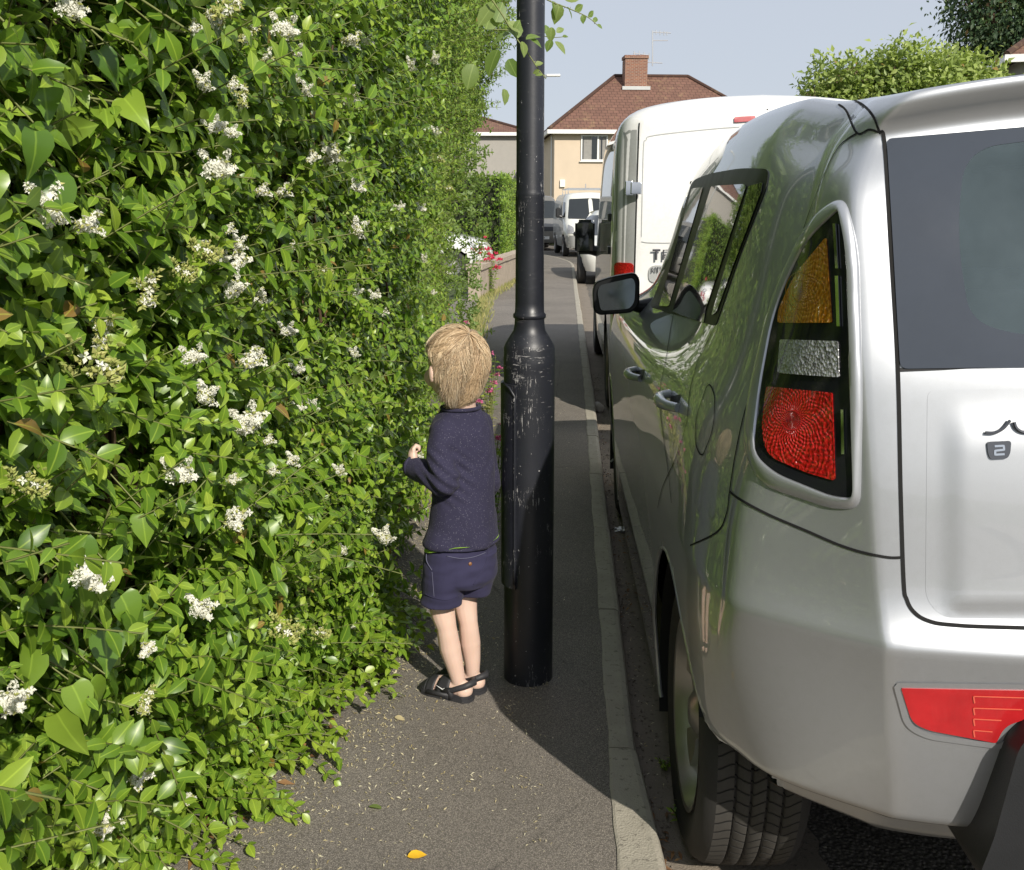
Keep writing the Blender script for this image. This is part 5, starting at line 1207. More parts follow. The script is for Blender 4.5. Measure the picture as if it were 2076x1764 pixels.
CZ = [.28, .30, .42, .55, .70, .82, .90, .97, 1.05, 1.2, 1.38, 1.46]
def small_car(loc, rz, label, mat, front_details=True, L=3.7, name='parked_car'):
    c = Veh(name, loc, rz, label, 'car', None, CZ, ([.28, .5, .8, .95, 1.05, 1.2, 1.46], [.78, .84, .86, .83, .78, .72, .58]), ([.28, .5, .8, 1.0, 1.2, 1.46], [.06, 0, .02, .06, .16, .35]),
            ([.28, .5, .7, .82, .9, .97, 1.05, 1.2, 1.46], [L - .05, L, L - .04, L - .18, L - .55, L - .95, L - 1.15, L - 1.4, L - 1.85]), L, mat, .06, .16, 1.2, .42, [(.62, .30, .35), (L - .75, .30, .35)])
    c.wheels((.62, L - .75), .76, .30, .18); c.mirrors((.80, L - 1.45, 1.0), (.18, .1, .12), .06)
    c.part('windscreen', 'front', [(-700, 985), (-560, 1390), (0, 1410), (0, 975)], M['glass'], .006, 30); c.part('rear_window', 'rear', [(-600, 1040), (-500, 1360), (0, 1370), (0, 1030)], M['glass'], .006, 30)
    c.part('side_window', 'left', [(600, 1010), (750, 1340), (L * 500 - 250, 1390), (L * 1000 - 1500, 1000)], M['glass'], .006, 30, 'copy'); c.part('headlamp', 'front', [(-760, 640), (-560, 620), (-600, 760), (-745, 790)], M['clearlens'], .008, 20, 'copy')
    c.part('grille', 'front', [(-480, 330), (-400, 450), (0, 470), (0, 310)], M['blackplastic'], .008, 25); c.part('tail_lamp', 'rear', [(-790, 700), (-700, 700), (-700, 920), (-790, 900)], M['redflat'], .008, 15, 'copy')
    c.part('number_plate', 'front', [(-260, 480), (0, 480), (0, 580), (-260, 580)], M['upvc'], .012, 5); return c
small_car((.98, 23.95, -.1), math.pi, 'small rounded white car facing us, parked beyond the panel van', M['offwhite'])
small_car((-5.35, 20.9, 0.0), R_(-90), 'white car standing in the driveway behind the low garden wall', M['white'])
def far_van(loc, rz, label, mat, low, rack=True, name='parked_van'):
    v = Veh(name, loc, rz, label, 'van', None, [.30, .32, .5, .7, .9, 1.0, 1.1, 1.2, 1.5, 1.8, 1.98, 2.06], ([.3, .7, 1.2, 1.9, 2.06], [.90, .96, .96, .90, .78]), ([.3, 2.06], [0, .05]),
            ([.3, .7, .95, 1.1, 1.2, 1.5, 2.06], [4.9, 4.92, 4.82, 4.6, 4.3, 4.05, 3.55]), 4.92, mat, .09, .12, 1.4, .3, [(1.0, .34, .42), (4.05, .34, .42)])
    v.wheels((1.0, 4.05), .86, .34, .2); v.mirrors((.96, 3.6, 1.45), (.17, .12, .34), .12)
    v.part('windscreen', 'front', [(-790, 1250), (-700, 1900), (0, 1930), (0, 1230)], M['glass'], .008, 40, step=110); v.part('front_bumper', 'front', [(-900, 330), (-900, 700), (0, 720), (0, 330)], low, .012, 30, step=110)
    v.part('headlamp', 'front', [(-860, 790), (-640, 760), (-660, 980), (-820, 1060)], M['clearlens'], .012, 30, 'copy', step=80); v.part('grille', 'front', [(-560, 760), (-540, 900), (0, 910), (0, 750)], M['blackplastic'], .012, 20, step=110)
    v.part('side_window', 'left', [(2950, 1300), (2980, 1800), (3500, 1800), (3950, 1300)], M['glass'], .008, 40, 'copy', step=110); v.part('number_plate', 'front', [(-260, 440), (0, 440), (0, 550), (-260, 550)], M['upvc'], .02, 5, step=110)
    if rack:
        bm = bmesh.new()
        for y in (1.2, 2.2, 3.2):
            tube(bm, [(-.7, y, 2.08), (-.7, y, 2.26), (.7, y, 2.26), (.7, y, 2.08)], .018, 6)
        for x in (-.7, 0, .7): tube(bm, [(x, .9, 2.27), (x, 3.4, 2.27)], .014, 6)
        tube(bm, [(-.7, 3.2, 2.26), (-.7, 3.2, 2.42)], .014, 6); tube(bm, [(.1, 3.2, 2.26), (.1, 3.2, 2.42)], .014, 6); obj('roof_rack', bm, M['chrome'], v.root)
    return v
far_van((.22, 38.3, -.1), math.pi + R_(6), 'white van with roof rack and dark windscreen facing us further down the street', M['offwhite'], M['vansilver'])
far_van((-2.15, 44.0, -.1), math.pi + R_(12), 'grey van in shade behind the roof-racked white van at the bend', M['darkpaint'], M['darkpaint'], False)

# ------------------------------------------------------------------ houses
def quad_uv(me, ax):
    uv = me.uv_layers.new(name='UVMap')
    for p in me.polygons:
        n = p.normal; e = Vector((-n.y, n.x, 0)); e = e.normalized() if e.length > 1e-3 else Vector((1, 0, 0)); u = n.cross(e)
        for li in p.loop_indices: co = me.vertices[me.loops[li].vertex_index].co; uv.data[li].uv = (co.dot(e), co.dot(u))
def hip_roof(W_, D_, ze, zr, over, inset_, parent, mat, ridge=None):
    bm = bmesh.new(); a, b = -over, W_ + over; c, d = -over, D_ + over; r0, r1 = (inset_, W_ - inset_) if ridge is None else ridge
    P = [(a, c, ze), (b, c, ze), (b, d, ze), (a, d, ze), (r0, D_ / 2, zr), (r1, D_ / 2, zr)]; v = [bm.verts.new(p) for p in P]
    for f in ((0, 1, 5, 4), (1, 2, 5), (2, 3, 4, 5), (3, 0, 4), (3, 2, 1, 0)): bm.faces.new([v[i] for i in f])
    o = obj('roof', bm, mat, parent); quad_uv(o.data, 0)
    bm = bmesh.new(); V_ = [Vector(p) for p in P]
    for i, j in ((0, 4), (3, 4), (1, 5), (2, 5), (4, 5)): tube(bm, [V_[i] + Vector((0, 0, .02)), V_[j] + Vector((0, 0, .02))], .10, 8)
    obj('ridge_tiles', bm, M['tiles'], o)
    bm = bmesh.new()
    for p, q, s in (((a, c), (b, c), 0), ((b, c), (b, d), 1), ((a, d), (b, d), 0), ((a, c), (a, d), 1)):
        m = ((p[0] + q[0]) / 2, (p[1] + q[1]) / 2, ze - .09); L = abs(p[0] - q[0]) + abs(p[1] - q[1]); box(bm, m, (L + .1, .09, .2) if not s else (.09, L - .1, .2))
    obj('gutter', bm, M['upvc'], o); return o
def window(parent, x, y, z, w_, h_, face='front', cur=True, bars=(0.5,)):
    f = bmesh.new(); fw = .07; T = Matrix.Translation((x, y, z)) @ (Matrix.Identity(4) if face == 'front' else Matrix.Rotation(R_(-90), 4, 'Z'))
    for c, s in (((w_ / 2, 0, fw / 2), (w_, .09, fw)), ((w_ / 2, 0, h_ - fw / 2), (w_, .09, fw)), ((fw / 2, 0, h_ / 2), (fw, .09, h_ - 2 * fw)), ((w_ - fw / 2, 0, h_ / 2), (fw, .09, h_ - 2 * fw))): box(f, c, s, mat=T)
    for b in bars: box(f, (w_ * b, 0, h_ / 2), (fw * 1.3, .085, h_ - 2 * fw), mat=T)
    o = obj('window', f, M['upvc'], parent, bevel=.006, seg=1)
    g_ = bmesh.new(); box(g_, (w_ / 2, .02, h_ / 2), (w_ - fw, .012, h_ - fw), mat=T); obj('pane', g_, M['glass'], o)
    g_ = bmesh.new(); box(g_, (w_ / 2, .0, -.03), (w_ + .12, .16, .05), mat=T); obj('sill', g_, M['upvc'], o)
    if cur:
        g_ = bmesh.new()
        for a, b in ((.1, .40), (.62, .74), (.8, .92)):
            n = 8
            for i in range(n): xx = w_ * (a + (b - a) * i / n); box(g_, (xx + w_ * (b - a) / n / 2, .006 - .006 * (i % 2), h_ / 2), (w_ * (b - a) / n, .008, h_ - fw * 2.2), mat=T)
        obj('curtain', g_, M['curtain'], o)
    return o
hx0 = aty(1124, 300, 52).x
H = empty('semi_detached_house', (hx0, 52, -.1), R_(7), 'cream rendered house with red-brown hipped roof and brick chimney beyond the bend', 'house')
W_, D_ = 11.4, 8.5; ZE = aty(1128, 264, 52).z + .1; ZR = aty(1342, 153, 56.5).z + .1
bm = bmesh.new(); box(bm, (W_ / 2, D_ / 2, ZE / 2 - .05), (W_, D_, ZE - .1)); obj('wall', bm, M['render_wall'], H)
RF = hip_roof(W_, D_, ZE, ZR, .35, 3.7, H, M['tiles'])
kx = 52 / 2050
window(H, (1177 - 1124) * kx, -.03, aty(1177, 326, 52).z + .1, 54 * kx, 50 * kx, bars=(.64,)); window(H, W_ - 2.6, -.03, aty(1177, 326, 52).z + .1, 1.8, 1.25)
window(H, 1.2, -.03, .95, 2.2, 1.3); window(H, W_ - 3.4, -.03, .95, 2.2, 1.3)
bm = bmesh.new(); box(bm, (4.6, -.02, 1.05), (.95, .1, 2.1)); dr = obj('door', bm, M['upvc'], H, bevel=.01); bm = bmesh.new(); box(bm, (4.9, -.09, 1.0), (.04, .05, .14)); obj('handle', bm, M['chrome'], dr)
bm = bmesh.new(); box(bm, (.42, -.06, aty(1141, 372, 52).z + .1), (.26, .12, .36)); obj('alarm_box', bm, M['upvc'], H, bevel=.02)
bm = bmesh.new(); tube(bm, [(-.05, .9, .1), (-.05, .9, ZE - .2)], .04, 8); obj('downpipe', bm, M['upvc'], H)
cxp = (1294 - 1124) * kx * 1.08
bm = bmesh.new(); zc0, zc1 = aty(1292, 172, 56).z, aty(1292, 124, 56).z; box(bm, (cxp, D_ / 2 - .7, (zc0 + zc1) / 2 - .1), (1.2, .9, zc1 - zc0 + .5)); box(bm, (cxp, D_ / 2 - .7, zc1 + .27), (1.28, 1.0, .16)); CH = obj('chimney', bm, M['brick'], RF)
bm = bmesh.new(); box(bm, (cxp, D_ / 2 - 1.2, zc0 - .12), (1.5, .2, .18)); obj('lead_flashing', bm, M['vansilver'], CH)
def aerial(name, segs, label):
    c = aty(*segs[0][0], 55.8); e = empty(name, c, 0, label, 'aerial'); bm = bmesh.new()
    for i, s in enumerate(segs): tube(bm, [aty(x, y, 55.8) - c for x, y in s], .036 if i == 0 else .026, 6)
    obj('rods', bm, M['aerial'], e)
aerial('tv_aerial', [[(1323, 134), (1323, 62)], [(1322, 65), (1360, 67)], [(1323, 82), (1354, 82)], [(1312, 126), (1343, 128)], [(1330, 61), (1330, 70)], [(1338, 62), (1338, 71)], [(1346, 63), (1346, 72)], [(1352, 64), (1352, 72)]], 'tall television aerial mast on the right of the brick chimney')
aerial('tv_aerial', [[(1286, 134), (1286, 104)], [(1284, 108), (1316, 112)], [(1286, 117), (1316, 119)], [(1296, 103), (1296, 118)], [(1306, 106), (1306, 120)], [(1316, 108), (1316, 122)]], 'low television aerial strapped to the left of the brick chimney')
# second house at the left gap
c0 = aty(985, 300, 62); H2 = empty('terraced_house', (c0.x - 6, 62, -.1), R_(4), 'grey rendered house glimpsed between the hedge and the lamp column', 'house')
ze2 = aty(1010, 268, 62).z + .1; w2 = aty(1036, 268, 62).x - (c0.x - 6) + 1.0
bm = bmesh.new(); box(bm, (w2 / 2, 4, ze2 / 2 - .05), (w2, 8, ze2 - .1)); obj('wall', bm, M['render_grey'], H2); hip_roof(w2, 8, ze2, ze2 + 1.3, .3, 3.2, H2, M['tiles']); window(H2, .8, -.03, ze2 - 1.9, 1.3, 1.2); window(H2, w2 - 2.4, -.03, .95, 1.6, 1.3)
# house whose roof shows behind the lime green tree
c1 = aty(1595, 205, 60); H3 = empty('terraced_house', (c1.x, 60, -.1), R_(-4), 'house whose brown roof slope rises behind the lime green tree', 'house')
bm = bmesh.new(); box(bm, (6, 4, 3.1), (12, 8, 6.3)); obj('wall', bm, M['render_wall'], H3); zz3 = aty(1700, 148, 64).z; hip_roof(12, 8, max(5.6, c1.z - .4), zz3 + .3, .3, 4, H3, M['tiles']); window(H3, 1.2, -.03, 3.8, 1.6, 1.2); window(H3, 1.2, -.03, .95, 2.0, 1.3)
c2 = aty(2072, 112, 30); H4 = empty('bungalow', (c2.x, 30, -.1), R_(-10), 'dark-roofed house at the right edge beside the conifer', 'house')
bm = bmesh.new(); box(bm, (5, 4, (c2.z) / 2), (10, 8, c2.z)); obj('wall', bm, M['render_grey'], H4); hip_roof(10, 8, c2.z + .05, c2.z + 2.6, .5, 3, H4, M['tiles']); window(H4, 1.0, -.03, 3.2, 1.4, 1.2)
# distant street lamp
cL = aty(1052, 430, 42); SLm = empty('street_lamp', (cL.x, 42, 0), 0, 'slim pale street lamp whose head shows just right of the black column', 'street lamp')
zl = aty(1120, 153, 42).z; xa = aty(1108, 153, 42).x - cL.x; xb = aty(1136, 153, 42).x - cL.x
bm = bmesh.new(); tube(bm, [(0, 0, 0), (0, 0, zl * .6), (0, 0, zl - .25), (xa * .4, 0, zl - .06), (xa, 0, zl)], [.08, .07, .05, .04, .035], 8); obj('post', bm, M['vansilver'], SLm, smooth=True)
bm = bmesh.new(); box(bm, ((xa + xb) / 2, 0, zl), (xb - xa, .22, .09)); obj('lamp_head', bm, M['upvc'], SLm, bevel=.03)

# ------------------------------------------------------------------ trees and gardens beyond
cb = aty(1850, 160, 25)
def blob_tree(name, lobes, size, mat, label, cat, seed, n, root_xy, trunk=.12, shape='low', droop=0.0, top=None):
    """crown from sub-clumps scattered over several lobes (x, y, z, rx, ry, rz)"""
    r = np.random.default_rng(seed); root = empty(name, (*root_xy, 0), 0, label, cat); o0 = np.array([*root_xy, 0.]); P, D, N, S, rv = [], [], [], [], []; tips = []
    tot = sum(l[3] * l[4] * l[5] for l in lobes)
    for l in lobes:
        c = np.array(l[:3]); R = np.array(l[3:6]); k = int(n * l[3] * l[4] * l[5] / tot); m = max(6, k // 45); d = unit(r.normal(size=(m, 3))); q = r.random((m, 1)) ** .3; cc = c + d * R * q; tips += [tuple(x) for x in cc[:: max(1, m // 7)]]
        which = r.integers(m, size=k); sd = .13 * R.mean() + .06; off_ = r.normal(0, 1, (k, 3)) * np.array([1, 1, .75]) * sd; p = cc[which] + off_; od = unit(p - c)
        P.append(p); D.append(unit(od * .7 + r.normal(0, .5, (k, 3)) + np.array([[0, 0, -droop]]))); N.append(unit(od * .5 + r.normal(0, .5, (k, 3)) + np.array([[0, -.2, .7]]))); S.append(size * r.uniform(.6, 1.3, k)); rv.append(np.clip(r.normal(.4, .14, m)[which] + r.normal(0, .12, k) + .15 * (off_ @ np.array([0, 0, 1.])) / sd, 0, 1))
    leaf_object('crown', [leaf_arrays(np.concatenate(P) - o0, np.concatenate(D), np.concatenate(N), np.concatenate(S), shape, 1.2, np.concatenate(rv))], mat, root)
    bm = bmesh.new(); zt = max(l[2] for l in lobes) if top is None else top; tube(bm, [(0, 0, -.05), (.05, 0, zt * .5), (0, .05, zt)], [trunk, trunk * .75, trunk * .3], 10)
    for t in tips: v = Vector(t) - Vector(o0); tube(bm, [Vector((0, 0, min(zt * .9, max(.4, v.z * .55)))), Vector((v.x * .5, v.y * .5, v.z * .82)), v], [trunk * .35, trunk * .22, trunk * .06], 5)
    obj('trunk', bm, M['bark'], root, smooth=True)
def at3(px, py, Y): v = aty(px, py, Y); return (v.x, v.y, v.z)
s25 = 25 / 2050
blob_tree('lime_green_tree', [(*at3(1720, 165, 25), .95, .9, .62), (*at3(1835, 152, 25), 1.0, 1.0, .70), (*at3(1850, 210, 25), 1.7, 1.2, 1.1), (*at3(1935, 152, 25.5), .85, 1, .6), (*at3(1995, 175, 26), .5, .8, .5), (*at3(1700, 215, 25), .8, 1, .8), (*at3(1950, 240, 26), 1.1, 1.2, 1.0), (*at3(1790, 260, 25), 1.4, 1.2, .9)], .15, M['limeleaf'], 'bushy lime green tree showing above the silver hatchback roof', 'tree', 41, 26000, (at3(1850, 210, 25)[0], 25.2))
blob_tree('conifer_tree', [(*at3(2000, 40, 36), 1.3, 1.4, 1.5), (*at3(2075, -10, 36), 2.4, 2, 2.6), (*at3(2070, 100, 36), 2.0, 2, 1.6), (*at3(1995, 120, 36), 1.1, 1, .8), (*at3(2060, 150, 35), 1.5, 1, 1.2), (*at3(1975, 0, 36), .9, 1.2, .9), (*at3(2100, -150, 37), 2.2, 2, 2.2), (*at3(2120, 180, 36), 2.6, 2, 2), (*at3(2130, -280, 37), 1.2, 1.2, 2)], .17, M['darkleaf'], 'tall dark conifer behind the lime green tree at the top right', 'tree', 42, 30000, (at3(2080, 100, 36)[0], 36.5), .3, 'low', .5)
# clipped hedge beyond the driveway
fh = empty('clipped_hedge', (-2.4, 28, 0), 0, 'dense green clipped hedge behind the driveway, left of the lamp column', 'hedge')
fhx = lambda Y, z: -1.55 + .06 * snoise(np.stack([0 * Y, Y, z], -1), 9, 2.0) - .02 * (Y - 22)
q1, t1 = twig_set((22.5, 34), (.05, 2.15), 75, .2, .085, .045, 'low', .2, seed=51, sfun=fhx, stems=False)
r = np.random.default_rng(52); n = 2500; A_ = np.stack([r.uniform(-5.5, -1.5, n), 22.5 + r.uniform(-.1, .15, n), r.uniform(.05, 2.15, n)], -1); n2 = 1500; A2_ = np.stack([r.uniform(-3.5, -1.6, n2), r.uniform(22.5, 34, n2), 2.12 + .08 * r.random(n2)], -1)
q2 = [leaf_arrays(np.concatenate([A_, A2_]), unit(r.normal(size=(n + n2, 3)) + np.array([[0, -.5, .3]])), unit(r.normal(size=(n + n2, 3)) + np.array([[0, -.6, .6]])), .09 * r.uniform(.7, 1.3, n + n2), 'low', 1.3, np.clip(r.normal(.4, .2, n + n2), 0, 1))]
leaf_object('leaves', local(q1 + q2, (-2.4, 28, 0)), M['privet_far'], fh)
bm = bmesh.new(); box(bm, (-1.2, .3, 1.05), (3.9, 11.2, 2.1)); obj('shade_core', bm, M['core'], fh)  # dark core box added behind the leaves as shade
# low garden wall
wl = empty('garden_wall', (-1.42, 15.6, 0), 0, 'low rough concrete garden wall along the back of the pavement', 'wall')
bm = bmesh.new(); wa, wb = Vector((0, 0, 0)), Vector((.42, 6.6, 0)); dd = (wb - wa).normalized(); nn = Vector((-dd.y, dd.x, 0)); n = 16
def wall_seg(bm, a, b, th, z0, z1, jit):
    ps = [a.lerp(b, i / n) for i in range(n + 1)]; secs = [[bm.verts.new(p + nn * s + Vector((0, 0, z + random.uniform(-jit, jit)))) for s, z in ((0, z0), (th, z0), (th, z1), (0, z1))] for p in ps]
    for s0, s1_ in zip(secs, secs[1:]):
        for k in range(4): bm.faces.new((s0[k], s0[(k + 1) % 4], s1_[(k + 1) % 4], s1_[k]))
    bm.faces.new(secs[0][::-1]); bm.faces.new(secs[-1])
wall_seg(bm, wa, wb, .2, -.05, .47, .006); obj('wall_panel', bm, M['wallstone'], wl)
bm = bmesh.new(); wall_seg(bm, wa - nn * .03 - dd * .02, wb - nn * .03, .26, .475, .555, .005); obj('coping', bm, M['wallstone'], wl)
# red geraniums behind the wall, pink valerian and dry weeds along the hedge foot
def flower_plant(name, c, hgt, rad, nst, mat_leaf, mat_fl, label, cat, seed, group=None, flowers=8, ls=.05, fs=.045, lean=(0, 0), nl=9):
    r = np.random.default_rng(seed); root = empty(name, c, 0, label, cat, group); SA, SB, L = [], [], []; heads = []
    for i in range(nst):
        a = r.uniform(0, 6.283); q = rad * r.random() ** .6; b = np.array([q * .25 * math.cos(a), q * .25 * math.sin(a), 0]); t = np.array([q * math.cos(a) + lean[0], q * math.sin(a) + lean[1], hgt * r.uniform(.6, 1.05)]); m = (b + t) / 2 + np.array([0, 0, hgt * .1]); SA += [b, m]; SB += [m, t]
        for k in range(nl):
            u = (k + 1) / (nl + 1); p = b * (1 - u) ** 2 + 2 * m * u * (1 - u) + t * u * u; an = r.uniform(0, 6.283); d = unit(np.array([math.cos(an), math.sin(an), .35]))
            L.append(leaf_arrays(p[None], d[None], unit(np.array([[0, -.2, 1.]]) + r.normal(0, .3, (1, 3))), np.array([ls * r.uniform(.6, 1.2)]), 'low', 1.0, np.array([np.clip(r.normal(.5, .25), 0, 1)])))
        if i < flowers: heads.append(t)
    leaf_object('foliage', L, mat_leaf, root); leaf_object('stems', [stick_arrays(np.array(SA), np.array(SB), .0025, .002)], M['stem'], root)
    for t in heads:
        k = 26; d = unit(r.normal(size=(k, 3))); d[:, 2] = np.abs(d[:, 2]) * .8; A = [leaf_arrays(d * fs * .8 * r.random((k, 1)), unit(d + r.normal(0, .5, (k, 3))), unit(r.normal(size=(k, 3)) + np.array([[0, -.3, .8]])), np.full(k, fs * .55), 'low', 2.0)]
        o = leaf_object('flower_head', A, mat_fl, root); o.location = tuple(t)
gx = aty(1000, 505, 16.4)
flower_plant('geranium_plant', (gx.x - .08, 16.5, 0), .74, .30, 26, M['privet_far'], M['redpetal'], 'red flowering geraniums behind the low garden wall', 'flowering plant', 61, flowers=15, ls=.08, fs=.065)
flower_plant('geranium_plant', (-1.48, 18.6, 0), .95, .2, 10, M['privet_far'], M['redpetal'], 'single red bloom by the wall, close against the lamp column', 'flowering plant', 62, flowers=2, ls=.08, fs=.055)
vp = [(949, 655, 8.6, .50), (1003, 715, 6.6, .46), (1003, 745, 5.6, .42), (975, 822, 4.9, .42), (1000, 870, 4.2, .36), (1004, 950, 3.9, .27)]
vl = ['pink valerian farthest along the hedge foot', 'pink valerian left of the lamp column neck', 'pink valerian touching the lamp column at shoulder height', "pink valerian showing beside the child's neck", "pink valerian beside the child's shoulder", 'pink valerian at the level of the child elbow by the column']
for i, (px, py, Y, hh) in enumerate(vp):
    p = aty(px, py, Y); flower_plant('valerian_plant', (p.x - .03, Y + .02, 0), max(.25, p.z), .10, 9, M['dryleaf'] if i in (2, 3) else M['privet_far'], M['pink'], vl[i], 'flowering plant', 70 + i, 'pink valerian along the foot of the hedge', flowers=5, ls=.05, fs=.026, nl=12)
r = np.random.default_rng(91); A = []; n = 3200; Y = np.concatenate([r.uniform(4.2, 15, n // 3), r.uniform(10.5, 22, n - n // 3)]); base_x = np.interp(Y, [3.4, 5, 7, 10.6, 15.5, 22], [-.66, -.68, -.84, -1.02, -1.32, -1.0]); X = base_x - .10 + .13 * r.random(n) * r.random(n) * 2; hgt = np.where(Y < 10.5, r.uniform(.03, .12, n), r.uniform(.03, .12, n))
A.append(leaf_arrays(np.stack([X, Y, np.full(n, 0.0)], -1), unit(np.stack([r.normal(.12, .35, n), r.normal(0, .35, n), np.ones(n)], -1)), unit(r.normal(size=(n, 3)) + np.array([[.5, -.8, .1]])), hgt, 'low', .35, r.random(n)))
wd = leaf_object('dry_grass', A, M['dryleaf'], None); tag(wd, kind='stuff')

# ------------------------------------------------------------------ the child
FACE = Vector((-.60, .80, 0)); LEFT = Vector((-.80, -.60, 0)); UP = Vector((0, 0, 1))
CH0 = Vector((-.30, 2.57, 0)); child = empty('person', CH0, 0, 'small blond child in speckled navy jumper and navy shorts, back turned, reaching into the hedge', 'person')
def cp(px, py, Y): return aty(px, py, Y) - CH0
def rings_loft(bm, rings, n=24):
    """rings: (centre, rx along LEFT, ry along FACE, tilt axis or None)"""
    R = []
    for c, a, b, u, v in rings: R.append([bm.verts.new(c + u * a * math.cos(q) + v * b * math.sin(q)) for q in [2 * math.pi * j / n for j in range(n)]])
    for r0, r1 in zip(R, R[1:]):
        for j in range(n): bm.faces.new((r0[j], r0[(j + 1) % n], r1[(j + 1) % n], r1[j]))
    bm.faces.new(R[0][::-1]); bm.faces.new(R[-1])
def limb(bm, pts, rad, n=16, flat=1.0):
    P = [Vector(p) for p in pts]; W = []; RR = []
    for i in range(len(P) - 1):
        p0, p1, p2, p3 = P[max(i - 1, 0)], P[i], P[i + 1], P[min(i + 2, len(P) - 1)]
        for j in range(5):
            t = j / 5; W.append(.5 * ((2 * p1) + (p2 - p0) * t + (2 * p0 - 5 * p1 + 4 * p2 - p3) * t * t + (3 * p1 - 3 * p2 + p3 - p0) * t ** 3)); RR.append(rad[i] * (1 - t) + rad[i + 1] * t)
    W.append(P[-1]); RR.append(rad[-1]); tube(bm, W, RR, n)
    for p, r in ((P[0], rad[0]), (P[-1], rad[-1])): bmesh.ops.create_uvsphere(bm, u_segments=16, v_segments=10, radius=r * .98, matrix=Matrix.Translation(p))
def ball(bm, c, r, s=(1, 1, 1), rot=None):
    M_ = Matrix.Translation(c) @ (rot or Matrix.Identity(4)) @ Matrix.Diagonal((*s, 1)); bmesh.ops.create_uvsphere(bm, u_segments=20, v_segments=14, radius=r, matrix=M_)
def remeshed(name, bm, mat, parent, voxel, smooth_it=6, disp=None, factor=.5):
    bmesh.ops.recalc_face_normals(bm, faces=bm.faces); me = bpy.data.meshes.new('tmp'); bm.to_mesh(me); bm.free(); o = bpy.data.objects.new('tmp', me); col.objects.link(o)
    m = o.modifiers.new('r', 'REMESH'); m.mode = 'VOXEL'; m.voxel_size = voxel; m2 = o.modifiers.new('s', 'SMOOTH'); m2.factor = factor; m2.iterations = smooth_it
    dg = bpy.context.evaluated_depsgraph_get(); dg.update(); me2 = bpy.data.meshes.new_from_object(o.evaluated_get(dg)); bpy.data.objects.remove(o); me2.name = name
    if disp:
        nr = [v.normal.copy() for v in me2.vertices]
        for v, n_ in zip(me2.vertices, nr): v.co = v.co + n_ * disp(v.co)
    me2.materials.clear(); return link(name, me2, mat, parent, True)
FR = Matrix((LEFT, FACE, UP)).transposed().to_4x4()      # local (left, forward, up) -> scene
# skin: head, neck, hands, legs, feet as one surface
bm = bmesh.new(); hc = cp(926, 738, 2.575)
ball(bm, hc + UP * .006, .079, (.93, 1.08, 1.08), FR); ball(bm, hc + FACE * .035 - UP * .035, .062, (.95, .9, 1.05), FR); ball(bm, hc + FACE * .055 - UP * .068, .030, (1.2, .9, .9), FR)      # skull, face, chin
for s in (1, -1):
    ball(bm, hc + FACE * .060 + LEFT * .034 * s - UP * .040, .030, (1, .9, .9), FR)            # cheeks
    ball(bm, hc - FACE * .002 + LEFT * .078 * s - UP * .020, .020, (.40, .72, 1.15), Matrix.Rotation(R_(-14 * s), 4, 'Z') @ FR)  # ears
ball(bm, hc + FACE * .098 - UP * .026, .011, (1, 1, 1), FR); ball(bm, hc + FACE * .087 - UP * .052, .013, (1.5, .8, .5), FR); ball(bm, hc + FACE * .082 - UP * .0, .022, (2.0, .6, .7), FR)
nk = cp(936, 822, 2.585); limb(bm, [hc - UP * .06 - FACE * .012, nk, nk - UP * .05], [.042, .038, .045])
# legs
A_l = [cp(900, 1130, 2.57), cp(896, 1225, 2.560), cp(905, 1272, 2.552), cp(912, 1312, 2.560), cp(922, 1350, 2.562), cp(932, 1392, 2.566)]
A_r = [cp(945, 1120, 2.61), cp(943, 1215, 2.605), cp(949, 1262, 2.598), cp(953, 1302, 2.608), cp(957, 1340, 2.612), cp(958, 1378, 2.618)]
limb(bm, A_l, [.052, .0375, .0285, .0310, .0250, .0180]); limb(bm, A_r, [.050, .0345, .0275, .0300, .0240, .0175])

def foot(bm, ank, fdir, L=.150):
    h_ = ank + Vector((0, 0, 0)); z0 = -CH0.z; up = UP
    limb(bm, [ank, Vector((ank.x, ank.y, .030)) - fdir * .008], [.0225, .024]); ball(bm, Vector((ank.x, ank.y, .030)) - fdir * .014, .026)
    side = UP.cross(fdir)
    limb(bm, [Vector((ank.x, ank.y, .034)), Vector((ank.x, ank.y, .032)) + fdir * .05, Vector((ank.x, ank.y, .024)) + fdir * .085], [.026, .026, .022])
    for i, o_ in enumerate((-.018, -.007, .003, .012, .020)): limb(bm, [Vector((ank.x, ank.y, .020)) + fdir * .08 + side * o_, Vector((ank.x, ank.y, .017)) + fdir * (.112 - abs(i - 1) * .006) + side * o_ * 1.1], [.010, .0085 - .0006 * i], 8)
fdl = Vector((-.90, .43, 0)).normalized(); fdr = Vector((-.86, .51, 0)).normalized(); anl, anr = A_l[5], A_r[5]
foot(bm, anl, fdl); foot(bm, anr, fdr)
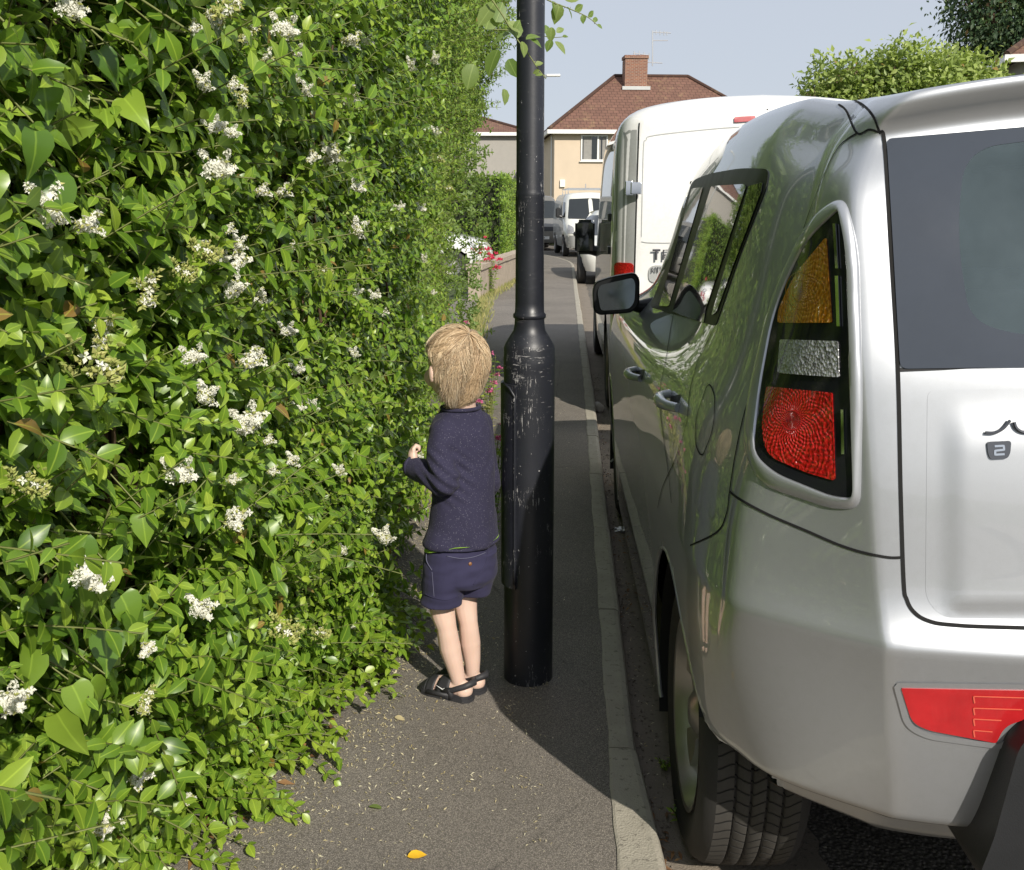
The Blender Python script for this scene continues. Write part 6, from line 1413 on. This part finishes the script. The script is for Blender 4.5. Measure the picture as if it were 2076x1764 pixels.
# forearms and hands
sh_l = cp(893, 872, 2.545); el_l = cp(902, 966, 2.50); wr_l = cp(838, 946, 2.585); sh_r = cp(974, 872, 2.63); el_r = cp(986, 985, 2.70); wr_r = cp(940, 945, 2.81)
limb(bm, [el_l, wr_l], [.026, .0185]); limb(bm, [el_r, wr_r], [.026, .0185])
def hand(bm, wr, d, up, s=1.0, curl=.9):
    d = d.normalized(); sd = d.cross(up).normalized(); up = sd.cross(d).normalized(); R4 = Matrix((sd, d, up)).transposed().to_4x4()
    pc = wr + d * .024 * s; ball(bm, pc, .021 * s, (.95, 1.15, .62), R4); ball(bm, wr + d * .004, .0185 * s)
    for i, (o_, L) in enumerate(((-.0145, .034), (-.005, .039), (.005, .037), (.0140, .029))):
        a = pc + d * .020 * s + sd * o_ * s; b = a + (d * math.cos(curl * .5) - up * math.sin(curl * .5)) * L * .42 * s; c = b + (d * math.cos(curl * 1.5) - up * math.sin(curl * 1.5)) * L * .33 * s; e = c + (d * math.cos(curl * 2.3) - up * math.sin(curl * 2.3)) * L * .25 * s
        tube(bm, [a - d * .008, a, b, c, e], [.0062 * s, .0060 * s, .0056 * s, .0052 * s, .0040 * s], 8); ball(bm, e, .0041 * s)
    a = pc - sd * .014 * s - d * .006 * s; b = a - sd * .012 * s + d * .010 * s - up * .004 * s; c = b + d * .014 * s - sd * .001 * s - up * .008 * s; tube(bm, [a, b, c], [.0078 * s, .0066 * s, .0050 * s], 8); ball(bm, c, .0050 * s)
hand(bm, wr_l, Vector((-.10, .35, .93)), Vector((-.9, -.35, .1)), 1.05, 1.4); hand(bm, wr_r, Vector((-.75, .5, .3)), UP, .95, .7)
skin = remeshed('body', bm, M['skin'], child, .0028, 4)
# eyes and mouth on the face
for s in (1, -1):
    bm = bmesh.new(); ball(bm, hc + FACE * .083 + LEFT * .029 * s - UP * .006, .0095); obj('eye', bm, M['markwhite'], child, smooth=True)
# jumper
bm = bmesh.new(); tor = []
for (px, py, Y, a, b) in ((934, 824, 2.588, .048, .044), (934, 833, 2.588, .058, .050), (933, 848, 2.588, .076, .060), (933, 868, 2.588, .090, .068), (936, 890, 2.588, .090, .070), (941, 950, 2.588, .086, .070), (940, 1010, 2.586, .092, .074), (938, 1060, 2.584, .104, .081), (936, 1090, 2.582, .113, .087), (936, 1097, 2.582, .112, .086)):
    tor.append((cp(px, py, Y), a, b, LEFT, FACE))
rings_loft(bm, tor, 32)
limb(bm, [sh_l + Vector((.016, 0, -.004)), sh_l.lerp(el_l, .5) + Vector((-.006, 0, -.004)), el_l + Vector((.002, -.004, -.014)), el_l.lerp(wr_l, .55) + Vector((0, 0, -.006)), wr_l + Vector((0, 0, -.004))], [.043, .038, .036, .034, .0295], 18)
limb(bm, [sh_r + Vector((-.01, 0, .012)), sh_r.lerp(el_r, .5), el_r, wr_r], [.045, .037, .035, .026], 18)
ex = el_l.copy()
def folds(c):
    v = c - ex; d = v.length; f = 0
    if d < .10: f += .0045 * (1 - d / .10) * math.sin(v.z * 190 + v.x * 150 + 1.0)
    q = c.dot(Vector((.8, .6, 0))); f += .0030 * math.sin(c.z * 26 + q * 34) * max(0, min(1, (.80 - c.z) / .35)) + .0032 * noise.noise(c * 13) + .0022 * noise.noise(c * 32)
    f += .004 * math.sin(q * 46 + .7) * max(0, min(1, (.62 - c.z) / .16)); return f
jm = remeshed('jumper', bm, M['jumper'], child, .0034, 4, folds)
bm = bmesh.new(); tube(bm, [tor[1][0] + UP * .010 + LEFT * .052 * math.cos(q) + FACE * .047 * math.sin(q) for q in np.linspace(0, 6.4, 40)], .0055, 8, False); obj('neck_band', bm, M['jumper'], jm, smooth=True)
hemc = cp(936, 1092, 2.582); bm = bmesh.new(); tube(bm, [hemc + LEFT * .1085 * math.cos(q) + FACE * .0835 * math.sin(q) - UP * (.004 + .002 * math.sin(q * 3)) for q in np.linspace(0, 6.283, 70)], .0042, 8, False); obj('hem_band', bm, M['jumper'], jm, smooth=True)
dcu = (wr_l - el_l).normalized(); uu = dcu.orthogonal().normalized(); vv = dcu.cross(uu); bm = bmesh.new(); tube(bm, [wr_l + dcu * .003 + (uu * math.cos(q) + vv * math.sin(q)) * .0255 for q in np.linspace(0, 6.283, 28)], .0055, 8, False); obj('cuff_band', bm, M['jumper'], jm, smooth=True)
# lime T-shirt edge under the hem
bm = bmesh.new(); k = 46; r0 = [bm.verts.new(hemc + LEFT * .101 * math.cos(q) + FACE * .077 * math.sin(q) + UP * .004) for q in np.linspace(0, 6.283, k, endpoint=False)]
r1 = [bm.verts.new(hemc + LEFT * .109 * math.cos(q) + FACE * .086 * math.sin(q) - UP * (-.004 + .031 * max(0, math.cos(q - .62)) ** 1.2)) for q in np.linspace(0, 6.283, k, endpoint=False)]
for j in range(k): bm.faces.new((r0[j], r0[(j + 1) % k], r1[(j + 1) % k], r1[j]))
obj('t_shirt', bm, M['green_tee'], child, smooth=True)
# shorts
bm = bmesh.new(); sr = []
for (px, py, Y, a, b) in ((934, 1085, 2.582, .096, .077), (934, 1105, 2.582, .099, .080), (936, 1140, 2.580, .104, .083), (938, 1165, 2.58, .102, .082), (936, 1180, 2.58, .085, .072)): sr.append((cp(px, py, Y), a, b, LEFT, FACE))
rings_loft(bm, sr, 30)
def leg_loft(bm, pts):
    rings_loft(bm, [(cp(px, py, Y), a, b, LEFT, FACE) for px, py, Y, a, b in pts], 26)
leg_loft(bm, [(912, 1110, 2.56, .068, .074), (902, 1165, 2.550, .062, .068), (897, 1205, 2.548, .058, .062), (894, 1220, 2.548, .0585, .064)])
leg_loft(bm, [(962, 1110, 2.595, .062, .072), (962, 1160, 2.600, .058, .068), (957, 1190, 2.604, .054, .061), (955, 1200, 2.604, .053, .060)])
def sfold(c):
    q = c.dot(Vector((.8, .6, 0))); return .0030 * noise.noise(c * 18) + .0035 * noise.noise(Vector((q * 22, c.y * 16, c.z * 48))) + .0028 * math.sin(c.z * 95 + q * 60) * max(0, min(1, (.40 - c.z) / .08)) * (.5 + .5 * noise.noise(c * 9))
sh = remeshed('shorts', bm, M['shorts'], child, .0034, 7, sfold)
sb = BVHTree.FromObject(sh, bpy.context.evaluated_depsgraph_get()) if False else BVHTree.FromPolygons([v.co[:] for v in sh.data.vertices], [p.vertices[:] for p in sh.data.polygons])
def sh_hit(px, py):
    d = ray(px, py).normalized(); h, n, i, t = sb.ray_cast(CC - CH0, d); return (h, n if n.dot(d) < 0 else -n) if h is not None else (None, None)
def stitch(name, pts, wd, mat, off=.0012, r=None):
    hn = [sh_hit(p.x, p.y) for p in smooth_line([Vector(p) for p in pts], 6)]; hn = [x for x in hn if x[0] is not None]; bm = bmesh.new(); tube(bm, [h + n * off for h, n in hn], wd, 6); obj(name, bm, mat, sh, smooth=True)
stitch('pocket_seam', [(961 - 0, 1179 - 37), (930, 1142), (893, 1138)][::-1] if False else [(906, 1128), (935, 1132), (960, 1129), (984, 1120)], .0012, M['stitch']); stitch('pocket_seam', [(872, 1104), (866, 1118), (866, 1138), (876, 1156)], .0014, M['stitch'])
stitch('leg_hem', [(862, 1204), (880, 1212), (905, 1216), (930, 1208)], .0012, M['shorts']); stitch('side_seam', [(990, 1112), (985, 1140), (972, 1165), (960, 1185)], .0012, M['shorts'], .0005); stitch('side_seam', [(876, 1160), (878, 1185), (880, 1210)], .001, M['stitch'], .0004)
h, n = sh_hit(953, 1143); bm = bmesh.new(); lathe(bm, [(.0001, .003), (.0045, .003), (.0052, .0015), (.0045, 0), (.0001, 0)], n=16); T = Matrix.Translation(h) @ n.to_track_quat('Z', 'Y').to_matrix().to_4x4(); bmesh.ops.transform(bm, matrix=T, verts=bm.verts); obj('button', bm, M['button'], sh, smooth=True)
# hair: a cap on the skull and thousands of locks flowing from the crown to the nape
bm = bmesh.new(); crown = (hc + LEFT * -.012 - FACE * .040 + UP * .080); ax = (crown - (hc + UP * .006)).normalized()
e1 = (FACE - ax * FACE.dot(ax)).normalized(); e2 = ax.cross(e1); hcc = hc + UP * .006
def skull(th, ph, off):
    d = ax * math.cos(th) + (e1 * math.cos(ph) + e2 * math.sin(ph)) * math.sin(th); loc = Vector((d.dot(LEFT), d.dot(FACE), d.z)); k = 1 / math.sqrt((loc.x / .93) ** 2 + (loc.y / 1.08) ** 2 + (loc.z / 1.08) ** 2)
    return hcc + d * (.079 * k + off), d
def thmax(ph):      # how far hair reaches from the crown: short fringe in front, above the ears, long at the nape
    c = math.cos(ph); back = max(0, -c); side = abs(math.sin(ph)) ; return 1.40 + (.25 if c > 0 else 0) * c + 1.22 * max(0, (back - .22) / .78) ** .62
nph, nth = 48, 16; R = []
for i in range(nth): R.append([bm.verts.new(skull(.02 + (thmax(2 * math.pi * j / nph) + .02) * i / (nth - 1), 2 * math.pi * j / nph, .0035)[0]) for j in range(nph)])
for a, b in zip(R, R[1:]):
    for j in range(nph): bm.faces.new((a[j], a[(j + 1) % nph], b[(j + 1) % nph], b[j]))
bm.faces.new(R[0][::-1]); capm = obj('hair_base', bm, M['hair'], child, smooth=True)
r = np.random.default_rng(17); V, F, RN = [], [], []; off = 0; NS = 9
clump = [(r.uniform(0, 6.283), r.uniform(-.30, .30), r.uniform(-.004, .009), r.uniform(-.4, .5)) for _ in range(90)]
for s in range(9500):
    cl_ = clump[r.integers(90)]; ph = cl_[0] + r.normal(0, .07); tm = thmax(ph); t0 = tm * r.random() ** .75 * .85; L = r.uniform(.5, 1.0) * .95; t1 = min(t0 + L, tm + r.uniform(-.05, .16) + cl_[3] * .25)
    if t1 - t0 < .12: t0 = max(0.02, t1 - .35)
    lift = .004 + .0045 * r.random() + max(0, cl_[2]); rn = np.clip(.48 + cl_[1] * .9 + r.normal(0, .17), 0, 1); pts = []
    wv = r.uniform(0, 6.28); wa = r.uniform(.02, .09)
    for k in range(NS):
        u = k / (NS - 1); th = t0 + (t1 - t0) * u; p, d = skull(th, ph + cl_[1] * u * u * 1.4 + wa * math.sin(u * 3 + wv), lift * (.45 + .55 * math.sin(min(1, u * 1.3) * math.pi * .5)) - .004 * max(0, u - .75) * 4)
        if th > 1.6: p = p + (Vector((0, 0, -1)) * .030 + d * .004 + FACE * -.006) * (th - 1.6)
        pts.append(p)
    w0 = r.uniform(.0005, .0011)
    for k, p in enumerate(pts):
        t = (pts[min(k + 1, NS - 1)] - pts[max(k - 1, 0)]).normalized(); nrm = (p - hcc).normalized(); sd_ = t.cross(nrm).normalized(); ww = w0 * (1 - .75 * (k / (NS - 1)) ** 2)
        V += [p + sd_ * ww, p - sd_ * ww, p + nrm * ww * 1.2]; RN += [min(1, rn + .22 * (k / NS) - .12)] * 3
    for k in range(NS - 1):
        for j in range(3): F.append((off + 3 * k + j, off + 3 * k + (j + 1) % 3, off + 3 * k + 3 + (j + 1) % 3, off + 3 * k + 3 + j))
    off += 3 * NS
me = np_mesh('hair', np.array([tuple(v) for v in V]), [np.array(F)], np.array(RN)); link('hair', me, M['hair'], child)
at = capm.data.attributes.new('rnd', 'FLOAT', 'POINT'); at.data.foreach_set('value', np.full(len(capm.data.vertices), .3, dtype=np.float32))
# sandals
def sandal(ank, fd, tick):
    sd_ = UP.cross(fd); root = empty('sandal', (0, 0, 0)); root.parent = child; base = Vector((ank.x, ank.y, 0)) - fd * .044
    def P(u, v, z): return base + fd * u + sd_ * v + UP * z
    outl = [(0.0, 0), (.004, .016), (.02, .027), (.05, .029), (.09, .033), (.13, .037), (.155, .032), (.168, .016), (.170, 0), (.166, -.018), (.150, -.033), (.12, -.037), (.08, -.031), (.045, -.028), (.02, -.026), (.004, -.016)]
    for nm, z0, z1, g_, m in (('sole', 0.001, .012, 1.0, 'sandal'), ('footbed', .012, .019, .96, 'sandal')):
        bm = bmesh.new(); o2 = [Vector(p) for p in outl]; cN = Vector((.085, 0)); pl = [cN + (p - cN) * g_ for p in o2]; A = [bm.verts.new(P(p.x, p.y, z0)) for p in pl]; B = [bm.verts.new(P(p.x, p.y, z1 + .004 * max(0, (p.x - .13) / .04))) for p in pl]; bm.faces.new(A[::-1]); bm.faces.new(B)
        for i in range(len(A)): bm.faces.new((A[i], A[(i + 1) % len(A)], B[(i + 1) % len(A)], B[i]))
        obj(nm, bm, M[m], root, bevel=.002)
    def strap(name, us, hgt, half, wd, flat=False, thick=.0025, mat='sandal'):
        """band over the foot between u0..u1"""
        bm = bmesh.new(); n = 14; g0 = []
        for u in np.linspace(us[0], us[1], 5):
            k = (u - us[0]) / (us[1] - us[0]); H_ = hgt[0] * (1 - k) + hgt[1] * k; hw = half[0] * (1 - k) + half[1] * k
            g0.append([(math.cos(q), math.sin(q), u, H_, hw) for q in np.linspace(0, math.pi, n)])
        for lay, dd_ in ((0, 0), (1, thick)):
            pass
        out = [[bm.verts.new(P(u, c * (hw + thick), .010 + s * (H_ + thick))) for c, s, u, H_, hw in row] for row in g0]; inn = [[bm.verts.new(P(u, c * hw, .010 + s * H_)) for c, s, u, H_, hw in row] for row in g0]
        for i in range(4):
            for j in range(n - 1): bm.faces.new((out[i][j], out[i][j + 1], out[i + 1][j + 1], out[i + 1][j])); bm.faces.new((inn[i][j], inn[i + 1][j], inn[i + 1][j + 1], inn[i][j + 1]))
        for j in range(n - 1): bm.faces.new((out[0][j], inn[0][j], inn[0][j + 1], out[0][j + 1])); bm.faces.new((out[4][j], out[4][j + 1], inn[4][j + 1], inn[4][j]))
        obj(name, bm, M[mat], root, smooth=True)
    strap('toe_cap', (.140, .171), (.034, .008), (.035, .019), 0); strap('toe_band', (.112, .140), (.041, .034), (.0355, .035), 0)
    strap('instep_strap', (.062, .104), (.058, .043), (.0325, .0345), 0)
    bm = bmesh.new(); tube(bm, [P(.085, .030, .028), P(.05, .030, .036), P(.012, .024, .054), P(-.004, 0, .060), P(.012, -.024, .054), P(.05, -.030, .036), P(.085, -.030, .028)], [.007, .008, .009, .010, .009, .008, .007], 8); obj('heel_strap', bm, M['sandal'], root, smooth=True)
    bm = bmesh.new(); s = -1
    for sg in (1, -1): tube(bm, [P(.052, .029 * sg, .012), P(.056, .0305 * sg, .026), P(.060, .031 * sg, .038)], [.009, .008, .008], 8); tube(bm, [P(.06, .0315 * sg, .018), P(.13, .0365 * sg, .016)], [.006, .007], 8)
    obj('side_band', bm, M['sandal'], root, smooth=True)
    if tick: bm = bmesh.new(); pts = [P(.070, -.036, .042), P(.078, -.037, .037), P(.100, -.037, .045)] if False else [P(.072, .0365, .040), P(.078, .0375, .035), P(.098, .038, .043)]; tube(bm, pts, [.0007, .0018, .0005], 6); obj('swoosh_mark', bm, M['markwhite'], root)
    return root
sandal(anl, fdl, True); sandal(anr, fdr, False)

# ------------------------------------------------------------------ litter and small plants
r = np.random.default_rng(101)
def litter(n, fx, sz, seed):
    P = fx(n); a = r.uniform(0, 6.283, n); D = np.stack([np.cos(a), np.sin(a), r.normal(0, .12, n)], -1); N = unit(np.stack([r.normal(0, .25, n), r.normal(0, .25, n), np.ones(n)], -1)); return leaf_arrays(P, D, N, sz * r.uniform(.5, 1.4, n), 'low', .7)
def path_pts(n):
    Y = r.uniform(1.3, 4.4, n); e = hedge_x(Y, .02); x = e - .05 + np.abs(r.normal(0, .17, n)) + .05 * r.random(n); cx_ = r.normal(0, .05, n); return np.stack([np.minimum(x + cx_, .10), Y, np.full(n, .0045)], -1)
cc = [(r.uniform(-.60, -.05), r.uniform(1.7, 2.9)) for _ in range(26)]
def clus(n): k = r.integers(26, size=n); c = np.array(cc)[k]; return np.stack([c[:, 0] + r.normal(0, .025, n), c[:, 1] + r.normal(0, .04, n), np.full(n, .0045)], -1)
def wide(n): Y = r.uniform(1.3, 9, n) ** 1.0; return np.stack([r.uniform(-.85, .10, n), Y, np.full(n, .0045)], -1)
def gut(n): Y = r.uniform(2.2, 9, n); return np.stack([.20 + np.abs(r.normal(0, .05, n)), Y, np.full(n, -.092)], -1)
o = leaf_object('fallen_petals', [litter(4800, path_pts, .0105, 1), litter(420, clus, .009, 2), litter(1100, wide, .006, 3), litter(500, gut, .009, 4)], M['litter'], None); tag(o, kind='stuff')
def dl(n):
    Y = r.uniform(1.7, 3.2, n); e = hedge_x(Y, .02); return np.stack([e + r.uniform(-.25, .06, n), Y, np.full(n, .008) + .01 * r.random(n)], -1)
def dg_(n): return np.stack([.20 + np.abs(r.normal(0, .035, n)), r.choice([2.0, 2.05, 3.6, 4.2, 5.2, 6.2], n) + r.normal(0, .12, n), np.full(n, -.088)], -1)
o = leaf_object('dead_leaves', [litter(260, dl, .034, 5), litter(110, dg_, .022, 6)], M['brownleaf'], None); tag(o, kind='stuff')
bm = bmesh.new(); rr = random.Random(9)
for i in range(700):
    Y = rr.uniform(1.7, 9); x = .193 + abs(rr.gauss(0, .05)); s = rr.uniform(.0015, .005); bmesh.ops.create_icosphere(bm, subdivisions=1, radius=s, matrix=Matrix.Translation((x, Y, -.0945 + s * .4)) @ Matrix.Diagonal((1, rr.uniform(.7, 1.4), .7, 1)))
o = obj('gutter_grit', bm, M['gutter']); tag(o, kind='stuff')
def loose_leaf(name, px, py, size, mat, ang, label, z=.006, shape='fine', w_=1.0, curl=0):
    p = atz(px, py, 0); o = leaf_object(name, [leaf_arrays(np.array([[0, 0, 0.]]), np.array([[math.cos(ang), math.sin(ang), .12]]), np.array([[.1, -.15, 1.]]), np.array([size]), shape, w_)], mat, None); o.location = (p.x, p.y, z); tag(o, label, 'leaf'); return o
loose_leaf('fallen_leaf', 826, 1742, .042, M['yellowleaf'], .35, 'bright yellow fallen leaf alone on the tarmac at the bottom of the picture')
loose_leaf('fallen_leaf', 748, 1640, .036, M['bramble'], .1, 'pale green fallen leaf on the tarmac near the low hedge shoots')
loose_leaf('fallen_leaf', 416, 1722, .024, M['bramble'], .2, 'small green fallen leaf at the bottom edge under the hedge')
loose_leaf('fallen_leaf', 800, 1458, .03, M['litter'], -.2, 'cream coloured fallen leaf just in front of the sandals')
loose_leaf('fallen_leaf', 1040, 1270, .032, M['litter'], 2.6, 'dry beige fallen leaf between the child and the column foot')
bm = bmesh.new(); a, b = atz(768, 1278, .01), atz(818, 1208, .0); b = aty(818, 1208, 3.05); tube(bm, [(0, 0, 0), tuple((b - a) * .5 + Vector((.004, 0, .006))), tuple(b - a)], [.002, .0018, .001], 6); o = obj('twig', bm, simple('red_brown_twig', (.22, .10, .05), .7), smooth=True); o.location = a; tag(o, 'thin reddish twig sticking out of the hedge foot behind the child', 'twig')
# weed in the gutter beside the rear tyre
wp = atz(1382, 1665, -.095); flower_plant('gutter_weed', (wp.x, wp.y, -.095), .07, .045, 16, M['privet'], M['bud'], 'small green weed in the gutter against the kerb by the rear tyre', 'weed', 111, flowers=0, ls=.022, nl=5)
wp = atz(1350, 1560, -.095); flower_plant('gutter_weed', (wp.x, wp.y, -.095), .04, .03, 8, M['privet'], M['bud'], 'tiny weed sprouting in the gutter ahead of the larger one', 'weed', 112, flowers=0, ls=.015, nl=4)
p = atz(1218, 838, -.1); bm = bmesh.new(); lathe(bm, [(.001, 0), (.030, 0), (.034, .10), (.031, .10), (.027, .006), (.001, .006)], n=20, axis='Y'); o = obj('paper_cup', bm, M['can'], smooth=True); o.location = (p.x, p.y, -.064); o.rotation_euler = (0, 0, R_(15)); tag(o, 'grubby paper cup lying on its side in the gutter by the van', 'cup')
p = atz(1262, 1078, -.1); bm = bmesh.new(); bmesh.ops.create_icosphere(bm, subdivisions=3, radius=.035)
for v in bm.verts: v.co = Vector((v.co.x * 1.3, v.co.y * .8, max(-.006, v.co.z * .35))) * (1 + .5 * noise.noise(v.co * 60))
o = obj('crumpled_wrapper', bm, M['foil']); o.location = (p.x + .01, p.y, -.090); tag(o, 'crumpled silvery wrapper in the gutter beside the front tyre', 'litter')
